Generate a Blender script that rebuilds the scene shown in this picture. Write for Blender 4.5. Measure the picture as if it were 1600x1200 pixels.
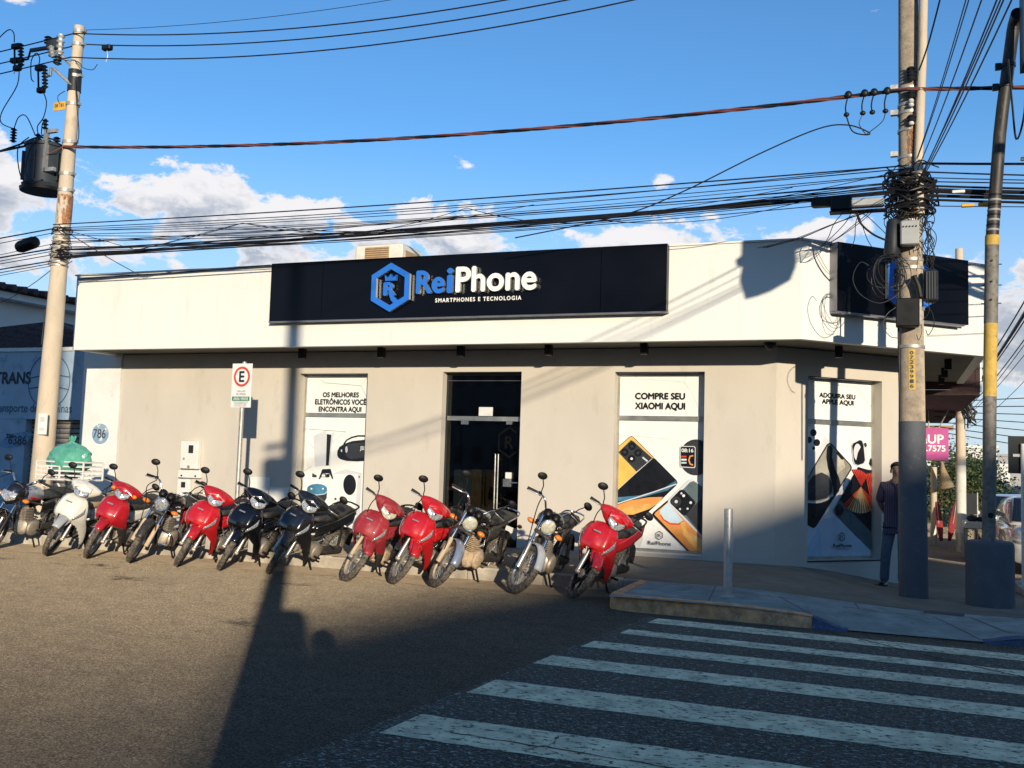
import bpy, math, random
from mathutils import Vector, Matrix
R = math.radians
rnd = random.Random(7)
for o in list(bpy.data.objects):
    bpy.data.objects.remove(o)
scene = bpy.context.scene
COL = scene.collection

# ------------------------------------------------------------------ camera
H_EYE = 1.55
yaw, pitch, roll = R(21.33), R(4.2), R(1.7)
fwd = Vector((-math.sin(yaw) * math.cos(pitch), math.cos(yaw) * math.cos(pitch), math.sin(pitch)))
rt = Vector((math.cos(yaw), math.sin(yaw), 0))
up = rt.cross(fwd)
rt2 = rt * math.cos(roll) + up * math.sin(roll)
up2 = -rt * math.sin(roll) + up * math.cos(roll)
cam = bpy.data.objects.new('camera', bpy.data.cameras.new('camera'))
COL.objects.link(cam)
cam.matrix_world = Matrix(((rt2.x, up2.x, -fwd.x, 0), (rt2.y, up2.y, -fwd.y, 0), (rt2.z, up2.z, -fwd.z, H_EYE), (0, 0, 0, 1)))
cam.data.sensor_width = 36.0
cam.data.lens = 36.0 * 1540 / 1600
cam.data.clip_start = 0.05
cam.data.clip_end = 5000
scene.camera = cam

# ------------------------------------------------------------------ sky, sun, exposure
SUN_AZ, SUN_EL = R(33.0), R(11.5)          # the sun stands behind the camera, to its right
to_sun = Vector((math.sin(SUN_AZ) * math.cos(SUN_EL), -math.cos(SUN_AZ) * math.cos(SUN_EL), math.sin(SUN_EL)))
world = bpy.data.worlds.new('World')
scene.world = world
world.use_nodes = True
wn, wl = world.node_tree.nodes, world.node_tree.links
wn.clear()
def W(t, **k):
    n = wn.new(t)
    for a, v in k.items():
        setattr(n, a, v)
    return n
wout = W('ShaderNodeOutputWorld')
wbg = W('ShaderNodeBackground')
wbg.inputs['Strength'].default_value = 0.11
sky = W('ShaderNodeTexSky', sky_type='NISHITA', sun_disc=False, sun_elevation=SUN_EL, sun_rotation=math.pi - SUN_AZ)
sky.altitude = 300
sky.air_density = 1.0
sky.dust_density = 0.1
sky.ozone_density = 2.2
geo = W('ShaderNodeTexCoord')
def wmath(op, a, b=None, c=None):
    n = W('ShaderNodeMath', operation=op)
    for i, v in enumerate((a, b, c)):
        if v is None:
            continue
        if isinstance(v, (int, float)):
            n.inputs[i].default_value = v
        else:
            wl.new(v, n.inputs[i])
    return n.outputs[0]
def wmap(v, a, b, c=0.0, d=1.0, smooth=True):
    n = W('ShaderNodeMapRange', interpolation_type='SMOOTHSTEP' if smooth else 'LINEAR')
    wl.new(v, n.inputs[0])
    for i, q in enumerate((a, b, c, d)):
        n.inputs[1 + i].default_value = q
    return n.outputs[0]
sep = W('ShaderNodeSeparateXYZ')
wl.new(geo.outputs['Generated'], sep.inputs[0])
elev = sep.outputs['Z']
azim = wmath('ARCTAN2', sep.outputs['X'], sep.outputs['Y'])
elang = wmath('ARCSINE', elev)
def cloud_noise(scale, detail, rough, off):
    vm = W('ShaderNodeMapping')
    vm.inputs['Location'].default_value = off
    vm.inputs['Scale'].default_value = (1.0, 1.0, 1.7)
    wl.new(geo.outputs['Generated'], vm.inputs['Vector'])
    n = W('ShaderNodeTexNoise', noise_dimensions='3D')
    n.inputs['Scale'].default_value = scale
    n.inputs['Detail'].default_value = detail
    n.inputs['Roughness'].default_value = rough
    n.inputs['Distortion'].default_value = 0.25
    wl.new(vm.outputs[0], n.inputs['Vector'])
    return n.outputs['Fac']
# cumulus heaps: azimuth from the shop's normal, elevation, half width, half height (degrees), peak
HEAPS = [(-37.0, 13.1, 6.9, 2.3, 1.0), (-26.2, 12.8, 4.2, 2.0, 1.0), (-49.4, 13.4, 4.4, 2.2, .9), (-48.5, 10.2, 8.0, 2.0, .85), (-31.0, 10.4, 12.0, 1.9, .8), (-13.0, 12.1, 7.0, 1.8, .9), (-4.6, 13.0, 3.4, 1.4, .8),
         (-41.3, 15.4, 2.6, .9, .42), (-24.0, 16.6, 5.5, 1.2, .12), (-12.3, 16.0, 2.4, 1.0, .3), (-1.2, 24.1, 1.5, .6, .25), (7.0, 7.0, 9.0, 4.5, .9), (-49.5, 22.3, 2.0, .8, .4)]
pol = W('ShaderNodeCombineXYZ')
wl.new(azim, pol.inputs[0])
wl.new(elang, pol.inputs[1])
def field(shift, heaps):
    tot = None
    for (a_, e_, ra, re, pk) in heaps:
        mv = W('ShaderNodeVectorMath', operation='MULTIPLY_ADD')
        wl.new(pol.outputs[0], mv.inputs[0])
        mv.inputs[1].default_value = (1 / R(ra), 1 / R(re), 0)
        mv.inputs[2].default_value = (-a_ / ra, -(e_ - shift) / re, 0)
        ln = W('ShaderNodeVectorMath', operation='LENGTH')
        wl.new(mv.outputs[0], ln.inputs[0])
        f = wmath('SUBTRACT', pk, ln.outputs['Value'])
        tot = f if tot is None else wmath('MAXIMUM', tot, f)
    return tot
edge = cloud_noise(17.0, 9.0, 0.62, (3.3, 1.6, 0.0))
edge_up = cloud_noise(17.0, 4.0, 0.62, (3.3, 1.6, 0.03))
# all round the horizon the same low cloud goes on, broken up by a broad noise
wide = wmath('MULTIPLY', wmath('SUBTRACT', cloud_noise(2.6, 2.0, 0.5, (0.4, 2.2, 0.0)), 0.47), 5.0)
wide = wmath('ADD', wide, wmap(elev, 0.10, 0.24, -0.2, -2.2))
front = wmap(wmath('ABSOLUTE', wmath('ADD', azim, R(21))), R(36), R(50), 2.0, 0.0)
f0 = wmath('MAXIMUM', wmath('MAXIMUM', field(0, HEAPS), wmath('SUBTRACT', wide, front)), -0.9)
f1 = field(1.0, HEAPS[:7])
fb = field(0, HEAPS[:7])
n0 = wmath('ADD', f0, wmath('MULTIPLY', wmath('SUBTRACT', edge, 0.5), 3.6))
cov = wmap(n0, 0.02, 0.34)
lit = wmap(wmath('ADD', wmath('SUBTRACT', fb, f1), wmath('MULTIPLY', wmath('SUBTRACT', edge, edge_up), 2.6)), -0.25, 0.55)
shade_mix = wmath('MULTIPLY', wmap(n0, 0.1, 0.7), wmath('SUBTRACT', 1.0, lit))
ccol = W('ShaderNodeMix', data_type='RGBA')
wl.new(shade_mix, ccol.inputs['Factor'])
ccol.inputs['A'].default_value = (6.9, 6.6, 6.5, 1)
ccol.inputs['B'].default_value = (3.0, 3.3, 3.9, 1)
tint = W('ShaderNodeMix', data_type='RGBA', blend_type='MULTIPLY')
tint.inputs['Factor'].default_value = 1.0
wl.new(sky.outputs[0], tint.inputs['A'])
tint.inputs['B'].default_value = (0.66, 1.08, 1.42, 1)
fin = W('ShaderNodeMix', data_type='RGBA')
wl.new(wmath('MULTIPLY', cov, 0.92), fin.inputs['Factor'])
hz = W('ShaderNodeMix', data_type='RGBA')
wl.new(wmap(elev, 0.33, 0.02, 0.0, 0.85), hz.inputs['Factor'])
wl.new(tint.outputs['Result'], hz.inputs['A'])
hz.inputs['B'].default_value = (4.5, 5.2, 6.1, 1)
wl.new(hz.outputs['Result'], fin.inputs['A'])
wl.new(ccol.outputs['Result'], fin.inputs['B'])
wl.new(fin.outputs['Result'], wbg.inputs['Color'])
wl.new(wbg.outputs[0], wout.inputs['Surface'])

sun = bpy.data.objects.new('sun', bpy.data.lights.new('sun', 'SUN'))
COL.objects.link(sun)
sun.data.energy = 4.2
sun.data.angle = R(0.53)
sun.data.color = (1.0, 0.87, 0.675)
sun.rotation_euler = to_sun.to_track_quat('Z', 'Y').to_euler()
sun.location = (6, -10, 12)

scene.view_settings.view_transform = 'Standard'
scene.view_settings.look = 'None'
scene.view_settings.gamma = 1.0
scene.view_settings.use_curve_mapping = False
scene.view_settings.exposure = 0.35
scene.render.engine = 'CYCLES'
scene.cycles.samples = 128
scene.cycles.diffuse_bounces = 2

# ------------------------------------------------------------------ materials
MATS = {}
def mat(name, col, rough=0.6, metal=0.0, var=0.12, nscale=6.0, bump=0.0, bscale=40.0, coat=0.0, spec=0.5, diffuse=False, dust=None, dustamt=0.0, alpha_noise=None, emis=None, aniso=None, sheen=0.0):
    if name in MATS:
        return MATS[name]
    m = bpy.data.materials.new(name)
    m.use_nodes = True
    nt = m.node_tree
    N, L = nt.nodes, nt.links
    N.clear()
    out = N.new('ShaderNodeOutputMaterial')
    tc = N.new('ShaderNodeTexCoord')
    vec = tc.outputs['Object']
    if aniso:
        mp = N.new('ShaderNodeMapping')
        mp.inputs['Scale'].default_value = aniso
        L.new(vec, mp.inputs[0])
        vec = mp.outputs[0]
    nz = N.new('ShaderNodeTexNoise')
    nz.inputs['Scale'].default_value = nscale
    nz.inputs['Detail'].default_value = 6
    nz.inputs['Roughness'].default_value = 0.6
    L.new(vec, nz.inputs['Vector'])
    mr = N.new('ShaderNodeMapRange')
    mr.inputs[1].default_value = 0.3
    mr.inputs[2].default_value = 0.7
    mr.inputs[3].default_value = 1 - var
    mr.inputs[4].default_value = 1 + var
    L.new(nz.outputs['Fac'], mr.inputs[0])
    mx = N.new('ShaderNodeMix')
    mx.data_type = 'RGBA'
    mx.blend_type = 'MULTIPLY'
    mx.inputs['Factor'].default_value = 1
    mx.inputs['A'].default_value = (*col, 1)
    L.new(mr.outputs[0], mx.inputs['B'])
    c = mx.outputs['Result']
    if dust:
        n2 = N.new('ShaderNodeTexNoise')
        n2.inputs['Scale'].default_value = nscale * 2.3
        n2.inputs['Detail'].default_value = 8
        n2.inputs['Roughness'].default_value = 0.7
        L.new(vec, n2.inputs['Vector'])
        m2 = N.new('ShaderNodeMapRange')
        m2.inputs[1].default_value = 0.62 - 0.4 * dustamt
        m2.inputs[2].default_value = 0.82 - 0.4 * dustamt
        L.new(n2.outputs['Fac'], m2.inputs[0])
        x2 = N.new('ShaderNodeMix')
        x2.data_type = 'RGBA'
        L.new(m2.outputs[0], x2.inputs['Factor'])
        L.new(c, x2.inputs['A'])
        x2.inputs['B'].default_value = (*dust, 1)
        c = x2.outputs['Result']
    if diffuse:
        b = N.new('ShaderNodeBsdfDiffuse')
        b.inputs['Roughness'].default_value = 1.0
        L.new(c, b.inputs['Color'])
    else:
        b = N.new('ShaderNodeBsdfPrincipled')
        L.new(c, b.inputs['Base Color'])
        b.inputs['Metallic'].default_value = metal
        b.inputs['Specular IOR Level'].default_value = spec
        b.inputs['Coat Weight'].default_value = coat
        b.inputs['Coat Roughness'].default_value = 0.06
        r2 = N.new('ShaderNodeMapRange')
        r2.inputs[1].default_value = 0.3
        r2.inputs[2].default_value = 0.7
        r2.inputs[3].default_value = max(0.02, rough * 0.8)
        r2.inputs[4].default_value = min(1, rough * 1.2)
        L.new(nz.outputs['Fac'], r2.inputs[0])
        L.new(r2.outputs[0], b.inputs['Roughness'])
        if sheen:
            b.inputs['Diffuse Roughness'].default_value = 1.0
            b.inputs['Sheen Weight'].default_value = sheen
            b.inputs['Sheen Roughness'].default_value = 0.15
            b.inputs['Sheen Tint'].default_value = (1.0, 0.78, 0.5, 1)
        if emis:
            b.inputs['Emission Color'].default_value = (*emis[0], 1)
            b.inputs['Emission Strength'].default_value = emis[1]
    if bump:
        nb = N.new('ShaderNodeTexNoise')
        nb.inputs['Scale'].default_value = bscale
        nb.inputs['Detail'].default_value = 5
        L.new(vec, nb.inputs['Vector'])
        bp = N.new('ShaderNodeBump')
        bp.inputs['Strength'].default_value = min(1.0, bump)
        bp.inputs['Distance'].default_value = 0.01 * max(1.0, bump)
        L.new(nb.outputs['Fac'], bp.inputs['Height'])
        L.new(bp.outputs[0], b.inputs['Normal'])
    sh = b.outputs[0]
    if alpha_noise:
        sc, lo, hi, st = alpha_noise
        mp2 = N.new('ShaderNodeMapping')
        mp2.inputs['Scale'].default_value = st
        L.new(tc.outputs['Object'], mp2.inputs[0])
        na = N.new('ShaderNodeTexNoise')
        na.inputs['Scale'].default_value = sc
        na.inputs['Detail'].default_value = 10
        na.inputs['Roughness'].default_value = 0.75
        L.new(mp2.outputs[0], na.inputs['Vector'])
        ma = N.new('ShaderNodeMapRange')
        ma.inputs[1].default_value = lo
        ma.inputs[2].default_value = hi
        L.new(na.outputs['Fac'], ma.inputs[0])
        tr = N.new('ShaderNodeBsdfTransparent')
        ms = N.new('ShaderNodeMixShader')
        L.new(ma.outputs[0], ms.inputs[0])
        L.new(tr.outputs[0], ms.inputs[1])
        L.new(sh, ms.inputs[2])
        sh = ms.outputs[0]
    L.new(sh, out.inputs['Surface'])
    MATS[name] = m
    return m
def glass_mat(name, col, alpha, rough=0.03):
    """thin architectural glass: mostly see-through with a mirror reflection"""
    if name in MATS:
        return MATS[name]
    m = bpy.data.materials.new(name)
    m.use_nodes = True
    N, L = m.node_tree.nodes, m.node_tree.links
    N.clear()
    out = N.new('ShaderNodeOutputMaterial')
    t = N.new('ShaderNodeBsdfTransparent')
    t.inputs[0].default_value = (*col, 1)
    g = N.new('ShaderNodeBsdfGlossy')
    g.inputs['Roughness'].default_value = rough
    nz = N.new('ShaderNodeTexNoise')
    nz.inputs['Scale'].default_value = 1.5
    bp = N.new('ShaderNodeBump')
    bp.inputs['Strength'].default_value = 0.02
    L.new(nz.outputs['Fac'], bp.inputs['Height'])
    L.new(bp.outputs[0], g.inputs['Normal'])
    f = N.new('ShaderNodeFresnel')
    f.inputs[0].default_value = 1.5
    ad = N.new('ShaderNodeMath')
    ad.operation = 'MULTIPLY_ADD'
    ad.inputs[1].default_value = 1.0
    ad.inputs[2].default_value = alpha
    L.new(f.outputs[0], ad.inputs[0])
    mx = N.new('ShaderNodeMixShader')
    L.new(ad.outputs[0], mx.inputs[0])
    L.new(t.outputs[0], mx.inputs[1])
    L.new(g.outputs[0], mx.inputs[2])
    L.new(mx.outputs[0], out.inputs['Surface'])
    MATS[name] = m
    return m
def asphalt_mat():
    m = bpy.data.materials.new('asphalt')
    m.use_nodes = True
    N, L = m.node_tree.nodes, m.node_tree.links
    N.clear()
    out = N.new('ShaderNodeOutputMaterial')
    tc = N.new('ShaderNodeTexCoord')
    b = N.new('ShaderNodeBsdfPrincipled')
    b.inputs['Roughness'].default_value = 0.95
    b.inputs['Diffuse Roughness'].default_value = 1.0
    b.inputs['Specular IOR Level'].default_value = 0.15
    b.inputs['Sheen Weight'].default_value = 0.25
    b.inputs['Sheen Roughness'].default_value = 0.15
    b.inputs['Sheen Tint'].default_value = (1.0, 0.80, 0.55, 1)
    def noise(scale, detail, rough=0.6, st=(1, 1, 1)):
        mp = N.new('ShaderNodeMapping')
        mp.inputs['Scale'].default_value = st
        L.new(tc.outputs['Object'], mp.inputs[0])
        n = N.new('ShaderNodeTexNoise')
        n.inputs['Scale'].default_value = scale
        n.inputs['Detail'].default_value = detail
        n.inputs['Roughness'].default_value = rough
        L.new(mp.outputs[0], n.inputs['Vector'])
        return n.outputs['Fac']
    ramp = N.new('ShaderNodeValToRGB')
    ramp.color_ramp.elements[0].position = 0.32
    ramp.color_ramp.elements[0].color = (0.035, 0.032, 0.028, 1)
    ramp.color_ramp.elements[1].position = 0.72
    ramp.color_ramp.elements[1].color = (0.085, 0.073, 0.056, 1)
    big = noise(0.45, 5, 0.6, (0.5, 1.1, 1))
    mid = noise(4.5, 8, 0.75, (0.8, 1.1, 1))
    fine = noise(95, 3, 0.7)
    mx = N.new('ShaderNodeMath'); mx.operation = 'MULTIPLY_ADD'
    mx.inputs[1].default_value = 0.5
    L.new(big, mx.inputs[0])
    m2 = N.new('ShaderNodeMath'); m2.operation = 'MULTIPLY'
    m2.inputs[1].default_value = 0.5
    L.new(mid, m2.inputs[0])
    L.new(m2.outputs[0], mx.inputs[2])
    L.new(mx.outputs[0], ramp.inputs[0])
    mr = N.new('ShaderNodeMapRange')
    mr.inputs[1].default_value = 0.3; mr.inputs[2].default_value = 0.7
    mr.inputs[3].default_value = 0.55; mr.inputs[4].default_value = 1.5
    L.new(fine, mr.inputs[0])
    mu = N.new('ShaderNodeMix'); mu.data_type = 'RGBA'; mu.blend_type = 'MULTIPLY'
    mu.inputs['Factor'].default_value = 1
    L.new(ramp.outputs[0], mu.inputs['A'])
    L.new(mr.outputs[0], mu.inputs['B'])
    L.new(mu.outputs['Result'], b.inputs['Base Color'])
    sw = N.new('ShaderNodeMapRange')
    sw.inputs[1].default_value = 0.32; sw.inputs[2].default_value = 0.68
    sw.inputs[3].default_value = 0.06; sw.inputs[4].default_value = 0.56
    gr = N.new('ShaderNodeMath'); gr.operation = 'MULTIPLY_ADD'
    gr.inputs[1].default_value = 0.72
    L.new(noise(70, 5, 0.8, (0.85, 1.0, 1)), gr.inputs[0])
    gs = N.new('ShaderNodeMath'); gs.operation = 'MULTIPLY'
    gs.inputs[1].default_value = 0.28
    L.new(mid, gs.inputs[0])
    L.new(gs.outputs[0], gr.inputs[2])
    L.new(gr.outputs[0], sw.inputs[0])
    # every stone of the aggregate has its own tone
    st = N.new('ShaderNodeTexVoronoi')
    st.inputs['Scale'].default_value = 80
    L.new(tc.outputs['Object'], st.inputs['Vector'])
    sr = N.new('ShaderNodeSeparateColor')
    L.new(st.outputs['Color'], sr.inputs[0])
    sm = N.new('ShaderNodeMapRange')
    sm.inputs[3].default_value = 0.62; sm.inputs[4].default_value = 1.42
    L.new(sr.outputs[0], sm.inputs[0])
    sd = N.new('ShaderNodeMapRange')            # dark binder between the stones
    sd.inputs[1].default_value = 0.35; sd.inputs[2].default_value = 0.75
    sd.inputs[3].default_value = 1.12; sd.inputs[4].default_value = 0.6
    L.new(st.outputs['Distance'], sd.inputs[0])
    s1 = N.new('ShaderNodeMath'); s1.operation = 'MULTIPLY'
    L.new(sm.outputs[0], s1.inputs[0]); L.new(sd.outputs[0], s1.inputs[1])
    s2 = N.new('ShaderNodeMath'); s2.operation = 'MULTIPLY'
    L.new(s1.outputs[0], s2.inputs[0]); L.new(sw.outputs[0], s2.inputs[1])
    L.new(s2.outputs[0], b.inputs['Sheen Weight'])
    mv = N.new('ShaderNodeMix'); mv.data_type = 'RGBA'; mv.blend_type = 'MULTIPLY'
    mv.inputs['Factor'].default_value = 1
    L.new(mu.outputs['Result'], mv.inputs['A'])
    L.new(s1.outputs[0], mv.inputs['B'])
    L.new(mv.outputs['Result'], b.inputs['Base Color'])
    vo = N.new('ShaderNodeTexVoronoi')
    vo.inputs['Scale'].default_value = 60
    L.new(tc.outputs['Object'], vo.inputs['Vector'])
    ad = N.new('ShaderNodeMath'); ad.operation = 'MULTIPLY_ADD'
    ad.inputs[1].default_value = -0.18
    L.new(vo.outputs['Distance'], ad.inputs[0])
    L.new(noise(55, 8, 0.85), ad.inputs[2])
    bp = N.new('ShaderNodeBump')
    bp.inputs['Strength'].default_value = 1.0
    bp.inputs['Distance'].default_value = 0.0055
    L.new(ad.outputs[0], bp.inputs['Height'])
    L.new(bp.outputs[0], b.inputs['Normal'])
    L.new(b.outputs[0], out.inputs['Surface'])
    return m
DUSTC = (0.42, 0.30, 0.19)
M = dict(
    asphalt=asphalt_mat(),
    gutter=mat('gutter_concrete', (0.16, 0.125, 0.09), 0.95, var=0.35, nscale=3, bump=0.3, bscale=60, sheen=0.35, spec=0.1, dust=(0.16, 0.13, 0.10), dustamt=0.35),
    paint=mat('road_paint', (0.90, 0.70, 0.46), 0.85, var=0.3, nscale=5, bump=0.7, bscale=70, diffuse=True, alpha_noise=(19, 0.40, 0.46, (0.8, 1.25, 1))),
    paint_worn=mat('road_paint_worn', (0.52, 0.47, 0.40), 0.85, var=0.2, nscale=4, bump=0.7, bscale=70, diffuse=True, alpha_noise=(30, 0.51, 0.63, (0.75, 1.35, 1))),
    stain=mat('oil_stain', (0.022, 0.021, 0.020), 0.5, alpha_noise=(3.2, 0.50, 0.72, (1, 1, 1))),
    patchy=mat('asphalt_patch', (0.055, 0.052, 0.048), 0.95, var=0.4, nscale=60, bump=0.5, bscale=80, sheen=0.14, spec=0.1),
    crack=mat('crack_tar', (0.012, 0.012, 0.013), 0.9),
    walk=mat('sidewalk_tile', (0.20, 0.165, 0.125), 0.95, var=0.3, nscale=2.2, bump=0.5, bscale=55, sheen=0.12, spec=0.1, dust=(0.15, 0.125, 0.10), dustamt=0.3),
    walkjoint=mat('sidewalk_joint', (0.09, 0.075, 0.06), 0.95),
    slab=mat('concrete_slab', (0.36, 0.33, 0.28), 0.9, var=0.25, nscale=2.5, bump=0.6, bscale=50, diffuse=True, dust=(0.2, 0.18, 0.15), dustamt=0.2),
    kerb=mat('kerb_worn', (0.62, 0.33, 0.15), 0.9, var=0.45, nscale=9, bump=1.0, bscale=45, dust=(0.55, 0.50, 0.42), dustamt=0.25),
    kerbplain=mat('kerb_concrete', (0.42, 0.37, 0.30), 0.9, var=0.3, nscale=5, bump=0.8, bscale=40, diffuse=True),
    kerbblue=mat('kerb_blue', (0.05, 0.085, 0.17), 0.8, var=0.4, nscale=8, bump=0.6, dust=(0.25, 0.27, 0.3), dustamt=0.15),
    tactile=mat('tactile_dark', (0.06, 0.065, 0.075), 0.9, bump=0.7),
    wall=mat('beige_plaster', (0.555, 0.508, 0.435), 0.85, var=0.05, nscale=1.4, bump=0.16, bscale=70, dust=(0.47, 0.425, 0.355), dustamt=0.1, aniso=(1.0, 1.0, 0.45)),
    jamb=mat('beige_jamb', (0.68, 0.64, 0.56), 0.8, var=0.05, nscale=3),
    fascia=mat('white_render', (0.75, 0.745, 0.695), 0.7, var=0.03, nscale=1.0, bump=0.08, bscale=60, dust=(0.64, 0.63, 0.57), dustamt=0.1, aniso=(2.2, 2.2, 0.25)),
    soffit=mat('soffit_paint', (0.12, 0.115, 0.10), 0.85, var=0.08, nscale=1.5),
    roofslab=mat('roof_grey', (0.30, 0.29, 0.28), 0.9, var=0.2),
    signblack=mat('sign_black_acm', (0.0022, 0.0028, 0.006), 0.32, var=0.1, nscale=1.0, spec=0.22),
    signedge=mat('sign_edge_alu', (0.25, 0.25, 0.27), 0.4, metal=0.7),
    letterblue=mat('letter_blue', (0.02, 0.16, 0.62), 0.35, var=0.05),
    letterwhite=mat('letter_white', (0.86, 0.85, 0.80), 0.4, var=0.03),
    mirror_side=mat('letter_side_steel', (0.78, 0.77, 0.74), 0.25, metal=0.75),
    alu=mat('window_alu', (0.50, 0.49, 0.44), 0.35, metal=0.8, var=0.15),
    darkframe=mat('dark_frame', (0.02, 0.022, 0.027), 0.45),
    black=mat('black_plastic', (0.007, 0.007, 0.008), 0.5, var=0.2, spec=0.3),
    blackdust=mat('black_plastic_dusty', (0.03, 0.029, 0.027), 0.55, var=0.3, nscale=10, dust=(0.16, 0.13, 0.10), dustamt=0.25),
    rubber=mat('tyre_rubber', (0.028, 0.026, 0.024), 0.85, var=0.3, nscale=14, dust=(0.19, 0.155, 0.115), dustamt=0.55, bump=0.4, bscale=90),
    seat=mat('seat_vinyl', (0.030, 0.029, 0.027), 0.6, var=0.2, nscale=9, dust=(0.10, 0.09, 0.075), dustamt=0.25, bump=0.25, bscale=160),
    chrome=mat('chrome', (0.75, 0.74, 0.72), 0.16, metal=1.0, var=0.08),
    alloy=mat('fork_alloy', (0.55, 0.53, 0.49), 0.38, metal=0.75, var=0.2, nscale=12, dust=DUSTC, dustamt=0.2),
    alloydust=mat('fork_dusty', (0.52, 0.40, 0.27), 0.75, metal=0.1, var=0.2, nscale=12),
    engine=mat('engine_alloy', (0.40, 0.38, 0.34), 0.5, metal=0.5, var=0.35, nscale=16, dust=DUSTC, dustamt=0.45),
    enginedust=mat('engine_dusty', (0.46, 0.34, 0.22), 0.85, var=0.4, nscale=18, dust=(0.10, 0.08, 0.06), dustamt=0.22),
    lens=mat('headlight_lens', (0.52, 0.53, 0.53), 0.14, metal=0.5, var=0.75, nscale=55, coat=0.9),
    lensyellow=mat('headlight_glass', (0.74, 0.71, 0.55), 0.15, metal=0.35, var=0.3, nscale=26, coat=0.9),
    orange=mat('indicator_orange', (0.75, 0.20, 0.02), 0.25, coat=0.6),
    tail=mat('tail_red', (0.35, 0.01, 0.01), 0.2, coat=0.6),
    redA=mat('paint_red_bright', (0.50, 0.011, 0.016), 0.3, coat=0.75, var=0.08, nscale=5, dust=(0.38, 0.10, 0.075), dustamt=0.14),
    redB=mat('paint_red_dull', (0.31, 0.022, 0.03), 0.5, coat=0.2, var=0.14, nscale=5, dust=(0.36, 0.16, 0.12), dustamt=0.2),
    redC=mat('paint_red_deep', (0.42, 0.012, 0.018), 0.3, coat=0.7, var=0.08, nscale=5),
    whitep=mat('paint_white', (0.74, 0.71, 0.62), 0.3, coat=0.6, var=0.06, nscale=5),
    greyp=mat('paint_grey', (0.40, 0.41, 0.42), 0.45, coat=0.3, var=0.12, nscale=7),
    navyp=mat('paint_blackblue', (0.005, 0.0052, 0.007), 0.2, coat=0.7, var=0.1),
    blackp=mat('paint_black', (0.012, 0.012, 0.013), 0.2, coat=0.9, var=0.15, nscale=6, dust=(0.08, 0.07, 0.06), dustamt=0.08),
    silverp=mat('paint_silver', (0.36, 0.40, 0.47), 0.3, metal=0.5, coat=0.5),
    tan=mat('cover_tan', (0.30, 0.22, 0.13), 0.8, var=0.2),
    concrete=mat('pole_concrete', (0.56, 0.47, 0.35), 0.9, var=0.14, nscale=3.5, bump=0.35, bscale=60, dust=(0.38, 0.30, 0.20), dustamt=0.12, aniso=(1, 1, 0.35)),
    concretegrey=mat('pole_concrete_grey', (0.42, 0.35, 0.27), 0.95, var=0.22, nscale=9, bump=0.8, bscale=75, diffuse=True, dust=(0.24, 0.20, 0.16), dustamt=0.25),
    poleblue=mat('pole_greyblue_paint', (0.09, 0.10, 0.115), 0.8, var=0.2, nscale=5, bump=0.4, bscale=40, dust=(0.16, 0.15, 0.135), dustamt=0.12),
    polewhite=mat('pole_white_paint', (0.62, 0.60, 0.54), 0.85, var=0.15, nscale=5),
    rust=mat('rust', (0.36, 0.14, 0.05), 0.9, var=0.4, nscale=15, alpha_noise=(14, 0.45, 0.55, (1, 1, 0.4))),
    galv=mat('galvanised', (0.44, 0.43, 0.39), 0.5, metal=0.55, var=0.25, nscale=18),
    pipegrey=mat('pipe_grey', (0.20, 0.185, 0.155), 0.7, metal=0.2, var=0.35, nscale=7, dust=(0.09, 0.08, 0.07), dustamt=0.35),
    yellow=mat('yellow_paint', (0.55, 0.36, 0.07), 0.75, var=0.25, nscale=7, dust=(0.20, 0.15, 0.09), dustamt=0.22),
    porcelain=mat('porcelain', (0.62, 0.62, 0.58), 0.25, coat=0.4),
    polymer=mat('polymer_grey', (0.04, 0.048, 0.055), 0.6),
    trafo=mat('transformer_grey', (0.035, 0.045, 0.055), 0.5, var=0.15, nscale=4, spec=0.3),
    cable=mat('cable_black', (0.010, 0.010, 0.012), 0.55),
    cablered=mat('cable_redbrown', (0.17, 0.055, 0.045), 0.6),
    cablegrey=mat('cable_grey', (0.30, 0.29, 0.27), 0.6),
    boxgrey=mat('junction_grey', (0.36, 0.37, 0.36), 0.6, var=0.1),
    boxdark=mat('junction_dark', (0.02, 0.024, 0.028), 0.5, spec=0.3),
    metalwhite=mat('white_enamel', (0.72, 0.70, 0.65), 0.5, var=0.06, nscale=8, dust=(0.5, 0.42, 0.32), dustamt=0.05),
    bag=mat('green_bag', (0.10, 0.36, 0.26), 0.28, var=0.2, nscale=7, bump=0.6, bscale=14, coat=0.3),
    bluewall=mat('blue_wash_wall', (0.36, 0.47, 0.56), 0.85, var=0.16, nscale=1.7, bump=0.25, bscale=50, dust=(0.16, 0.25, 0.36), dustamt=0.22),
    palewall=mat('white_wash_wall', (0.72, 0.72, 0.68), 0.85, var=0.07, nscale=2.5, bump=0.3, bscale=40, dust=(0.42, 0.50, 0.56), dustamt=0.06),
    blueink=mat('blue_ink', (0.06, 0.13, 0.22), 0.85, var=0.25),
    blueblob=mat('blue_smear', (0.22, 0.36, 0.52), 0.9, alpha_noise=(7, 0.38, 0.52, (1, 1, 1))),
    darkink=mat('dark_ink', (0.05, 0.06, 0.07), 0.9, var=0.3, alpha_noise=(30, 0.32, 0.40, (1, 1, 1))),
    shutter=mat('shutter_steel', (0.40, 0.37, 0.32), 0.6, metal=0.3, var=0.25, nscale=5, dust=(0.15, 0.13, 0.11), dustamt=0.25),
    shuttergap=mat('shutter_gap', (0.03, 0.03, 0.03), 0.9),
    greyhouse=mat('grey_house_wall', (0.68, 0.66, 0.62), 0.9, var=0.08, nscale=1.5),
    tile=mat('roof_tile', (0.095, 0.05, 0.045), 0.9, var=0.4, nscale=5, bump=0.4),
    whitefilm=mat('poster_white', (0.80, 0.80, 0.76), 0.35, var=0.02, coat=0.25),
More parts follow.
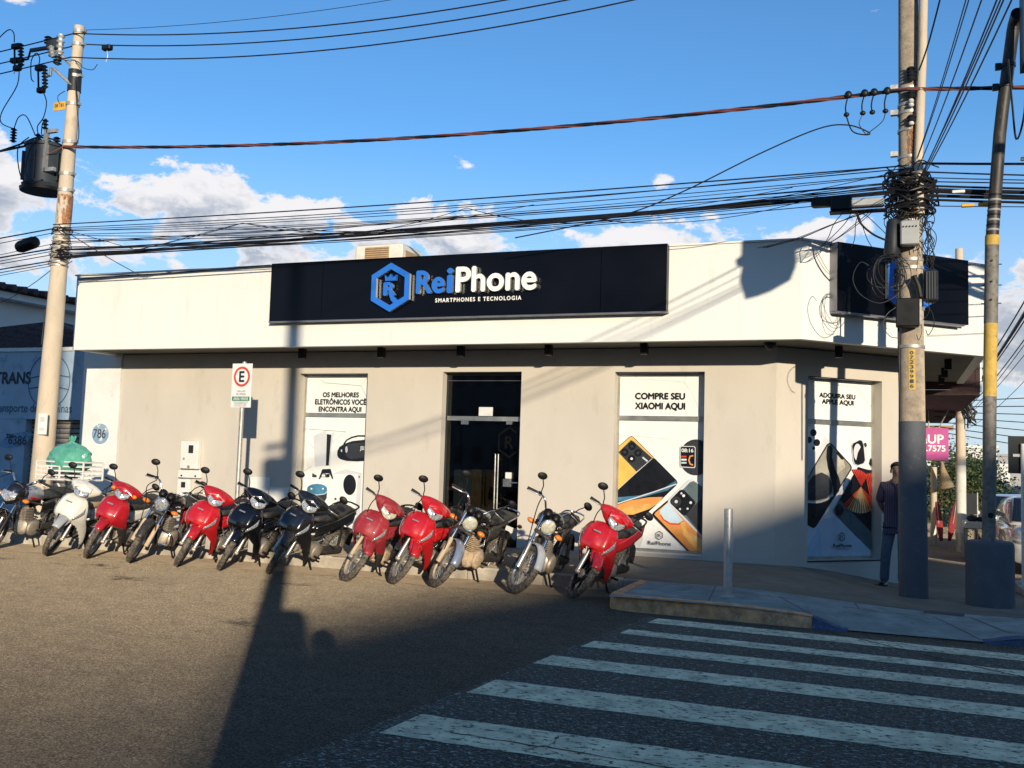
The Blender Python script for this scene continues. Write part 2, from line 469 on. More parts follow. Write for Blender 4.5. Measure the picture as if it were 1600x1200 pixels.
    filmline=mat('poster_line', (0.58, 0.58, 0.56), 0.4),
    filmgrey=mat('poster_grey', (0.60, 0.61, 0.62), 0.35, var=0.05),
    filmblack=mat('poster_black', (0.008, 0.009, 0.012), 0.3, coat=0.3),
    filmdark=mat('poster_charcoal', (0.035, 0.038, 0.045), 0.3, coat=0.3),
    filmyellow=mat('poster_yellow', (0.72, 0.45, 0.10), 0.35, var=0.08),
    filmorange=mat('poster_orange', (0.74, 0.30, 0.08), 0.35, var=0.25, nscale=2.5),
    filmgold=mat('poster_gold', (0.75, 0.42, 0.12), 0.35, var=0.35, nscale=3.5),
    filmblue=mat('poster_blue', (0.05, 0.17, 0.27), 0.35, var=0.4, nscale=4),
    filmsky=mat('poster_skyblue', (0.50, 0.63, 0.72), 0.35, var=0.08),
    filmred=mat('poster_red', (0.62, 0.05, 0.03), 0.35, var=0.3, nscale=6),
    filmcream=mat('poster_cream', (0.74, 0.50, 0.24), 0.35, var=0.2, nscale=6),
    filmgreen=mat('poster_greengrey', (0.10, 0.14, 0.15), 0.3, var=0.2),
    filmpale=mat('poster_paleblue', (0.38, 0.55, 0.70), 0.35, var=0.1),
    filmcreamy=mat('poster_champagne', (0.46, 0.42, 0.33), 0.3, var=0.3, nscale=3),
    pipedark=mat('pipe_dark', (0.045, 0.04, 0.034), 0.55, metal=0.3, var=0.4, nscale=9, dust=(0.20, 0.17, 0.13), dustamt=0.12, aniso=(2, 2, .4)),
    filmbeige=mat('poster_titanium', (0.34, 0.32, 0.26), 0.3, var=0.55, nscale=1.5),
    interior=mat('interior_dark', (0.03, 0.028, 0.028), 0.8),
    cabinet=mat('cabinet_grey', (0.26, 0.30, 0.30), 0.5),
    wood=mat('cabinet_wood', (0.50, 0.30, 0.12), 0.5, var=0.2, nscale=3, aniso=(8, 8, 1)),
    paper=mat('paper', (0.80, 0.79, 0.74), 0.8, var=0.02),
    steel=mat('brushed_steel', (0.62, 0.61, 0.58), 0.25, metal=0.9),
    signwhite=mat('sign_white', (0.74, 0.73, 0.70), 0.45, var=0.04),
    signred=mat('sign_red', (0.62, 0.06, 0.03), 0.45),
    signgreen=mat('sign_green', (0.01, 0.20, 0.09), 0.45),
    pink=mat('pink_sign', (0.50, 0.085, 0.30), 0.5, var=0.05),
    skin=mat('skin', (0.22, 0.125, 0.085), 0.55, var=0.08, nscale=14),
    hair=mat('hair_dark', (0.02, 0.017, 0.016), 0.7, var=0.3, nscale=40),
    denim=mat('denim', (0.07, 0.10, 0.14), 0.9, var=0.25, nscale=20, bump=0.3, bscale=120),
    shoe=mat('shoe_black', (0.012, 0.011, 0.011), 0.35),
    bark=mat('bark', (0.16, 0.11, 0.075), 0.95, var=0.3, nscale=9, bump=0.9, bscale=18),
    leafA=mat('leaf_green', (0.085, 0.115, 0.028), 0.55, var=0.4, nscale=2.2),
    leafB=mat('leaf_dark', (0.035, 0.062, 0.02), 0.6, var=0.4, nscale=2.2),
    carsilver=mat('car_paint_silver', (0.55, 0.54, 0.52), 0.25, metal=0.4, coat=0.9, var=0.03),
    carwhite=mat('car_paint_white', (0.72, 0.71, 0.69), 0.25, coat=0.9, var=0.03),
    carglass=mat('car_glass', (0.010, 0.014, 0.019), 0.06, coat=0.5),
    bldA=mat('far_white_wall', (0.70, 0.68, 0.63), 0.9, var=0.06, nscale=1),
    bldB=mat('far_grey_wall', (0.36, 0.35, 0.34), 0.9, var=0.12, nscale=1),
    bldC=mat('far_tan_wall', (0.50, 0.43, 0.34), 0.9, var=0.12, nscale=1),
    farwin=mat('far_window', (0.05, 0.06, 0.075), 0.2),
    redfab=mat('red_fabric', (0.26, 0.025, 0.03), 0.8, var=0.2),
    hill=mat('hill', (0.20, 0.25, 0.28), 0.95, var=0.2, nscale=0.02),
    ground=mat('earth', (0.20, 0.15, 0.11), 0.95, var=0.3, nscale=0.4),
    canopydark=mat('canopy_maroon', (0.035, 0.015, 0.013), 0.8),
    acbeige=mat('ac_beige', (0.70, 0.66, 0.56), 0.6),
    acgrille=mat('ac_grille', (0.38, 0.25, 0.13), 0.7, var=0.2),
    yellowtag=mat('yellow_tag', (0.72, 0.40, 0.05), 0.5),
)
def shirt_mat():
    m = bpy.data.materials.new('striped_shirt')
    m.use_nodes = True
    N, L = m.node_tree.nodes, m.node_tree.links
    b = N['Principled BSDF']
    b.inputs['Roughness'].default_value = 0.9
    tc = N.new('ShaderNodeTexCoord')
    wv = N.new('ShaderNodeTexWave')
    wv.inputs['Scale'].default_value = 11
    wv.inputs['Distortion'].default_value = 0.6
    L.new(tc.outputs['Object'], wv.inputs['Vector'])
    rp = N.new('ShaderNodeValToRGB')
    rp.color_ramp.elements[0].color = (0.04, 0.033, 0.068, 1)
    rp.color_ramp.elements[1].color = (0.085, 0.07, 0.11, 1)
    rp.color_ramp.elements[0].position = 0.45
    rp.color_ramp.elements[1].position = 0.6
    L.new(wv.outputs['Fac'], rp.inputs[0])
    L.new(rp.outputs[0], b.inputs['Base Color'])
    return m
M['shirt'] = shirt_mat()

# ------------------------------------------------------------------ mesh builder
V = Vector
class MB:
    def __init__(s):
        s.v, s.f = [], []
    def poly(s, pts):
        n = len(s.v)
        s.v += [V(p) for p in pts]
        s.f.append(list(range(n, n + len(pts))))
        return s
    def box(s, a, b):
        x0, y0, z0 = [min(a[i], b[i]) for i in range(3)]
        x1, y1, z1 = [max(a[i], b[i]) for i in range(3)]
        n = len(s.v)
        s.v += [V(p) for p in ((x0, y0, z0), (x1, y0, z0), (x1, y1, z0), (x0, y1, z0), (x0, y0, z1), (x1, y0, z1), (x1, y1, z1), (x0, y1, z1))]
        s.f += [[n + i for i in q] for q in ((0, 3, 2, 1), (4, 5, 6, 7), (0, 1, 5, 4), (1, 2, 6, 5), (2, 3, 7, 6), (3, 0, 4, 7))]
        return s
    def bbox(s, a, b, c=0.01):
        """box with chamfered vertical and horizontal edges"""
        x0, y0, z0 = [min(a[i], b[i]) for i in range(3)]
        x1, y1, z1 = [max(a[i], b[i]) for i in range(3)]
        def ringz(z, e):
            return [V((x0 + e + c, y0 + e, z)), V((x1 - e - c, y0 + e, z)), V((x1 - e, y0 + e + c, z)), V((x1 - e, y1 - e - c, z)), V((x1 - e - c, y1 - e, z)), V((x0 + e + c, y1 - e, z)), V((x0 + e, y1 - e - c, z)), V((x0 + e, y0 + e + c, z))]
        return s.loft([ringz(z0, c), ringz(z0 + c, 0), ringz(z1 - c, 0), ringz(z1, c)])
    def prism(s, pts, ext):
        """closed polygon pts (3d, planar) extruded by vector ext"""
        ext = V(ext)
        a = [V(p) for p in pts]
        n, k = len(s.v), len(a)
        s.v += a + [p + ext for p in a]
        s.f.append(list(range(n + k - 1, n - 1, -1)))
        s.f.append(list(range(n + k, n + 2 * k)))
        for i in range(k):
            j = (i + 1) % k
            s.f.append([n + i, n + j, n + k + j, n + k + i])
        return s
    def loft(s, rings, cap=True, closed=True):
        k = len(rings[0])
        n = len(s.v)
        for r in rings:
            s.v += [V(p) for p in r]
        for i in range(len(rings) - 1):
            for j in range(k if closed else k - 1):
                a, b = n + i * k + j, n + i * k + (j + 1) % k
                s.f.append([a, b, b + k, a + k])
        if cap and closed:
            s.f.append([n + j for j in range(k - 1, -1, -1)])
            e = n + (len(rings) - 1) * k
            s.f.append([e + j for j in range(k)])
        return s
    def tube(s, pts, r, n=8, cap=True):
        pts = [V(p) for p in pts]
        rr = r if isinstance(r, (list, tuple)) else [r] * len(pts)
        rings, ref = [], None
        for i, p in enumerate(pts):
            t = (pts[min(i + 1, len(pts) - 1)] - pts[max(i - 1, 0)])
            if t.length < 1e-9:
                t = V((0, 0, 1))
            t.normalize()
            if ref is None:
                ref = V((0, 0, 1)) if abs(t.z) < 0.9 else V((1, 0, 0))
            a = t.cross(ref).normalized()
            b = a.cross(t).normalized()
            ref = b
            rings.append([p + (a * math.cos(2 * math.pi * j / n) + b * math.sin(2 * math.pi * j / n)) * rr[i] for j in range(n)])
        return s.loft(rings, cap)
    def cyl(s, a, b, r0, r1=None, n=16):
        return s.tube([a, b], [r0, r0 if r1 is None else r1], n)
    def lathe(s, o, axis, prof, n=20, cap=True):
        """prof: list of (distance along axis, radius)"""
        axis = V(axis).normalized()
        ref = V((0, 0, 1)) if abs(axis.z) < 0.9 else V((1, 0, 0))
        a = axis.cross(ref).normalized()
        b = axis.cross(a).normalized()
        o = V(o)
        return s.loft([[o + axis * d + (a * math.cos(2 * math.pi * j / n) + b * math.sin(2 * math.pi * j / n)) * r for j in range(n)] for d, r in prof], cap)
    def ell(s, c, rx, ry, rz, n=14, m=8, rot=None):
        c = V(c)
        rings = []
        for i in range(m + 1):
            t = math.pi * (i + 0.02 if i == 0 else (i - 0.02 if i == m else i)) / m
            z, q = -math.cos(t), math.sin(t)
            ring = []
            for j in range(n):
                p = V((rx * q * math.cos(2 * math.pi * j / n), ry * q * math.sin(2 * math.pi * j / n), rz * z))
                if rot:
                    p = rot @ p
                ring.append(c + p)
            rings.append(ring)
        return s.loft(rings)
    def torus(s, c, axis, Rm, ra, rb, n=40, k=10):
        """ring around axis: ra = radial half thickness, rb = half width along axis"""
        axis = V(axis).normalized()
        ref = V((0, 0, 1)) if abs(axis.z) < 0.9 else V((1, 0, 0))
        a = axis.cross(ref).normalized()
        b = axis.cross(a).normalized()
        c = V(c)
        n0 = len(s.v)
        for i in range(n):
            t = 2 * math.pi * i / n
            d = a * math.cos(t) + b * math.sin(t)
            for j in range(k):
                q = 2 * math.pi * j / k
                s.v.append(c + d * (Rm + ra * math.cos(q)) + axis * rb * math.sin(q))
        for i in range(n):
            for j in range(k):
                s.f.append([n0 + i * k + j, n0 + ((i + 1) % n) * k + j, n0 + ((i + 1) % n) * k + (j + 1) % k, n0 + i * k + (j + 1) % k])
        return s
    def grid(s, fn, nu, nv, keep=None):
        n = len(s.v)
        for i in range(nu + 1):
            for j in range(nv + 1):
                s.v.append(V(fn(i / nu, j / nv)))
        for i in range(nu):
            for j in range(nv):
                if keep and not keep((i + 0.5) / nu, (j + 0.5) / nv):
                    continue
                a = n + i * (nv + 1) + j
                s.f.append([a, a + 1, a + nv + 2, a + nv + 1])
        return s
    def xf(s, m):
        s.v = [m @ p for p in s.v]
        return s
ORG = {}
def mesh_from(name, mb, off=None):
    me = bpy.data.meshes.new(name)
    vs = mb.v if off is None else [p - off for p in mb.v]
    me.from_pydata([tuple(p) for p in vs], [], mb.f)
    me.validate()
    return me
def put(name, mb, m, parent=None, smooth=38, solid=0.0, bevel=0.0, label=None, kind=None, recalc=True):
    off = ORG.get(parent.name) if parent else None
    me = mesh_from(name, mb, off)
    if recalc:
        import bmesh
        bm = bmesh.new()
        bm.from_mesh(me)
        bmesh.ops.remove_doubles(bm, verts=bm.verts, dist=1e-5)
        bmesh.ops.recalc_face_normals(bm, faces=bm.faces)
        bm.to_mesh(me)
        bm.free()
    me.materials.append(m if not isinstance(m, str) else M[m])
    if smooth:
        me.shade_smooth()
        me.set_sharp_from_angle(angle=R(smooth))
    o = bpy.data.objects.new(name, me)
    COL.objects.link(o)
    if parent:
        o.parent = parent
        if parent.name in ORG:
            ORG[o.name] = ORG[parent.name]
    if solid:
        md = o.modifiers.new('Solidify', 'SOLIDIFY')
        md.thickness = solid
        md.offset = 0
    if bevel:
        md = o.modifiers.new('Bevel', 'BEVEL')
        md.width = bevel
        md.segments = 2
        md.limit_method = 'ANGLE'
    if label:
        o['label'] = label
    if kind:
        o['kind'] = kind
    return o
def thing(name, loc, label, cat, group=None, rot=None, worldspace=True):
    o = bpy.data.objects.new(name, None)
    o.empty_display_size = 0.1
    COL.objects.link(o)
    o.location = loc
    if rot:
        o.rotation_euler = rot
    o['label'] = label
    o['category'] = cat
    if group:
        o['group'] = group
    if worldspace:
        ORG[o.name] = V(loc)
    return o
def tag(o, label, cat, group=None):
    o['label'] = label
    o['category'] = cat
    if group:
        o['group'] = group
    return o
def struct(name, mb, m, **k):
    o = put(name, mb, m, **k)
    o['kind'] = 'structure'
    return o
TXT = {}
def text_mesh(s, size, extrude, bold, align='CENTER', space=1.0, shear=0.0):
    cu = bpy.data.curves.new('lettering', 'FONT')
    cu.body = s
    cu.size = size
    cu.extrude = extrude
    cu.align_x = align
    cu.space_character = space
    cu.shear = shear
    cu.resolution_u = 4
    ob = bpy.data.objects.new('lettering', cu)
    COL.objects.link(ob)
    dg = bpy.context.evaluated_depsgraph_get()
    me = bpy.data.meshes.new_from_object(ob.evaluated_get(dg))
    bpy.data.objects.remove(ob)
    bpy.data.curves.remove(cu)
    return me
def lettering(name, s, size, m, parent, origin, ux, uz, extrude=0.0, bold=0.0, align='CENTER', width=None, height=None, space=1.0, shear=0.0, mside=None):
    """text in the plane spanned by ux (reading direction) and uz (up), origin at baseline"""
    me = text_mesh(s, size, extrude, bold, align, space, shear)
    if bold:
        vs = [v.co.copy() for v in me.vertices]
        fs = [list(p.vertices) for p in me.polygons]
        nv, nf = [], []
        for k, (dx, dy) in enumerate(((0, 0), (bold, 0), (-bold, 0), (0, bold), (0, -bold))):
            b0 = len(nv)
            nv += [(v.x + dx, v.y + dy, v.z + .0002 * k) for v in vs]
            nf += [[i + b0 for i in f] for f in fs]
        me.clear_geometry()
        me.from_pydata(nv, [], nf)
    ux, uz = V(ux).normalized(), V(uz).normalized()
    un = ux.cross(uz)
    xs = [v.co.x for v in me.vertices]
    ys = [v.co.y for v in me.vertices]
    kx = width / (max(xs) - min(xs)) if width else 1.0
    ky = height / (max(ys) - min(ys)) if height else kx if width else 1.0
    off = ORG.get(parent.name, V((0, 0, 0)))
    sh = 0.0
    if width and align == 'LEFT':
        sh = min(xs)
    if width and align == 'CENTER':
        sh = (min(xs) + max(xs)) / 2
    for v in me.vertices:
        v.co = V(origin) + ux * ((v.co.x - sh) * kx) + uz * ((v.co.y - (min(ys) if height else 0)) * ky) + un * v.co.z - off
    me.materials.append(M[m])
    if mside:
        me.materials.append(M[mside])
        for p in me.polygons:
            if abs(p.normal.dot(un)) < 0.5:
                p.material_index = 1
    o = bpy.data.objects.new(name, me)
    COL.objects.link(o)
    o.parent = parent
    if parent.name in ORG:
        ORG[o.name] = ORG[parent.name]
    return o
def copy_tree(o, parent=None):
    c = o.copy()
    COL.objects.link(c)
    if parent:
        c.parent = parent
    for ch in list(o.children):
        copy_tree(ch, c)
    return c
# ------------------------------------------------------------------ the setting: ground, road, pavements
def interp(tab, x):
    if x <= tab[0][0]:
        return tab[0][1]
    for (a, b), (c, d) in zip(tab, tab[1:]):
        if x <= c:
            return b + (d - b) * (x - a) / (c - a)
    return tab[-1][1]
def sstep(a, b, x):
    t = max(0.0, min(1.0, (x - a) / (b - a)))
    return t * t * (3 - 2 * t)
WALK = [(9, .08), (12.5, .04), (16, -.18), (27, -.45), (60, -1.2), (150, -2.9), (400, -4.5)]
SROAD = [(10, 0.0), (12.5, -.07), (16, -.29), (27, -.57), (60, -1.32), (150, -3.0), (400, -4.7)]
def zs(x, y):
    a = sstep(-1.7, 0.3, x)
    z = 0.15 * (1 - a) + a * interp(WALK, y)
    r = sstep(-0.78, -0.42, x) * (1 - sstep(0.72, 1.05, x)) * (1 - max(0, min(1, (y - 9.9) / 1.05)))
    return z * (1 - r) + 0.012 * r

mb = MB()
def zt(x, y):
    return (interp(SROAD, y) if x > -30 else interp(SROAD, y) * 0.3) - 0.35
ys_ = [-1500, -300, -60, -20, 0, 10, 14, 18, 27, 45, 60, 100, 150, 250, 400, 900, 3000]
xs_ = [-2500, -700, -200, -80, -30, -10, 0, 10, 30, 80, 200, 700, 2500]
n0 = len(mb.v)
for y in ys_:
    for x in xs_:
        mb.v.append(V((x, y, zt(x, y))))
for i in range(len(ys_) - 1):
    for j in range(len(xs_) - 1):
        a = i * len(xs_) + j
        mb.f.append([a, a + 1, a + 1 + len(xs_), a + len(xs_)])
struct('ground', mb, 'ground')

mb = MB()
mb.poly([(-90, -1.3, 0), (90, -1.3, 0), (90, 10, 0), (-90, 10, 0)])
mb.poly([(-90, 10, 0), (1.0, 10, 0), (1.0, 11.6, 0), (-90, 11.6, 0)])
yy = [10, 11, 12.5, 14, 16, 20, 27, 40, 60, 100, 150, 260]
for a, b in zip(yy, yy[1:]):
    mb.poly([(1.0, a, interp(SROAD, a)), (9.0, a, interp(SROAD, a)), (9.0, b, interp(SROAD, b)), (1.0, b, interp(SROAD, b))])
road = struct('road', mb, 'asphalt', smooth=0)

# the strip of lighter, dusty concrete along the kerb, with an uneven edge
mb = MB()
xs = [-60 + i * 0.35 for i in range(int((60 - 2.9) / 0.35))] + [-2.9]
ed = [10.72 + 0.10 * math.sin(x * 1.7) + 0.07 * math.sin(x * 4.1 + 1) + 0.03 * rnd.uniform(-1, 1) for x in xs]
for i in range(len(xs) - 1):
    mb.poly([(xs[i], ed[i], .004), (xs[i + 1], ed[i + 1], .004), (xs[i + 1], 11.46, .004), (xs[i], 11.46, .004)])
put('gutter_strip', mb, 'gutter', road, smooth=0)
# crossing stripes, laid parallel to the shop front
STR = [(9.71, 9.40, -2.18, -0.07), (8.95, 8.69, -2.27, -0.066), (8.23, 7.93, -2.39, -0.03), (7.46, 7.11, -2.51, -0.02), (6.47, 6.03, -2.58, -0.012), (5.41, 4.95, -2.63, 0.0)]
for i, (ya, yb, x0, sl) in enumerate(STR):
    mb = MB()
    n = 60
    L_ = 4.6 - 0.1 * i
    top, bot = [], []
    for k in range(n + 1):
        t = k / n * L_
        top.append((x0 + t, ya + sl * t + rnd.uniform(-.008, .008), .005))
        bot.append((x0 - 0.03 + t, yb + sl * t + rnd.uniform(-.008, .008), .005))
    for k in range(n):
        mb.poly([bot[k], bot[k + 1], top[k + 1], top[k]])
    put('crosswalk_stripe', mb, 'paint', road, smooth=0)
mb = MB()
mb.poly([(-2.95, 3.2, .0025), (2.2, 3.2, .0025), (2.0, 9.6, .0025), (-2.3, 9.75, .0025)])
put('worn_paint_remains', mb, 'paint_worn', road, smooth=0)
def crack(pts, w):
    mb = MB()
    ptsd = []
    for (a, b) in zip(pts, pts[1:]):
        for k in range(14):
            t = k / 14
            ptsd.append((a[0] + (b[0] - a[0]) * t + rnd.uniform(-.012, .012), a[1] + (b[1] - a[1]) * t + rnd.uniform(-.012, .012)))
    ptsd.append(pts[-1])
    for a, b in zip(ptsd, ptsd[1:]):
        q = rnd.uniform(.6, 1.3) * w
        mb.poly([(a[0], a[1] - q, .0085), (b[0], b[1] - q, .0085), (b[0], b[1] + q, .0085), (a[0], a[1] + q, .0085)])
    put('road_crack', mb, 'crack', road, smooth=0)
crack([(-.60, 9.78), (-.46, 9.70), (.03, 9.21), (.54, 8.76), (.95, 8.42), (1.6, 8.1)], .014)
crack([(-2.3, 5.13), (-1.4, 5.09), (-.5, 5.02), (.4, 4.98)], .006)
crack([(-1.75, 5.35), (-1.72, 5.2), (-1.8, 5.05)], .006)

# oil stains where bikes stand, dust drifts, a cut patch and old hairline cracks
for x, y, a, b in ((-9.6, 9.9, .5, .22), (-6.6, 9.95, .42, .2), (-4.6, 9.9, .4, .18), (-8.1, 9.2, .6, .25), (-5.4, 7.6, .5, .3), (-11.3, 9.8, .6, .22)):
    put('oil_stain', MB().poly([(x + a * math.cos(t), y + b * math.sin(t), .0022) for t in [k * math.pi / 10 for k in range(20)]]), 'stain', road, smooth=0)
put('asphalt_patch', MB().poly([(-12.4, 7.9, .003), (-10.3, 7.82, .003), (-10.25, 8.42, .003), (-12.35, 8.5, .003)]), 'patchy', road, smooth=0)
for pts in ([(-9.5, 8.7), (-8.6, 8.5), (-7.9, 8.62), (-7.1, 8.4)], [(-7.4, 6.5), (-6.6, 6.62), (-6.0, 6.5)], [(-5.8, 5.2), (-5.1, 5.32), (-4.5, 5.26)], [(-8.8, 7.2), (-8.2, 7.4), (-8.0, 7.9)], [(-13.5, 9.3), (-12.0, 9.25), (-11.0, 9.35), (-9.9, 9.28)]):
    crack(pts, .0035)
# pavement in front of the shop
mb = MB()
mb.box((-60, 11.57, -.2), (-2.75, 14.5, .15))
walk = struct('pavement', mb, 'walk', smooth=0)
x = -60.0
k = 0
while x < -2.8:
    b = min(x + 1.0, -2.75)
    if b > -16.5:
        mb = MB().bbox((x + .004, 11.445, -.1), (b - .004, 11.57, .152 + rnd.uniform(-.004, .004)), .014)
        put('kerb_stone', mb, 'kerbplain', walk)
    x += 1.0
mb = MB().box((-60, 11.447, -.1), (-16.5, 11.57, .15))
put('kerb_run', mb, 'kerbplain', walk)
for xj in (-4.1, -5.7, -7.3, -8.9, -10.5, -12.1):
    put('pavement_joint', MB().poly([(xj, 11.6, .1515), (xj + .012, 11.6, .1515), (xj + .032, 14.27, .1515), (xj + .02, 14.27, .1515)]), 'walkjoint', walk, smooth=0)
put('pavement_joint', MB().poly([(-14, 12.9, .1516), (-2.75, 12.86, .1516), (-2.75, 12.872, .1516), (-14, 12.912, .1516)]), 'walkjoint', walk, smooth=0)

# the raised corner that falls away to the side street
def rounded(x, y):
    if x > 0.85 and y < 10.85:
        return (x - 0.85) ** 2 + (y - 10.85) ** 2 < 0.9 ** 2
    if x < -2.72 and y < 11.3:
        return x > -2.80 + 0.08
    return True
def patch(x0, x1, y0, y1, step=.075):
    nx, ny = int((x1 - x0) / step), int((y1 - y0) / step)
    return MB().grid(lambda u, v: (x0 + u * (x1 - x0), y0 + v * (y1 - y0), zs(x0 + u * (x1 - x0), y0 + v * (y1 - y0))), nx, ny,
                     keep=lambda u, v: rounded(x0 + u * (x1 - x0), y0 + v * (y1 - y0)))
corner = struct('corner_pavement', patch(-2.75, 1.75, 11.45, 16.6), 'walk')
put('concrete_apron', patch(-2.75, 1.75, 9.94, 11.45), 'slab', corner)
def kerbline(name, pts, m, thick=.13, drop=-.06, lift=.006):
    mb = MB()
    rings = []
    for i, p in enumerate(pts):
        a, b = V(pts[max(0, i - 1)]).to_2d(), V(pts[min(len(pts) - 1, i + 1)]).to_2d()
        t = (b - a).normalized()
        nrm = V((t.y, -t.x))          # outward (towards the road) when walking left to right
        z = zs(p[0], p[1] + .02) + lift
        o = V((p[0], p[1]))
        i_ = o - nrm * thick
        q = rnd.uniform(-.006, .006)
        rings.append([(i_.x, i_.y, drop), (o.x + nrm.x * .012, o.y + nrm.y * (.012 + q), drop), (o.x + nrm.x * .006, o.y + nrm.y * (.006 + q), z - .03), (o.x - nrm.x * .02, o.y - nrm.y * .02, z + q * .4), (i_.x, i_.y, z)])
    mb.loft(rings)
    return put(name, mb, m, corner)
def line(a, b, n):
    return [(a[0] + (b[0] - a[0]) * i / n, a[1] + (b[1] - a[1]) * i / n, 0) for i in range(n + 1)]
kerbline('kerb_edge', line((-2.80, 11.40), (-2.80, 10.22), 10) + [(-2.74, 10.08, 0), (-2.6, 10.02, 0)] + line((-2.5, 10.01), (-.74, 9.94), 24), 'kerb')
kerbline('kerb_edge', line((-.735, 9.94), (-.42, 9.93), 6), 'kerbblue')
kerbline('kerb_edge', line((.74, 9.93), (1.05, 9.96), 6) + [(1.2, 10.02, 0)], 'kerbblue')
kerbline('kerb_edge', [(1.21 + .54 * math.sin(a), 10.57 - .55 * math.cos(a), 0) for a in [i * math.pi / 2 / 10 for i in range(11)]] + line((1.75, 10.7), (1.75, 13.0), 14), 'kerb')
kerbline('kerb_edge', line((1.75, 13.01), (1.75, 14.4), 8), 'kerbblue')
kerbline('kerb_edge', line((1.75, 14.41), (1.75, 16.6), 8), 'kerbplain')
# joints and a dark inlay in the apron
def zline(name, pts, w, m, lift=.004):
    mb = MB()
    for a, b in zip(pts, pts[1:]):
        for k in range(10):
            p = V(a).lerp(V(b), k / 10)
            q = V(a).lerp(V(b), (k + 1) / 10)
            d = (q - p).normalized()
            s = V((-d.y, d.x)) * w
            mb.poly([(p.x - s.x, p.y - s.y, zs(p.x, p.y) + lift), (q.x - s.x, q.y - s.y, zs(q.x, q.y) + lift), (q.x + s.x, q.y + s.y, zs(q.x, q.y) + lift), (p.x + s.x, p.y + s.y, zs(p.x, p.y) + lift)])
    put(name, mb, m, corner, smooth=0)
for pts in ([(-2.6, 11.0), (.2, 10.95)], [(-1.75, 10.05), (-1.9, 11.4)], [(-.75, 10.05), (-1.15, 11.0)], [(.72, 10.0), (.35, 11.0)], [(1.0, 10.25), (.7, 11.2)], [(-.35, 10.97), (-.42, 11.44)]):
    zline('slab_joint', [V(p) for p in pts], .006, 'walkjoint')
zline('drain_inlay', [V((.28, 11.35)), V((.66, 11.3))], .11, 'tactile')
zline('slab_joint', [V((-2.7, 11.45)), V((1.3, 11.45))], .009, 'walkjoint')
# pavement of the side street
mb = MB()
yy = [16.6, 20, 27, 40, 60, 100, 150]
for a, b in zip(yy, yy[1:]):
    mb.poly([(.0, a, interp(WALK, a)), (1.75, a, interp(WALK, a)), (1.75, b, interp(WALK, b)), (.0, b, interp(WALK, b))])
    mb.poly([(1.75, a, interp(WALK, a) - .3), (1.75, b, interp(WALK, b) - .3), (1.75, b, interp(WALK, b)), (1.75, a, interp(WALK, a))])
struct('side_street_pavement', mb, 'walk', smooth=0)
mb = MB().box((-90, -14, -.2), (90, -1.3, .13))
struct('opposite_pavement', mb, 'walk', smooth=0)

# ------------------------------------------------------------------ the shop
D, F = 14.28, 13.27
ZB, ZT = 3.19, 4.50
shop = thing('corner_shop', (-6, 14.4, 0), 'single storey corner phone shop with white fascia over beige walls', 'shop')
CX = V((1, 1, 0)).normalized()         # along the cut-off corner
CN = V((1, -1, 0)).normalized()        # out of the cut-off corner
CW = V((-1.57, D, 0))                  # wall corner
CF = V((-1.15, F, 0))                  # fascia corner
OPEN = [(-9.45, -8.14, .17, 2.85), (-6.77, -5.42, .15, 2.87), (-3.92, -2.58, .22, 2.86)]
def wall_rects(lo, hi, z0, z1, opens):
    xs = lo
    out = []
    for a, b, c, d in opens:
        out.append((xs, a, z0, z1))
        out.append((a, b, z0, c))
        out.append((a, b, d, z1))
        xs = b
    out.append((xs, hi, z0, z1))
    return out
mb = MB()
for a, b, c, d in wall_rects(-13.3, -1.57, -.1, ZB + .02, OPEN):
    mb.prism([(a, D, c), (b, D, c), (b, D, d), (a, D, d)], (0, .26, 0))
COPEN = [(.57, 1.95, .2, 2.83)]
for a, b, c, d in wall_rects(0, 2.503, -.6, ZB + .02, COPEN):
    p, q = CW + CX * a, CW + CX * b
    mb.prism([(p.x, p.y, c), (q.x, q.y, c), (q.x, q.y, d), (p.x, p.y, d)], -CN * .26)
mb.prism([(.2, 16.05, -1), (.2, 20.6, -1), (.2, 20.6, ZB), (.2, 16.05, ZB)], (-.25, 0, 0))
mb.prism([(-13.3, D + .262, -.1), (-13.3, 21, -.1), (-13.3, 21, ZB), (-13.3, D + .262, ZB)], (.25, 0, 0))
wall = put('wall', mb, 'wall', shop, smooth=0)
for a, b in ((-13.29, -9.45), (-8.14, -6.77), (-5.42, -3.92), (-2.58, -1.58)):
    put('plinth', MB().box((a, D - .012, .14), (b, D + .01, .26)), 'wall', wall, smooth=0)
for a, b in ((0, .57), (.57, 1.95), (1.95, 2.5)):
    p, q = CW + CX * a + CN * .012, CW + CX * b + CN * .012
    put('plinth', MB().prism([(p.x, p.y, -.6), (q.x, q.y, -.6), (q.x, q.y, .16), (p.x, p.y, .16)], -CN * .02), 'wall', wall, smooth=0)
# fascia, soffit, roof
mb = MB()
outer = [V((-13.5, 16.5, 0)), V((-13.5, F, 0)), CF, V((1.21, 15.63, 0)), V((1.21, 20.6, 0))]
inner = [V((-13.38, 16.5, 0)), V((-13.38, F + .12, 0)), V((CF.x - .05, F + .12, 0)), V((1.09, 15.68, 0)), V((1.09, 20.6, 0))]
def up_(p, z): return (p.x, p.y, z)
for i in range(4):
    a, b, c, d = outer[i], outer[i + 1], inner[i + 1], inner[i]
    mb.poly([up_(a, ZB), up_(b, ZB), up_(b, ZT), up_(a, ZT)])
    mb.poly([up_(d, ZB), up_(c, ZB), up_(c, ZT), up_(d, ZT)])
    mb.poly([up_(a, ZT), up_(b, ZT), up_(c, ZT), up_(d, ZT)])
    mb.poly([up_(a, ZB), up_(b, ZB), up_(c, ZB), up_(d, ZB)])
fas = put('fascia', mb, 'fascia', shop, smooth=0)
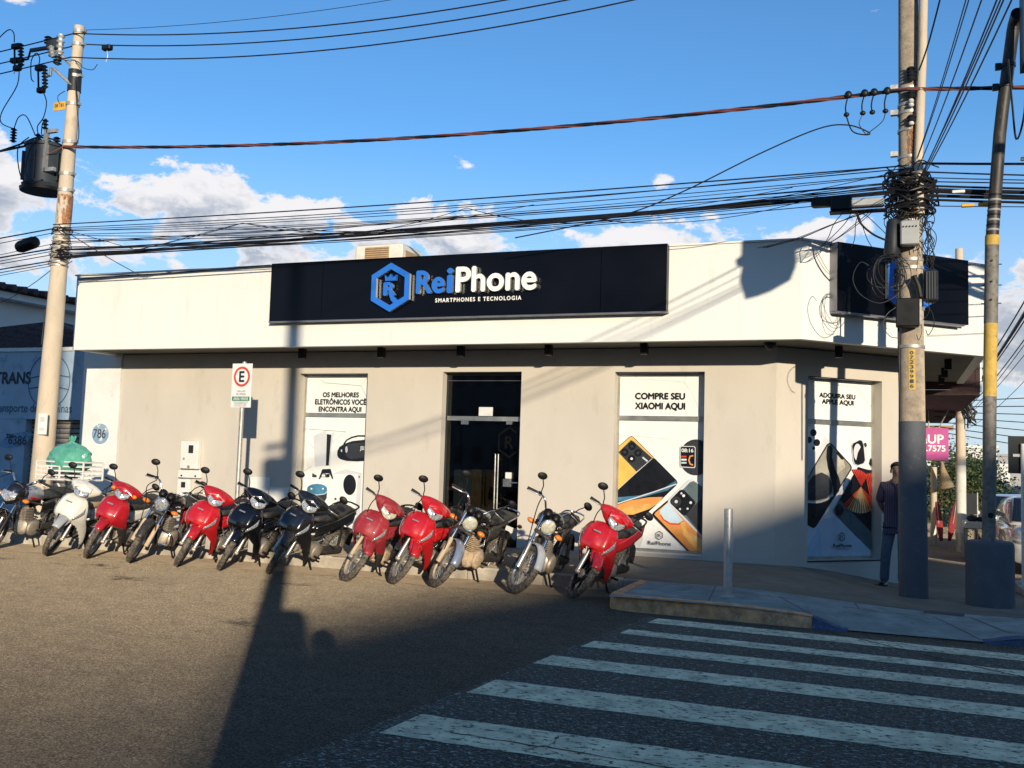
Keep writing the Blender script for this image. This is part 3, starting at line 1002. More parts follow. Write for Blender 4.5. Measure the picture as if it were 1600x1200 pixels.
# faint seams between fascia boards
for xs in (-11.75, -10.45, -1.95):
    put('board_seam', MB().box((xs, F - .0015, ZB + .002), (xs + .005, F + .003, ZT - .002)), 'jamb', fas, smooth=0)
put('coping', MB().prism([(-13.53, F - .02, ZT + .002), (CF.x - .01, F - .02, ZT + .002), (CF.x - .06, F + .14, ZT + .002), (-13.53, F + .14, ZT + .002)], (0, 0, .025)), 'fascia', shop, smooth=0)
a, b = CF + CN * .02, V((1.225, 15.63, 0)) + CN * .005
put('coping', MB().prism([up_(a, ZT + .002), up_(b, ZT + .002), up_(b - CN * .16, ZT + .002), up_(a - CN * .16, ZT + .002)], (0, 0, .025)), 'fascia', shop, smooth=0)
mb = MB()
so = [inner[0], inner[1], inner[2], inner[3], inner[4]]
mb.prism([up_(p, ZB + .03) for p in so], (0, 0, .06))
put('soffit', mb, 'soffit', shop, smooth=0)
put('roof', MB().prism([(-13.3, F + .2, 3.75), (-1.3, F + .2, 3.75), (1.05, 15.8, 3.75), (1.05, 20.6, 3.75), (-13.3, 20.6, 3.75)], (0, 0, .15)), 'roofslab', shop, smooth=0)
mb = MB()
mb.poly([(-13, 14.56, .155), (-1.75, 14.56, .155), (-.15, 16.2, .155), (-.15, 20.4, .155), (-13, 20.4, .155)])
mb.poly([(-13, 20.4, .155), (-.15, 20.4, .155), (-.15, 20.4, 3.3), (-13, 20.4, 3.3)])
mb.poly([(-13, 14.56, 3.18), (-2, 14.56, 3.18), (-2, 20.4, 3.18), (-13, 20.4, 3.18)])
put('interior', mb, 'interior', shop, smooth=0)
# downlights under the soffit
for (x, y) in [(-9.15, 13.86), (-7.66, 13.84), (-6.25, 13.8), (-4.81, 13.78), (-3.36, 13.77), (-.74, 14.42), (.74, 16.3), (.75, 17.7), (.76, 19.1)]:
    put('downlight', MB().box((x - .05, y - .05, 3.06), (x + .05, y + .05, ZB + .031)), 'black', shop, smooth=0)
put('dome_camera', MB().lathe((-1.62, 13.9, ZB + .03), (0, 0, -1), [(0, .085), (.03, .085), (.05, .07), (.085, .045), (.1, .01)], 16), 'boxdark', shop)

# ---- windows: a recessed frame, a lower and an upper pane carrying printed film
class Pane:
    """2d print space on a vertical plane: u to the right, v up, metres"""
    def __init__(s, org, ux, parent):
        s.o, s.ux, s.n = V(org), V(ux).normalized(), V(ux).normalized().cross(V((0, 0, 1)))
        s.parent = parent
        s.k = 0
        s.clip = None
        s.a, s.b = 0.0, 1.0
    def P(s, u, v, d=0.0):
        return s.o + s.ux * u + V((0, 0, v)) + s.n * d
    def shape(s, name, pts, m, parent=None):
        s.k += 1
        pts = [(s.a + s.b * u, v) for u, v in pts]
        if s.clip:
            pts = clip_poly(pts, s.clip)
            if len(pts) < 3:
                return None
        mb = MB().poly([s.P(u, v, .002 + s.k * .0006) for u, v in pts])
        return put(name, mb, m, parent or s.parent, smooth=0, recalc=False)
    def text(s, string, u, v, size, m='filmblack', width=None, height=None, bold=.0, align='CENTER', parent=None, space=1.0):
        s.k += 1
        u = s.a + s.b * u
        width = width * s.b if width else None
        return lettering('lettering', string, size, m, parent or s.parent, s.P(u, v, .002 + s.k * .0006), s.ux, (0, 0, 1), 0, bold, align, width, height, space)
def clip_poly(pts, c):
    x0, x1, y0, y1 = c
    def side(pts, f, g):
        out = []
        for i in range(len(pts)):
            a, b = pts[i - 1], pts[i]
            fa, fb = f(a), f(b)
            if (fa >= 0) != (fb >= 0):
                t = fa / (fa - fb)
                out.append((a[0] + (b[0] - a[0]) * t, a[1] + (b[1] - a[1]) * t))
            if fb >= 0:
                out.append(b)
        return out
    for f in (lambda p: p[0] - x0, lambda p: x1 - p[0], lambda p: p[1] - y0, lambda p: y1 - p[1]):
        pts = side(pts, f, None)
        if not pts:
            break
    return pts
def rrect(cx, cy, w, h, ang, r, n=5):
    """rounded rectangle, rotated by ang degrees"""
    out = []
    ca, sa = math.cos(R(ang)), math.sin(R(ang))
    for sx, sy, a0 in ((1, 1, 0), (-1, 1, 90), (-1, -1, 180), (1, -1, 270)):
        for i in range(n + 1):
            a = R(a0 + 90 * i / n)
            x, y = sx * (w / 2 - r) + r * math.cos(a), sy * (h / 2 - r) + r * math.sin(a)
            out.append((cx + x * ca - y * sa, cy + x * sa + y * ca))
    return out
def rot2(cx, cy, ang, pts):
    ca, sa = math.cos(R(ang)), math.sin(R(ang))
    return [(cx + x * ca - y * sa, cy + x * sa + y * ca) for x, y in pts]
def oval(cx, cy, a, b, n=24, ang=0):
    return rot2(cx, cy, ang, [(a * math.cos(2 * math.pi * i / n), b * math.sin(2 * math.pi * i / n)) for i in range(n)])
def stroke(pts, w):
    """thin closed band along a polyline"""
    l, r = [], []
    for i, p in enumerate(pts):
        a, b = V(pts[max(0, i - 1)]), V(pts[min(len(pts) - 1, i + 1)])
        d = (b - a)
        d = d / max(d.length, 1e-6)
        n_ = V((-d.y, d.x)) * w / 2
        l.append((p[0] + n_.x, p[1] + n_.y))
        r.append((p[0] - n_.x, p[1] - n_.y))
    return l + r[::-1]
REC = .19
def window(org, ux, w, h, split, name, lab):
    """org: lower left of the opening on the wall plane"""
    ux = V(ux).normalized()
    n = ux.cross(V((0, 0, 1)))
    o = V(org)
    def B(u0, u1, v0, v1, d0, d1):
        p = [o + ux * u + V((0, 0, v)) for u, v in ((u0, v0), (u1, v0), (u1, v1), (u0, v1))]
        return MB().prism([q + n * d0 for q in p], n * (d1 - d0))
    fr = B(0, .035, 0, h, -REC - .02, -REC + .03)
    for a in ((w - .035, w, 0, h), (.035, w - .035, 0, .035), (.035, w - .035, h - .03, h), (.035, w - .035, split - .035, split + .035)):
        q = B(*a, -REC - .02, -REC + .03)
        k = len(fr.v)
        fr.v += q.v
        fr.f += [[i + k for i in f] for f in q.f]
    win = put('window', fr, 'alu', shop, smooth=0, label=lab)
    for v0, v1 in ((.035, split - .035), (split + .035, h - .03)):
        put('pane', B(.035, w - .035, v0, v1, -REC - .012, -REC), 'whitefilm', win, smooth=0)
    # sill
    put('sill', B(.001, w - .001, -.02, -.001, -REC - .02, .014), 'jamb' if name != 'c' else 'darkframe', win, smooth=0)
    # dark liner at the head of the recess
    put('head_liner', B(.0, w, h - .012, h - .001, -REC + .03, -.004), 'darkframe', win, smooth=0)
    pn = Pane(o - n * REC, ux, win)
    pn.clip = (.036, w - .036, .036, h - .032)
    return pn
p1 = window((-9.45, D, .17), (1, 0, 0), 1.31, 2.68, 1.99, 'a', 'window with film print of game console, speaker and smart speaker')
p3 = window((-3.92, D, .22), (1, 0, 0), 1.34, 2.64, 1.96, 'b', 'window with film print of yellow phone, smartwatch and silver phone')
p4 = window(CW + CX * .57 + V((0, 0, .2)), CX, 1.38, 2.63, 1.99, 'c', 'corner window with film print of large phones, watch and tablet')
# print traced in window metres (u to the right, v up)
p1.text('OS MELHORES', 0.695, 2.288, .2, m='filmblack', width=0.710, height=0.091, bold=0.011)
p1.text('ELETRÔNICOS VOCÊ', 0.694, 2.162, .2, m='filmblack', width=1.002, height=0.121, bold=0.011)
p1.text('ENCONTRA AQUI', 0.690, 2.025, .2, m='filmblack', width=0.837, height=0.111, bold=0.011)
p1.shape('print_console', [(0.193, 1.627), (0.444, 1.738), (0.474, 1.137), (0.25, 1.105)], 'filmgrey')
p1.shape('print_console', [(0.457, 1.667), (0.557, 1.654), (0.524, 1.134), (0.466, 1.132)], 'filmblack')
p1.shape('print_console', [(0.549, 1.684), (0.601, 1.705), (0.562, 1.432), (0.548, 1.125), (0.521, 1.134)], 'filmgrey')
p1.shape('print_base', [(0.399, 1.07), (0.562, 1.08), (0.626, 0.911), (0.6, 0.91), (0.542, 1.004), (0.408, 0.999), (0.366, 0.902), (0.334, 0.901)], 'filmblack')
p1.shape('print_base', [(0.397, 0.994), (0.479, 0.997), (0.47, 0.936), (0.382, 0.933)], 'filmdark')
p1.shape('print_base', [(0.479, 0.987), (0.549, 0.999), (0.546, 0.939), (0.476, 0.931)], 'filmblack')
p1.shape('print_base', [(0.398, 0.979), (0.462, 0.981), (0.455, 0.943), (0.394, 0.941)], 'whitefilm')
p1.shape('print_block', [(0.208, 0.998), (0.299, 0.958), (0.294, 0.927), (0.206, 0.929)], 'filmdark')
p1.shape('print_speaker', [(0.678, 1.322), (0.681, 1.385), (0.715, 1.451), (0.805, 1.508), (0.961, 1.559), (1.244, 1.591), (1.261, 1.236), (1.063, 1.22), (0.862, 1.224), (0.745, 1.249), (0.697, 1.28)], 'filmblack')
p1.shape('print_speaker', [(0.877, 1.503), (1.246, 1.548), (1.258, 1.3), (0.947, 1.252), (0.843, 1.314), (0.837, 1.439)], 'filmdark')
p1.shape('print_strap', stroke([(0.799, 1.503), (0.851, 1.57), (0.944, 1.617), (1.071, 1.647), (1.242, 1.648)], 0.0261), 'filmblack')
p1.shape('print_glint', [(0.879, 1.412), (0.878, 1.395), (0.876, 1.38), (0.871, 1.368), (0.865, 1.36), (0.858, 1.357), (0.851, 1.359), (0.844, 1.367), (0.839, 1.379), (0.835, 1.394), (0.833, 1.411), (0.833, 1.428), (0.836, 1.444), (0.84, 1.456), (0.846, 1.464), (0.853, 1.467), (0.86, 1.464), (0.867, 1.457), (0.873, 1.445), (0.877, 1.429)], 'filmgrey')
p1.shape('print_glint', [(0.776, 1.392), (0.776, 1.385), (0.774, 1.379), (0.771, 1.374), (0.767, 1.371), (0.763, 1.369), (0.758, 1.37), (0.754, 1.373), (0.75, 1.378), (0.748, 1.385), (0.747, 1.392), (0.747, 1.399), (0.749, 1.405), (0.752, 1.41), (0.756, 1.413), (0.76, 1.414), (0.765, 1.413), (0.769, 1.41), (0.772, 1.405), (0.775, 1.399)], 'filmgrey')
p1.text('JBL', 1.167, 1.392, .2, m='whitefilm', width=0.105, height=0.085, bold=0.004)
p1.shape('print_box', [(0.618, 1.006), (0.854, 1.084), (1.171, 1.03), (1.166, 0.345), (1.062, 0.328), (0.645, 0.47)], 'filmgrey')
p1.shape('print_box', [(0.619, 0.996), (1.095, 1.008), (1.07, 0.333), (0.967, 0.348), (0.644, 0.482)], 'whitefilm')
p1.shape('print_driver', [(1.069, 0.831), (1.068, 0.792), (1.061, 0.756), (1.048, 0.723), (1.03, 0.695), (1.007, 0.674), (0.982, 0.66), (0.955, 0.655), (0.928, 0.658), (0.901, 0.67), (0.877, 0.689), (0.856, 0.715), (0.84, 0.747), (0.829, 0.783), (0.824, 0.821), (0.825, 0.86), (0.832, 0.896), (0.845, 0.929), (0.864, 0.957), (0.886, 0.978), (0.912, 0.992), (0.939, 0.997), (0.966, 0.994), (0.993, 0.982), (1.017, 0.963), (1.038, 0.936), (1.054, 0.904), (1.065, 0.868)], 'filmblack')
p1.shape('print_can', [(0.122, 0.711), (0.516, 0.727), (0.514, 0.589), (0.476, 0.53), (0.346, 0.499), (0.197, 0.525), (0.141, 0.586)], 'filmdark')
p1.shape('print_can', [(0.122, 0.711), (0.516, 0.727), (0.516, 0.657), (0.325, 0.624), (0.131, 0.648)], 'filmblue')
p1.shape('print_can', [(0.515, 0.744), (0.511, 0.726), (0.497, 0.708), (0.475, 0.691), (0.444, 0.677), (0.408, 0.665), (0.367, 0.658), (0.323, 0.654), (0.279, 0.654), (0.237, 0.658), (0.199, 0.667), (0.167, 0.679), (0.143, 0.693), (0.127, 0.71), (0.121, 0.729), (0.125, 0.748), (0.139, 0.766), (0.162, 0.782), (0.192, 0.797), (0.229, 0.808), (0.271, 0.816), (0.315, 0.82), (0.358, 0.819), (0.4, 0.815), (0.438, 0.806), (0.469, 0.794), (0.494, 0.779), (0.509, 0.762)], 'filmblue')
p1.shape('print_ring', stroke([(0.127, 0.681), (0.176, 0.643), (0.324, 0.631), (0.47, 0.655), (0.514, 0.697)], 0.0145), 'filmsky')
p1.shape('print_dot', [(0.228, 0.733), (0.225, 0.724), (0.216, 0.718), (0.205, 0.718), (0.196, 0.723), (0.192, 0.732), (0.195, 0.741), (0.204, 0.746), (0.215, 0.747), (0.224, 0.742)], 'whitefilm')
p1.shape('print_dot', [(0.453, 0.742), (0.451, 0.733), (0.442, 0.727), (0.431, 0.727), (0.422, 0.732), (0.418, 0.74), (0.421, 0.749), (0.43, 0.755), (0.441, 0.756), (0.45, 0.751)], 'whitefilm')
p1.shape('print_dot', [(0.711, 0.582), (0.708, 0.57), (0.696, 0.563), (0.682, 0.562), (0.67, 0.569), (0.665, 0.58), (0.669, 0.592), (0.68, 0.6), (0.694, 0.601), (0.706, 0.594)], 'filmdark')
p1.shape('print_dot', [(0.797, 0.593), (0.795, 0.586), (0.788, 0.581), (0.779, 0.581), (0.772, 0.585), (0.769, 0.592), (0.771, 0.6), (0.778, 0.604), (0.787, 0.605), (0.794, 0.601)], 'filmdark')
p1.shape('print_dot', [(0.863, 0.601), (0.861, 0.594), (0.854, 0.589), (0.845, 0.589), (0.838, 0.593), (0.834, 0.6), (0.837, 0.607), (0.844, 0.612), (0.853, 0.613), (0.86, 0.608)], 'filmdark')
p1.shape('print_pad', [(0.721, 0.56), (0.864, 0.591), (0.967, 0.348), (0.847, 0.342), (0.698, 0.435), (0.627, 0.406)], 'filmgrey')
p1.shape('print_dot', [(1.14, 0.965), (1.138, 0.954), (1.131, 0.948), (1.122, 0.947), (1.115, 0.953), (1.112, 0.964), (1.114, 0.974), (1.121, 0.98), (1.129, 0.981), (1.137, 0.975)], 'filmdark')
p1.shape('print_line', stroke([(0.298, 2.598), (0.374, 2.542), (1.089, 2.492), (1.197, 2.622)], 0.0058), 'filmline')
p1.shape('print_line', stroke([(1.089, 2.492), (1.197, 2.321)], 0.0056), 'filmline')
p1.shape('print_line', stroke([(0.029, 1.751), (0.838, 1.715), (0.572, 1.521)], 0.0060), 'filmline')
p1.shape('print_line', stroke([(0.009, 1.572), (0.239, 1.424)], 0.0058), 'filmline')
p1.shape('print_line', stroke([(0.023, 1.012), (0.196, 1.119)], 0.0060), 'filmline')
p1.shape('print_line', stroke([(0.531, 0.89), (0.57, 0.679)], 0.0058), 'filmline')
p3.text('COMPRE SEU', 0.642, 2.238, .2, m='filmblack', width=0.762, height=0.105, bold=0.011)
p3.text('XIAOMI AQUI', 0.645, 2.072, .2, m='filmblack', width=0.762, height=0.125, bold=0.011)
p3.shape('print_line', stroke([(0.215, 2.627), (0.301, 2.553), (1.007, 2.504), (1.04, 2.611)], 0.0056), 'filmline')
p3.shape('print_line', stroke([(1.007, 2.504), (1.166, 2.263), (1.25, 2.05)], 0.0054), 'filmline')
p3.shape('print_line', stroke([(0.024, 1.701), (0.813, 1.655), (0.572, 1.434)], 0.0056), 'filmline')
p3.shape('print_line', stroke([(0.794, 1.226), (0.954, 1.324)], 0.0054), 'filmline')
p3.shape('print_line', stroke([(0.343, 0.525), (0.606, 0.365)], 0.0054), 'filmline')
p3.shape('print_phone', [(-0.055, 1.445), (0.188, 1.672), (0.221, 1.686), (0.255, 1.667), (0.587, 1.367), (0.305, 1.116), (-0.04, 0.818)], 'filmyellow')
p3.shape('print_edge', stroke([(-0.055, 1.453), (0.193, 1.672), (0.227, 1.683), (0.261, 1.662), (0.565, 1.38)], 0.0084), 'filmblack')
p3.shape('print_camera_plate', [(0.025, 1.439), (0.217, 1.629), (0.256, 1.608), (0.554, 1.361), (0.31, 1.159)], 'filmdark')
p3.shape('print_lens', [(0.184, 1.446), (0.181, 1.426), (0.171, 1.408), (0.156, 1.395), (0.137, 1.388), (0.117, 1.387), (0.097, 1.394), (0.081, 1.406), (0.071, 1.423), (0.067, 1.442), (0.07, 1.462), (0.08, 1.48), (0.095, 1.493), (0.114, 1.5), (0.135, 1.501), (0.154, 1.494), (0.17, 1.482), (0.18, 1.465)], 'filmblack')
p3.shape('print_lens', [(0.151, 1.445), (0.148, 1.432), (0.139, 1.423), (0.126, 1.42), (0.113, 1.422), (0.104, 1.431), (0.1, 1.443), (0.103, 1.456), (0.112, 1.465), (0.125, 1.468), (0.138, 1.466), (0.147, 1.457)], 'filmdark')
p3.shape('print_lens', [(0.294, 1.538), (0.291, 1.518), (0.281, 1.501), (0.266, 1.488), (0.247, 1.481), (0.226, 1.48), (0.207, 1.486), (0.191, 1.499), (0.181, 1.516), (0.177, 1.535), (0.18, 1.555), (0.19, 1.572), (0.205, 1.585), (0.224, 1.592), (0.244, 1.593), (0.264, 1.587), (0.279, 1.574), (0.29, 1.557)], 'filmblack')
p3.shape('print_lens', [(0.26, 1.537), (0.257, 1.525), (0.248, 1.516), (0.236, 1.512), (0.223, 1.515), (0.214, 1.524), (0.21, 1.536), (0.213, 1.548), (0.222, 1.557), (0.235, 1.561), (0.248, 1.558), (0.257, 1.549)], 'filmdark')
p3.shape('print_lens', [(0.387, 1.44), (0.384, 1.42), (0.375, 1.403), (0.359, 1.39), (0.341, 1.383), (0.32, 1.382), (0.301, 1.388), (0.285, 1.401), (0.275, 1.418), (0.271, 1.437), (0.274, 1.457), (0.284, 1.474), (0.299, 1.487), (0.318, 1.494), (0.338, 1.495), (0.357, 1.488), (0.373, 1.476), (0.384, 1.459)], 'filmblack')
p3.shape('print_lens', [(0.354, 1.439), (0.351, 1.427), (0.342, 1.418), (0.33, 1.414), (0.317, 1.417), (0.308, 1.426), (0.304, 1.438), (0.307, 1.45), (0.316, 1.459), (0.329, 1.463), (0.341, 1.46), (0.351, 1.451)], 'filmdark')
p3.shape('print_lens', [(0.292, 1.351), (0.289, 1.331), (0.279, 1.314), (0.264, 1.301), (0.245, 1.293), (0.225, 1.293), (0.206, 1.299), (0.19, 1.311), (0.179, 1.328), (0.175, 1.347), (0.178, 1.367), (0.188, 1.384), (0.203, 1.398), (0.222, 1.405), (0.243, 1.405), (0.262, 1.399), (0.278, 1.387), (0.288, 1.37)], 'filmblack')
p3.shape('print_lens', [(0.259, 1.35), (0.256, 1.338), (0.247, 1.328), (0.234, 1.325), (0.222, 1.328), (0.212, 1.336), (0.209, 1.348), (0.212, 1.361), (0.221, 1.37), (0.233, 1.374), (0.246, 1.371), (0.255, 1.362)], 'filmdark')
p3.shape('print_dot', [(0.253, 1.35), (0.25, 1.338), (0.24, 1.331), (0.228, 1.331), (0.218, 1.337), (0.214, 1.349), (0.218, 1.36), (0.227, 1.367), (0.239, 1.367), (0.249, 1.361)], 'whitefilm')
p3.shape('print_mark', stroke([(0.4, 1.375), (0.478, 1.316)], 0.0243), 'filmgrey')
p3.shape('print_screen', [(-0.04, 0.81), (0.538, 1.358), (0.565, 1.369), (0.593, 1.359), (0.919, 1.052), (0.933, 1.015), (0.917, 0.977), (0.25, 0.311), (0.152, 0.354), (-0.033, 0.48)], 'filmblack')
p3.shape('print_edge', stroke([(-0.013, 0.838), (0.316, 1.149), (0.546, 1.358)], 0.0084), 'filmgrey')
p3.shape('print_glow', [(-0.039, 0.756), (0.378, 0.809), (0.732, 0.93), (0.908, 1.051), (0.919, 1.004), (0.786, 0.897), (0.352, 0.762), (-0.037, 0.691)], 'filmblue')
p3.shape('print_line', stroke([(-0.036, 0.647), (0.241, 0.746), (0.569, 0.862), (0.92, 0.998)], 0.0168), 'filmgrey')
p3.shape('print_glow', [(-0.036, 0.626), (0.241, 0.73), (0.516, 0.785), (0.718, 0.799), (0.654, 0.711), (0.52, 0.614), (0.301, 0.528), (0.095, 0.432), (-0.032, 0.452)], 'filmorange')
p3.shape('print_glow', [(0.017, 0.536), (0.243, 0.641), (0.491, 0.693), (0.627, 0.691), (0.52, 0.614), (0.301, 0.528), (0.095, 0.432), (0.018, 0.482)], 'filmgold')
p3.shape('print_strap', [(1.429, 1.404), (1.424, 1.35), (1.41, 1.298), (1.387, 1.25), (1.355, 1.208), (1.316, 1.175), (1.272, 1.151), (1.225, 1.138), (1.176, 1.136), (1.128, 1.146), (1.083, 1.167), (1.042, 1.198), (1.009, 1.238), (0.983, 1.284), (0.967, 1.336), (0.961, 1.391), (0.965, 1.446), (0.98, 1.499), (1.004, 1.547), (1.036, 1.589), (1.075, 1.622), (1.12, 1.646), (1.168, 1.658), (1.217, 1.659), (1.264, 1.649), (1.309, 1.628), (1.349, 1.596), (1.382, 1.556), (1.407, 1.51), (1.423, 1.458)], 'filmdark')
p3.shape('print_watch', [(0.961, 1.538), (0.98, 1.557), (1.172, 1.559), (1.191, 1.538), (1.193, 1.257), (1.175, 1.238), (0.985, 1.243), (0.966, 1.261)], 'filmgrey')
p3.shape('print_watch', [(0.972, 1.533), (0.988, 1.546), (1.165, 1.548), (1.181, 1.53), (1.182, 1.265), (1.167, 1.251), (0.993, 1.256), (0.977, 1.272)], 'filmblack')
p3.text('08:16', 1.072, 1.466, .2, m='whitefilm', width=0.176, height=0.056, bold=0.004)
p3.shape('print_row', [(0.982, 1.413), (1.06, 1.415), (1.06, 1.391), (0.983, 1.389)], 'filmred')
p3.shape('print_row', [(0.983, 1.368), (1.061, 1.37), (1.061, 1.346), (0.983, 1.344)], 'whitefilm')
p3.shape('print_row', [(0.984, 1.322), (1.061, 1.325), (1.062, 1.301), (0.984, 1.299)], 'filmsky')
p3.shape('print_ring', stroke([(1.159, 1.42), (1.113, 1.409), (1.096, 1.355), (1.115, 1.297), (1.158, 1.283)], 0.0208), 'filmorange')
p3.shape('print_phone', [(0.57, 0.536), (0.591, 0.574), (0.789, 0.751), (1.329, 0.311), (1.335, -0.027), (1.163, -0.025), (0.604, 0.484)], 'filmblack')
p3.shape('print_screen', [(0.598, 0.535), (0.613, 0.565), (0.795, 0.725), (1.33, 0.298), (1.335, -0.027), (1.176, -0.011)], 'filmorange')
p3.shape('print_glow', [(0.678, 0.6), (0.795, 0.717), (0.927, 0.58), (1.028, 0.471), (0.956, 0.428), (0.835, 0.43), (0.74, 0.478), (0.69, 0.542)], 'filmsky')
p3.shape('print_glow', stroke([(0.69, 0.536), (0.74, 0.465), (0.836, 0.411), (0.962, 0.412), (1.036, 0.458)], 0.0189), 'filmred')
p3.shape('print_glow', [(0.988, 0.437), (1.049, 0.459), (1.078, 0.337), (1.186, 0.212), (1.333, 0.103), (1.334, -0.001), (1.228, 0.044), (1.039, 0.256)], 'filmgold')
p3.shape('print_glow', [(1.118, 0.3), (1.331, 0.207), (1.333, 0.103), (1.226, 0.162)], 'filmcream')
p3.shape('print_back', [(0.795, 0.712), (0.8, 0.76), (0.829, 0.793), (1.1, 1.069), (1.148, 1.081), (1.319, 0.979), (1.331, 0.207), (1.062, 0.468)], 'filmgrey')
p3.shape('print_back', [(0.858, 0.696), (0.87, 0.763), (1.12, 1.032), (1.173, 1.05), (1.319, 0.961), (1.33, 0.246), (1.062, 0.507)], 'filmgreen')
p3.shape('print_back', [(1.061, 0.56), (1.321, 0.835), (1.33, 0.246)], 'filmdark')
p3.shape('print_camera_plate', [(0.83, 0.734), (0.837, 0.767), (0.969, 0.907), (1.007, 0.92), (1.039, 0.908), (1.196, 0.756), (1.202, 0.724), (1.074, 0.555), (1.045, 0.541), (1.013, 0.552), (0.844, 0.703)], 'filmblack')
p3.shape('print_lens', [(0.996, 0.744), (0.993, 0.721), (0.983, 0.7), (0.966, 0.683), (0.946, 0.672), (0.923, 0.667), (0.899, 0.669), (0.878, 0.679), (0.861, 0.695), (0.85, 0.715), (0.846, 0.738), (0.849, 0.761), (0.86, 0.782), (0.876, 0.799), (0.897, 0.811), (0.92, 0.815), (0.943, 0.813), (0.964, 0.803), (0.981, 0.787), (0.992, 0.767)], 'filmdark')
p3.shape('print_lens', [(0.945, 0.742), (0.942, 0.73), (0.934, 0.721), (0.922, 0.717), (0.91, 0.72), (0.901, 0.728), (0.897, 0.74), (0.9, 0.752), (0.909, 0.761), (0.921, 0.765), (0.933, 0.762), (0.942, 0.754)], 'filmgrey')
p3.shape('print_lens', [(1.051, 0.831), (1.048, 0.821), (1.041, 0.813), (1.03, 0.809), (1.019, 0.812), (1.011, 0.819), (1.008, 0.83), (1.011, 0.84), (1.019, 0.848), (1.029, 0.852), (1.04, 0.849), (1.048, 0.842)], 'whitefilm')
p3.shape('print_lens', [(1.013, 0.864), (1.011, 0.856), (1.005, 0.85), (0.997, 0.848), (0.989, 0.849), (0.983, 0.855), (0.981, 0.863), (0.983, 0.871), (0.989, 0.877), (0.997, 0.879), (1.005, 0.878), (1.011, 0.872)], 'filmgrey')
p3.shape('print_lens', [(1.009, 0.631), (1.005, 0.617), (0.995, 0.605), (0.98, 0.601), (0.965, 0.604), (0.954, 0.614), (0.95, 0.628), (0.954, 0.643), (0.964, 0.654), (0.979, 0.659), (0.994, 0.656), (1.005, 0.646)], 'filmdark')
p3.shape('print_lens', [(0.993, 0.636), (0.991, 0.629), (0.986, 0.624), (0.98, 0.622), (0.973, 0.623), (0.968, 0.628), (0.966, 0.635), (0.968, 0.641), (0.973, 0.646), (0.979, 0.648), (0.986, 0.647), (0.991, 0.642)], 'filmgrey')
p3.shape('print_lens', [(1.107, 0.646), (1.105, 0.638), (1.1, 0.632), (1.092, 0.63), (1.084, 0.632), (1.078, 0.637), (1.075, 0.645), (1.077, 0.653), (1.083, 0.659), (1.091, 0.661), (1.099, 0.66), (1.105, 0.654)], 'filmgrey')
p3.shape('print_lens', [(1.156, 0.736), (1.154, 0.725), (1.146, 0.717), (1.135, 0.714), (1.125, 0.716), (1.117, 0.723), (1.114, 0.734), (1.117, 0.744), (1.124, 0.752), (1.135, 0.756), (1.145, 0.753), (1.153, 0.746)], 'filmgrey')
p3.shape('print_logo', stroke([(0.678, 0.297), (0.728, 0.269), (0.729, 0.208), (0.681, 0.175), (0.631, 0.202), (0.63, 0.263), (0.678, 0.297)], 0.0108), 'filmdark')
p3.text('R', 0.683, 0.209, .2, m='filmdark', width=0.054, height=0.051, bold=0)
p3.text('ReiPhone', 0.684, 0.093, .2, m='filmdark', width=0.344, height=0.055, bold=0.002)
p4.text('ADQUIRA SEU', 0.703, 2.333, .2, m='filmblack', width=0.687, height=0.089, bold=0.011)
p4.text('APPLE AQUI', 0.710, 2.240, .2, m='filmblack', width=0.604, height=0.091, bold=0.011)
p4.shape('print_line', stroke([(0.218, 2.629), (0.354, 2.562), (1.089, 2.527), (1.121, 2.657)], 0.0077), 'filmline')
p4.shape('print_line', stroke([(1.089, 2.527), (1.356, 2.245)], 0.0083), 'filmline')
p4.shape('print_line', stroke([(0.354, 2.562), (0.519, 2.622)], 0.0080), 'filmline')
p4.shape('print_line', stroke([(0.441, 0.571), (0.76, 0.447), (0.733, 0.609)], 0.0077), 'filmline')
p4.shape('low_tint', [(0.103, -0.027), (0.098, 0.436), (0.378, 0.534), (0.71, 0.634), (1.447, 0.054), (1.448, -0.047)], 'filmsky')  # pale blue areas low on the pane
p4.shape('low_tint', [(0.103, -0.027), (0.414, -0.031), (0.411, 0.362), (0.363, 0.46), (0.102, 0.095)], 'filmpale')
p4.shape('print_phone', [(0.091, 1.172), (0.083, 1.937), (0.256, 1.924), (0.437, 1.821), (0.584, 1.676), (0.277, 1.299)], 'filmgrey')
p4.shape('print_camera_plate', [(0.084, 1.9), (0.256, 1.919), (0.392, 1.862), (0.443, 1.789), (0.419, 1.675), (0.281, 1.542), (0.149, 1.568), (0.087, 1.615)], 'whitefilm')
p4.shape('print_lens', [(0.313, 1.826), (0.31, 1.808), (0.3, 1.792), (0.284, 1.779), (0.264, 1.772), (0.244, 1.772), (0.224, 1.777), (0.208, 1.789), (0.198, 1.804), (0.194, 1.822), (0.197, 1.84), (0.207, 1.857), (0.223, 1.869), (0.243, 1.876), (0.263, 1.877), (0.283, 1.871), (0.299, 1.86), (0.309, 1.844)], 'filmblack')
p4.shape('print_lens', [(0.226, 1.719), (0.223, 1.703), (0.214, 1.688), (0.2, 1.677), (0.183, 1.671), (0.164, 1.67), (0.147, 1.675), (0.133, 1.685), (0.123, 1.699), (0.12, 1.715), (0.123, 1.732), (0.132, 1.746), (0.146, 1.757), (0.163, 1.763), (0.182, 1.764), (0.199, 1.759), (0.213, 1.749), (0.223, 1.735)], 'filmblack')
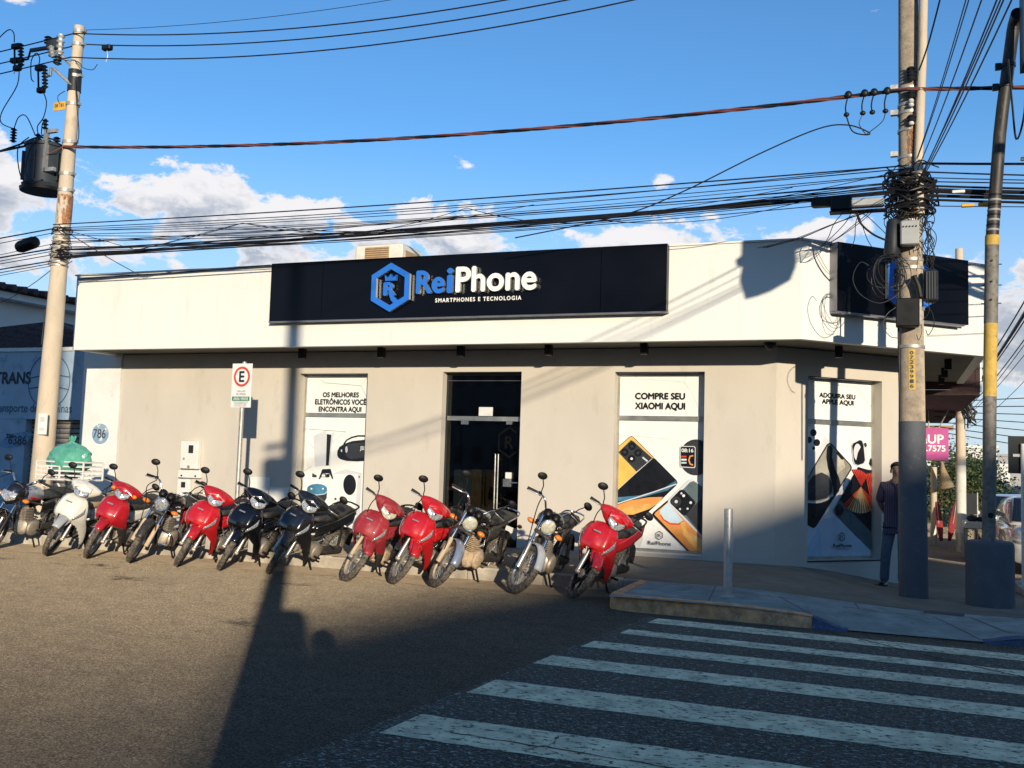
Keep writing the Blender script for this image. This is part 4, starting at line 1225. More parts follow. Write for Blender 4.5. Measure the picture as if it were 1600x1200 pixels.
p4.shape('print_lens', [(0.378, 1.684), (0.374, 1.666), (0.364, 1.65), (0.348, 1.637), (0.328, 1.63), (0.308, 1.63), (0.288, 1.635), (0.272, 1.647), (0.262, 1.662), (0.258, 1.68), (0.261, 1.698), (0.272, 1.715), (0.287, 1.727), (0.307, 1.734), (0.328, 1.735), (0.347, 1.729), (0.363, 1.718), (0.374, 1.702)], 'filmblack')
p4.shape('print_lens', [(0.287, 1.602), (0.285, 1.593), (0.28, 1.585), (0.273, 1.58), (0.264, 1.576), (0.254, 1.576), (0.245, 1.579), (0.237, 1.584), (0.232, 1.591), (0.23, 1.6), (0.232, 1.608), (0.237, 1.616), (0.244, 1.622), (0.254, 1.625), (0.263, 1.626), (0.273, 1.623), (0.28, 1.617), (0.285, 1.61)], 'filmblack')
p4.shape('print_phone', [(0.092, 1.098), (0.501, 1.663), (0.552, 1.69), (0.597, 1.671), (0.954, 1.377), (0.977, 1.334), (0.961, 1.294), (0.31, 0.465), (0.26, 0.443), (0.2, 0.466), (0.098, 0.51)], 'filmblack')
p4.shape('print_screen', [(0.092, 1.073), (0.514, 1.646), (0.556, 1.665), (0.597, 1.646), (0.938, 1.364), (0.951, 1.329), (0.935, 1.298), (0.635, 0.912), (0.47, 0.831), (0.313, 0.8), (0.095, 0.828)], 'filmbeige')
p4.shape('print_glow', [(0.575, 1.65), (0.671, 1.588), (0.746, 1.51), (0.817, 1.436), (0.85, 1.337), (0.658, 1.207), (0.625, 1.356), (0.598, 1.506)], 'filmcreamy')
p4.shape('print_glow', [(0.514, 1.644), (0.572, 1.655), (0.61, 1.606), (0.599, 1.481), (0.644, 1.332), (0.729, 1.183), (0.762, 1.084), (0.73, 0.978), (0.635, 0.895), (0.621, 1.032), (0.575, 1.181), (0.517, 1.329), (0.49, 1.478), (0.496, 1.578)], 'filmblack')
p4.shape('print_glow', [(0.093, 1.024), (0.247, 1.199), (0.403, 1.252), (0.53, 1.205), (0.608, 1.081), (0.602, 0.969), (0.501, 0.876), (0.312, 0.842), (0.094, 0.852)], 'filmdark')
p4.shape('print_glow', stroke([(0.095, 0.823), (0.25, 0.814), (0.391, 0.821), (0.517, 0.861), (0.615, 0.932)], 0.0248), 'filmgrey')
p4.shape('print_notch', [(0.675, 1.538), (0.688, 1.561), (0.713, 1.564), (0.814, 1.482), (0.817, 1.457), (0.795, 1.446), (0.766, 1.455)], 'filmblack')
p4.shape('print_watch', [(0.959, 1.668), (0.985, 1.707), (1.126, 1.759), (1.182, 1.751), (1.215, 1.714), (1.268, 1.652), (1.269, 1.448), (1.21, 1.39), (1.085, 1.362), (1.019, 1.378), (0.99, 1.428)], 'filmgrey')
p4.shape('print_watch', [(0.972, 1.655), (0.998, 1.694), (1.123, 1.747), (1.165, 1.733), (1.192, 1.675), (1.223, 1.447), (1.193, 1.403), (1.085, 1.372), (1.029, 1.391), (1.006, 1.436)], 'filmblack')
p4.shape('print_dial', [(1.153, 1.567), (1.151, 1.534), (1.143, 1.503), (1.131, 1.477), (1.116, 1.456), (1.098, 1.443), (1.078, 1.438), (1.059, 1.442), (1.04, 1.454), (1.025, 1.474), (1.012, 1.5), (1.005, 1.53), (1.002, 1.563), (1.004, 1.595), (1.012, 1.626), (1.024, 1.653), (1.039, 1.674), (1.057, 1.687), (1.077, 1.692), (1.096, 1.688), (1.115, 1.676), (1.13, 1.656), (1.143, 1.63), (1.15, 1.6)], 'filmgrey')
p4.shape('print_dial', [(1.084, 1.56), (1.159, 1.674), (1.19, 1.446), (1.111, 1.38), (1.052, 1.442)], 'filmblack')
p4.shape('print_crown', [(1.192, 1.695), (1.242, 1.715), (1.262, 1.665), (1.222, 1.638)], 'filmdark')
p4.shape('print_pencil', [(1.329, 1.488), (1.379, 1.43), (1.353, 1.348), (1.303, 1.398)], 'filmblack')
p4.shape('print_tablet_back', [(0.627, 0.703), (0.737, 0.863), (0.984, 0.685), (1.446, 0.332), (1.447, 0.034), (0.669, 0.646)], 'filmgreen')
p4.shape('print_tablet', [(0.738, 0.858), (1.092, 1.347), (1.243, 1.315), (1.443, 1.294), (1.446, 0.307), (0.968, 0.68)], 'filmblack')
p4.shape('print_ray', [(1.139, 1.059), (1.477, 0.777), (1.449, 0.758)], 'filmred')
p4.shape('print_ray', [(1.139, 1.059), (1.438, 0.749), (1.408, 0.733)], 'filmred')
p4.shape('print_ray', [(1.139, 1.059), (1.396, 0.725), (1.363, 0.712)], 'filmred')
p4.shape('print_ray', [(1.139, 1.059), (1.351, 0.705), (1.316, 0.694)], 'filmorange')
p4.shape('print_ray', [(1.139, 1.059), (1.302, 0.688), (1.266, 0.68)], 'filmorange')
p4.shape('print_ray', [(1.139, 1.059), (1.252, 0.675), (1.215, 0.669)], 'filmcream')
p4.shape('print_ray', [(1.139, 1.059), (1.2, 0.666), (1.163, 0.663)], 'filmcream')
p4.shape('print_ray', [(1.139, 1.059), (1.147, 0.661), (1.109, 0.661)], 'filmcream')
p4.shape('print_ray', [(1.139, 1.059), (1.094, 0.664), (1.057, 0.668)], 'filmcream')
p4.shape('print_ray', [(1.139, 1.059), (1.043, 0.672), (1.006, 0.678)], 'filmcream')
p4.shape('print_ray', [(1.139, 1.059), (0.992, 0.683), (0.957, 0.693)], 'filmcream')
p4.shape('print_ray', [(1.139, 1.059), (0.945, 0.699), (0.911, 0.711)], 'filmorange')
p4.shape('print_ray', [(1.139, 1.059), (0.899, 0.718), (0.868, 0.732)], 'filmorange')
p4.shape('print_ray', [(1.139, 1.059), (0.857, 0.74), (0.828, 0.757)], 'filmred')
p4.shape('print_ray', [(1.139, 1.059), (0.819, 0.766), (0.792, 0.784)], 'filmred')
p4.shape('print_ray', [(1.139, 1.059), (0.966, 1.306), (0.991, 1.316)], 'filmred')
p4.shape('print_ray', [(1.139, 1.059), (1.009, 1.309), (1.035, 1.316)], 'filmred')
p4.shape('print_ray', [(1.139, 1.059), (1.051, 1.307), (1.077, 1.312)], 'filmred')
p4.shape('print_ray', [(1.139, 1.059), (1.091, 1.301), (1.116, 1.304)], 'filmred')
p4.shape('print_ray', [(1.139, 1.059), (1.127, 1.292), (1.151, 1.292)], 'filmred')
p4.shape('print_ray', [(1.139, 1.059), (1.16, 1.279), (1.183, 1.278)], 'filmred')
p4.shape('print_ray', [(1.139, 1.059), (1.19, 1.264), (1.21, 1.261)], 'filmred')
p4.shape('print_ray', [(1.139, 1.059), (1.214, 1.247), (1.233, 1.242)], 'filmred')
p4.shape('print_ray', [(1.139, 1.059), (1.235, 1.228), (1.252, 1.222)], 'filmred')
p4.shape('print_ray', [(1.217, 1.243), (1.237, 1.249), (1.331, 0.864), (1.311, 0.859)], 'filmred')
p4.shape('print_ray', [(1.247, 1.249), (1.267, 1.254), (1.361, 0.864), (1.341, 0.859)], 'filmred')
p4.shape('print_ray', [(1.277, 1.255), (1.297, 1.26), (1.391, 0.865), (1.371, 0.859)], 'filmred')
p4.shape('print_ray', [(1.307, 1.26), (1.326, 1.266), (1.421, 0.865), (1.401, 0.86)], 'filmred')
p4.shape('print_ray', [(1.336, 1.266), (1.356, 1.272), (1.451, 0.865), (1.431, 0.86)], 'filmred')
p4.shape('print_ray', [(1.366, 1.272), (1.386, 1.277), (1.481, 0.866), (1.461, 0.86)], 'filmred')
p4.shape('print_ray', [(1.396, 1.277), (1.416, 1.283), (1.511, 0.866), (1.491, 0.861)], 'filmred')
p4.shape('print_ray', [(1.426, 1.283), (1.446, 1.289), (1.542, 0.866), (1.521, 0.861)], 'filmred')
p4.shape('print_camera_plate', [(0.655, 0.738), (0.68, 0.778), (0.732, 0.796), (0.803, 0.719), (0.777, 0.654), (0.733, 0.619), (0.675, 0.654)], 'filmblack')
p4.shape('print_lens', [(0.748, 0.739), (0.744, 0.725), (0.734, 0.715), (0.719, 0.711), (0.705, 0.715), (0.694, 0.725), (0.69, 0.738), (0.694, 0.752), (0.704, 0.762), (0.719, 0.766), (0.733, 0.762), (0.744, 0.752)], 'filmdark')
p4.shape('print_logo', stroke([(0.766, 0.38), (0.819, 0.349), (0.82, 0.287), (0.767, 0.256), (0.714, 0.287), (0.714, 0.349), (0.766, 0.38)], 0.0128), 'filmdark')
p4.text('R', 0.770, 0.288, .2, m='filmdark', width=0.064, height=0.057, bold=0)
p4.text('ReiPhone', 0.774, 0.166, .2, m='filmblack', width=0.346, height=0.055, bold=0.005)
p4.shape('print_line', stroke([(0.653, 0.143), (0.897, 0.14)], 0.0064), 'filmdark')
# ---- door: glass leaves under a transom light
def DB(x0, x1, z0, z1, y0, y1):
    return MB().box((x0, y0, z0), (x1, y1, z1))
dx0, dx1 = -6.77, -5.42
yd = D + REC
door = put('door', DB(dx0 + .03, dx1 - .03, 2.10, 2.17, yd - .035, yd + .03), 'alu', shop, smooth=0)
fr = MB().box((dx0, yd - .03, .15), (dx0 + .03, yd + .03, 2.86)).box((dx1 - .03, yd - .03, .15), (dx1, yd + .03, 2.86)).box((dx0, yd - .03, 2.83), (dx1, yd + .03, 2.865))
put('frame', fr, 'darkframe', door, smooth=0)
gl = glass_mat('door_glass', (.42, .45, .47), 0.01)
put('transom_pane', DB(dx0 + .03, dx1 - .03, 2.17, 2.83, yd - .006, yd + .006), gl, door, smooth=0)
put('glass_leaf', DB(dx0 + .03, -6.50, .16, 2.10, yd - .006, yd + .006), gl, door, smooth=0)
put('glass_leaf', DB(-6.49, -5.68, .16, 2.10, yd - .012, yd + .0), gl, door, smooth=0)
put('glass_leaf', DB(-5.67, dx1 - .03, .16, 2.10, yd - .006, yd + .006), gl, door, smooth=0)
hd = MB()
for xx in (-5.865, -5.815):
    hd.cyl((xx, yd - .075, .72), (xx, yd - .075, 1.58), .013, n=10)
for zz in (.8, 1.5):
    hd.cyl((-5.865, yd - .075, zz), (-5.865, yd - .01, zz), .009, n=8).cyl((-5.815, yd - .075, zz), (-5.815, yd - .01, zz), .009, n=8)
put('handle', hd, 'steel', door)
put('lock', MB().bbox((-5.74, yd - .05, 1.07), (-5.60, yd - .013, 1.20), .006), 'steel', door)
put('lock_cover', MB().bbox((-5.70, yd - .055, 1.20), (-5.60, yd - .013, 1.30), .006), 'metalwhite', door)
put('lock_lever', MB().cyl((-5.62, yd - .06, 1.14), (-5.47, yd - .06, 1.14), .011, n=8), 'steel', door)
put('hinge_plate', MB().box((-6.50, yd - .02, 2.04), (-6.37, yd - .013, 2.10)).box((-5.72, yd - .02, 2.05), (-5.62, yd - .013, 2.10)), 'steel', door, smooth=0)
put('paper_notice', MB().box((-6.20, yd - .012, 2.18), (-5.96, yd - .008, 2.32)), 'paper', door, smooth=0)
pd = Pane((dx0, yd - .016, .15), (1, 0, 0), door)
pd.shape('etched_logo', stroke([(1.11 + .20 * math.sin(R(60 * i)), 1.62 + .235 * math.cos(R(60 * i))) for i in range(7)], .035), mat('etched_grey', (.003, .003, .004), .8, spec=.1))
M['etched'] = MATS['etched_grey']
pd.text('R', 1.11, 1.52, .3, m='etched', width=.15, height=.2, bold=.01)
put('door_head_line', MB().box((dx0 + .03, yd - .05, 2.735), (dx1 - .03, yd - .045, 2.742)), 'signedge', door, smooth=0)
# things seen dimly through the door
t = thing('display_cabinet', (-6.6, 15.6, .16), 'grey and wood cabinet seen dimly through the glass door', 'cabinet')
put('side', MB().box((-6.98, 15.3, .16), (-6.66, 15.8, 1.30)), 'cabinet', t, smooth=0)
put('front', MB().box((-6.655, 15.3, .16), (-6.40, 15.8, 1.31)), 'wood', t, smooth=0)
put('rail', MB().box((-7.3, 15.3, .95), (-6.985, 15.75, .99)), 'cabinet', t, smooth=0)

# ---- sign boards
def logo3d(parent, C, ux, n, k):
    """hexagon emblem with crowned R; C centre on the board, ux reading direction, n outward, k scale"""
    def P(u, v, d): return C + ux * (u * k) + V((0, 0, v * k)) + n * d
    hexo = [(0, .375), (.325, .195), (.325, -.195), (0, -.375), (-.325, -.195), (-.325, .195)]
    d0, d1 = .02, .075
    mb = MB()
    hi = [(u * .74, v * .74) for u, v in hexo]
    for i in range(6):
        j = (i + 1) % 6
        q = [P(*hexo[i], d1), P(*hexo[j], d1), P(*hi[j], d1), P(*hi[i], d1)]
        mb.poly(q)
    e = put('emblem', mb, 'letterblue', parent, smooth=0)
    mb = MB()
    for ring in (hexo, hi):
        for i in range(6):
            j = (i + 1) % 6
            mb.poly([P(*ring[i], d0), P(*ring[j], d0), P(*ring[j], d1 - .001), P(*ring[i], d1 - .001)])
    put('emblem_side', mb, 'mirror_side', e, smooth=0)
    lettering('emblem_letter', 'R', .3, 'letterblue', e, P(-.01, -.13, d1 - .022), ux, (0, 0, 1), .022, .012, 'CENTER', .22 * k, .21 * k, mside='mirror_side')
    cr = [(-.09, .10), (.09, .10), (.10, .19), (.045, .145), (0, .205), (-.045, .145), (-.10, .19)]
    put('crown', MB().prism([P(u, v, d0) for u, v in cr], n * (d1 - d0)), 'letterblue', e, smooth=0)
    tail = [(.02, -.05), (.06, -.14), (.13, -.2), (.22, -.21), (.28, -.16), (.2, -.27), (.09, -.27), (.02, -.2), (-.03, -.08)]
    put('emblem_tail', MB().prism([P(u, v, d0) for u, v in tail], n * (d1 - d0 - .001)), 'letterblue', e, smooth=0)
t = thing('shop_sign', (-6.1, 13.2, 3.585), 'long black sign board lettered ReiPhone in blue and white', 'sign')
for a, b in ((-9.32, -8.362), (-8.355, -3.845), (-3.838, -2.91)):
    put('panel', MB().box((a, F - .14, 3.585), (b, F - .002, 4.515)), 'signblack', t, smooth=0)
put('edge_trim', MB().box((-9.33, F - .143, 3.565), (-2.90, F - .003, 3.583)), 'signedge', t, smooth=0)
YF = F - .14
logo3d(t, V((-7.12, YF, 4.045)), V((1, 0, 0)), V((0, -1, 0)), 1.0)
for st, x0, w, m_ in (('Re', -6.69, .47, 'letterblue'), ('i', -6.185, .105, 'letterblue'), ('Phone', -6.04, 1.27, 'letterwhite')):
    lettering('letters', st, .5, m_, t, (x0, YF - .045, 3.925), (1, 0, 0), (0, 0, 1), .025, .014, 'LEFT', w, {'Re': .355, 'i': .375, 'Phone': .385}[st], mside='mirror_side')
lettering('small_letters', 'SMARTPHONES E TECNOLOGIA', .08, 'letterwhite', t, (-5.705, YF - .006, 3.80), (1, 0, 0), (0, 0, 1), .003, .002, 'CENTER', 1.37, .062, space=1.3)
t = thing('corner_sign', tuple(CF + CX * 1.65 + V((0, 0, 3.585))), 'shorter black sign board with blue hexagon emblem on the cut-off corner', 'sign')
def CP(s, z, d): return CF + CX * s + V((0, 0, z)) + CN * d
put('panel', MB().prism([CP(.47, 3.585, .002), CP(2.83, 3.585, .002), CP(2.83, 4.505, .002), CP(.47, 4.505, .002)], CN * .148), 'signblack', t, smooth=0)
put('edge_trim', MB().prism([CP(.47, 3.56, .004), CP(2.75, 3.56, .004), CP(2.75, 3.582, .004), CP(.47, 3.582, .004)], CN * .15), 'signedge', t, smooth=0)
put('side_trim', MB().prism([CP(.463, 3.585, .004), CP(.467, 3.585, .004), CP(.467, 4.50, .004), CP(.463, 4.50, .004)], CN * .14), 'signedge', t, smooth=0)
logo3d(t, CF + CX * 1.66 + V((0, 0, 4.04)) + CN * .15, CX, CN, 1.2)
# air conditioner on the roof
t = thing('air_conditioner', (-8.7, 15.7, 3.9), 'beige air conditioner with brown grille on the shop roof', 'air conditioner')
put('casing', MB().bbox((-9.2, 15.5, 4.35), (-8.24, 16.3, 5.31), .02), 'acbeige', t)
put('grille', MB().box((-8.98, 15.47, 4.4), (-8.5, 15.499, 5.25)), 'acgrille', t, smooth=0)
for i in range(22):
    put('louvre', MB().box((-8.97, 15.452, 4.42 + i * .038), (-8.51, 15.468, 4.44 + i * .038)), 'acgrille', t, smooth=0)
put('side_grille', MB().box((-8.239, 15.62, 4.45), (-8.225, 16.2, 5.2)), 'acgrille', t, smooth=0)
put('stand', MB().box((-9.15, 15.55, 3.9), (-9.05, 16.25, 4.35)).box((-8.4, 15.55, 3.9), (-8.3, 16.25, 4.35)), 'galv', t, smooth=0)
# meter boxes on the wall
t = thing('meter_box', (-11.58, D, 1.15), 'white electricity meter box with small window on the beige wall', 'meter box')
put('case', MB().bbox((-11.80, D - .10, 1.16), (-11.42, D - .001, 1.66), .012), 'metalwhite', t)
put('dial_window', MB().box((-11.62, D - .104, 1.44), (-11.52, D - .099, 1.58)), 'darkframe', t, smooth=0)
put('seal', MB().lathe((-11.60, D - .1, 1.20), (0, -1, 0), [(0, .028), (.012, .028)], 12), 'galv', t)
put('seal', MB().lathe((-11.71, D - .1, 1.34), (0, -1, 0), [(0, .022), (.012, .022)], 12), 'galv', t)
put('plate', MB().bbox((-11.86, D - .07, 1.00), (-11.37, D - .001, 1.145), .01), 'metalwhite', t)
for x in (-11.77, -11.47):
    put('screw', MB().lathe((x, D - .07, 1.04), (0, -1, 0), [(0, .018), (.008, .018)], 10), 'boxdark', t)
t = thing('breaker_box', (-11.73, D, .7), 'small white breaker box below the meter box', 'box')
put('case', MB().bbox((-11.85, D - .08, .68), (-11.59, D - .001, .985), .01), 'metalwhite', t)
put('switch_window', MB().box((-11.76, D - .084, .83), (-11.67, D - .079, .93)), 'boxdark', t, smooth=0)
put('screw', MB().lathe((-11.66, D - .08, .73), (0, -1, 0), [(0, .018), (.008, .018)], 10), 'boxdark', t)
for i, (x, z) in enumerate([(-10.15, .88), (-9.77, .72)]):
    o = put('wall_cover_plate', MB().bbox((x - .2, D - .02, z - .19), (x + .2, D - .001, z + .19), .004), 'fascia')
    tag(o, ['pale square cover plate on wall right of the sign post', 'pale square cover plate low beside the console window'][i], 'cover plate')

# ------------------------------------------------------------------ neighbour on the left
nb = thing('blue_workshop', (-15.5, 14.4, 0), 'faded blue transport workshop left of the shop with roller shutter', 'building')
YN = 14.30
mb = MB().box((-22, YN, 2.02), (-14.2, YN + .3, 3.30)).box((-22, YN, 0), (-15.6, YN + .3, 2.02))
put('wall', mb, 'bluewall', nb, smooth=0)
put('wall_pier', MB().box((-14.2, YN - .05, .1), (-13.31, YN + .3, 3.28)).box((-14.21, YN + .12, .1), (-13.95, YN + .29, 2.02)), 'palewall', nb, smooth=0)
put('wall_cap', MB().box((-22, YN - .03, 3.30), (-14.2, YN + .3, 3.37)), 'palewall', nb, smooth=0)
put('pier_cap', MB().box((-22, YN - .012, 1.99), (-14.2, YN - .001, 2.025)), 'bluewall', nb, smooth=0)
sh = put('shutter', MB().box((-15.6, YN + .16, .1), (-13.96, YN + .2, 2.02)), 'shuttergap', nb, smooth=0)
for i in range(20):
    z = .14 + i * .094
    m_ = MB()
    rings = []
    for xx in (-15.59, -13.96):
        rings.append([(xx, YN + .158, z + .004), (xx, YN + .135, z + .02), (xx, YN + .122, z + .042), (xx, YN + .135, z + .066), (xx, YN + .158, z + .082)])
    m_.loft(rings, cap=False, closed=False)
    put('slat', m_, 'shutter', sh)
pn = Pane((-18, YN - .003, 0), (1, 0, 0), nb)
pn.text('TRANS', 1.985, 2.66, .3, m='darkink', width=.95, height=.25, bold=.012)
pn.text('Transporte de Máquinas', 2.5, 2.07, .3, m='blueink', width=2.06, height=.22, bold=.003)
pn.shape('globe_ring', stroke([(2.92 + .52 * math.cos(a), 2.72 + .52 * math.sin(a)) for a in [i * math.pi / 18 for i in range(37)]], .02), 'blueink')
pn.shape('globe_ring', stroke([(2.92 + .24 * math.cos(a), 2.72 + .51 * math.sin(a)) for a in [i * math.pi / 18 for i in range(37)]], .02), 'blueink')
pn.shape('globe_ring', stroke([(2.42, 2.78), (2.95, 2.86), (3.42, 2.80)], .02), 'blueink')
pn.shape('globe_ring', stroke([(2.44, 2.58), (2.95, 2.64), (3.43, 2.56)], .02), 'blueink')
pn.shape('smear', oval(2.17, 1.58, .42, .13, 20, 14), 'blueblob')
pn.text('zas', 2.02, 1.62, .16, m='darkink', bold=.004)
pn.text('6386', 2.22, 1.50, .24, m='darkink', bold=.004)
pq = Pane((-14.2, YN - .052, 0), (1, 0, 0), nb)
pq.shape('smear', oval(.50, 1.74, .20, .19, 22), 'blueblob')
pq.text('786', .48, 1.66, .24, m='darkink', width=.30, height=.17, bold=.002)
# low dark tiled roof behind the blue wall
t = thing('tiled_shed', (-18.5, 17, 0), 'low shed with dark hipped tile roof behind the blue wall', 'shed')
put('wall', MB().box((-24, 14.9, 0), (-14.3, 20.8, 3.3)), 'greyhouse', t, smooth=0)
pk = V((-18.4, 17.6, 4.62))
e0 = [(-25, 14.65, 3.2), (-13.6, 14.65, 3.2), (-13.6, 20.6, 3.2), (-25, 20.6, 3.2)]
rp0, rp1 = (-18.95, 18.0, 4.38), (-18.9, 18.0, 4.38)
rf = put('roof', MB().poly([e0[0], e0[1], rp1, rp0]).poly([e0[1], e0[2], rp1]).poly([e0[2], e0[3], rp0, rp1]).poly([e0[3], e0[0], rp0]), 'tile', t, smooth=0)
mb = MB()
for i in range(46):
    f0 = i / 45
    a = V(e0[0]).lerp(V(e0[1]), f0)
    tt = a.x
    if tt < -18.92:
        top = V(e0[0]).lerp(V(rp0), (tt + 25) / 6.05)
    else:
        top = V(e0[1]).lerp(V(rp1), (-13.6 - tt) / 5.3)
    for k in range(9):
        p, q = a.lerp(V((tt, top.y, top.z)), k / 9), a.lerp(V((tt, top.y, top.z)), (k + 1) / 9)
        if (q - p).length > .02:
            mb.tube([p + V((0, 0, .05)), q + V((0, 0, .02))], [.085, .07], 5)
put('tile_course', mb, 'tile', rf, kind='stuff')
put('ridge', MB().tube([e0[1], rp1, rp0, e0[0]], .12, 6).tube([rp1, e0[2]], .12, 6), 'tile', rf)
# grey house beyond
t = thing('grey_house', (-24, 26, 0), 'grey two storey house with tiled eaves rising behind the workshop', 'house')
put('wall', MB().box((-36, 16.5, 0), (-22.9, 42, 5.55)), 'greyhouse', t, smooth=0)
put('eave_board', MB().box((-36, 16.1, 5.42), (-22.45, 42.4, 5.60)), 'palewall', t, smooth=0)
rf = put('roof', MB().prism([(-22.3, 16.0, 5.62), (-29.5, 16.0, 6.25), (-36.5, 16.0, 5.62)], (0, 26.5, 0)), 'tile', t, smooth=0)
mb = MB()
for i in range(70):
    y = 16.1 + i * .36
    mb.tube([(-22.2, y, 5.70), (-29.5, y, 6.33)], .10, 5)
put('tile_course', mb, 'tile', rf, kind='stuff')
# ------------------------------------------------------------------ utility poles
def sag(a, b, s, n=22):
    a, b = V(a), V(b)
    return [a.lerp(b, i / n) - V((0, 0, 4 * s * (i / n) * (1 - i / n))) for i in range(n + 1)]
def smooth_path(pts, k=6):
    pts = [V(p) for p in pts]
    out = []
    for i in range(len(pts) - 1):
        p0, p1, p2, p3 = pts[max(0, i - 1)], pts[i], pts[i + 1], pts[min(len(pts) - 1, i + 2)]
        for j in range(k):
            t = j / k
            out.append(.5 * ((2 * p1) + (p2 - p0) * t + (2 * p0 - 5 * p1 + 4 * p2 - p3) * t * t + (3 * p1 - p0 - 3 * p2 + p3) * t ** 3))
    return out + [pts[-1]]
def insulator(mb, p, axis, L, r, sheds):
    prof = [(0, r * .45)]
    for i in range(sheds):
        d = L * (i + .5) / sheds
        prof += [(d - L * .32 / sheds, r * .45), (d, r), (d + L * .1 / sheds, r * .9), (d + L * .2 / sheds, r * .45)]
    prof.append((L, r * .45))
    return mb.lathe(p, axis, prof, 14)
def band(p, r, h=.05):
    return MB().lathe(p, (0, 0, 1), [(0, r + .001), (0, r + .012), (h, r + .012), (h, r + .001)], 20)

# ---- left pole with transformer
PL0, PL1 = V((-12.72, 12.0, .14)), V((-12.50, 12.0, 8.32))
def plp(z):
    return PL0.lerp(PL1, (z - .14) / 8.18)
def plr(z):
    return .178 - (z / 8.32) * .098
PLN, PLK = V((-13.24, 12.5, .14)), 1.0417
def LP(x, y, z):
    'a point beside the left pole, measured on the pole as drawn, moved to where the pole stands'
    return PLN + (V((x, y, z)) - PL0) * PLK
pl = thing('utility_pole', PL0, 'leaning pale concrete utility pole carrying a grey transformer at left', 'utility pole')
put('shaft', MB().tube([plp(z) for z in (.14, 2, 4, 6, 8.32)], [plr(z) for z in (.14, 2, 4, 6, 8.32)], 24), 'concrete', pl)
for z in (5.55, 5.82, 6.35, 6.98, 7.45, 7.98, 8.2):
    put('clamp_band', band(plp(z), plr(z)), 'galv', pl)
    q = plp(z)
    put('clamp_bolt', MB().box((q.x + plr(z) + .005, q.y - .04, z + .005), (q.x + plr(z) + .06, q.y + .03, z + .045)), 'galv', pl, smooth=0)
for z in (4.95, 4.86, 4.78, 4.7, 4.62, 4.55, 4.47, 4.40, 4.33):
    put('strap', band(plp(z), plr(z) + .002, .028), 'galv', pl)
put('rust_stain', MB().tube([plp(z) + V((.03, -.012, 0)) for z in (5.02, 5.2, 5.5)], [plr(5.3)] * 3, 20, cap=False).xf(Matrix.Identity(4)), 'rust', pl)
put('number_plate', MB().poly([plp(3.05) + V((-.085, -.149, 0)), plp(3.05) + V((-.055, -.156, 0)), plp(3.62) + V((-.052, -.150, 0)), plp(3.62) + V((-.08, -.143, 0))]), 'darkink', pl, smooth=0)
put('yellow_plate', MB().box((-12.80, 11.86, 6.88), (-12.56, 11.872, 7.02)), 'yellowtag', pl, smooth=0)
lettering('plate_letters', '08 181', .08, 'darkink', pl, (-12.68, 11.858, 6.93), (1, 0, 0), (0, 0, 1), 0, .002, 'CENTER', .19, .06)
put('paper_notice', MB().box((-12.64, 11.815, 1.62), (-12.46, 11.822, 1.95)), 'paper', pl, smooth=0)
put('notice_print', MB().box((-12.60, 11.811, 1.82), (-12.51, 11.8145, 1.90)).box((-12.61, 11.811, 1.68), (-12.50, 11.8145, 1.73)), 'filmgrey', pl, smooth=0, kind='stuff')
# cross-arm pieces and insulators
put('arm', MB().tube([(-12.52, 11.95, 7.62), (-12.80, 11.9, 7.86), (-12.86, 11.9, 7.9)], .028, 8), 'galv', pl)
put('arm', MB().tube([(-12.50, 11.92, 7.30), (-12.86, 11.88, 7.60), (-12.93, 11.88, 7.62), (-12.93, 11.88, 7.50), (-13.02, 11.88, 7.50)], .026, 8), 'galv', pl)
put('arm', MB().box((-13.42, 11.87, 7.96), (-12.86, 11.92, 8.01)), 'polymer', pl, smooth=0)
put('arm_bracket', MB().bbox((-13.05, 11.84, 7.93), (-12.78, 11.98, 8.10), .02), 'polymer', pl)
for x, y, z, ax, c, L_ in [(-12.74, 11.86, 7.82, (0, 0, 1), 'porcelain', .34), (-12.62, 12.1, 7.86, (0, 0, 1), 'porcelain', .32), (-12.86, 11.84, 7.78, (-.3, 0, 1), 'porcelain', .2), (-12.80, 11.88, 7.66, (0, 0, 1), 'polymer', .15), (-13.05, 11.9, 8.04, (0, 0, 1), 'polymer', .14)]:
    put('insulator', insulator(MB(), (x, y, z), ax, L_, .068, max(3, int(L_ / .075))), c, pl)
put('strap_plate', MB().lathe(plp(7.22), (0, 0, 1), [(0, plr(7.2) + .014), (.36, plr(7.5) + .014)], 20, cap=False), 'boxdark', pl)
for (x, z) in ((-13.66, 7.86), (-13.10, 7.42)):
    fz = insulator(MB(), (x + .07, 11.88, z - .13), (-.12, 0, 1), .40, .052, 7)
    fc = put('fuse_cutout', fz, 'polymer', pl)
    put('fuse_tube', MB().tube([(x - .09, 11.86, z + .22), (x - .05, 11.86, z - .14)], .016, 8), 'black', fc)
    put('fuse_contact', MB().bbox((x - .15, 11.83, z + .18), (x + .03, 11.92, z + .27), .015), 'black', fc)
    put('fuse_hinge', MB().bbox((x - .08, 11.83, z - .20), (x + .06, 11.92, z - .11), .015), 'black', fc)
put('fuse_arm', MB().tube([(-13.42, 11.89, 7.98), (-13.46, 11.89, 7.84), (-13.58, 11.89, 7.84)], .018, 6), 'black', pl)
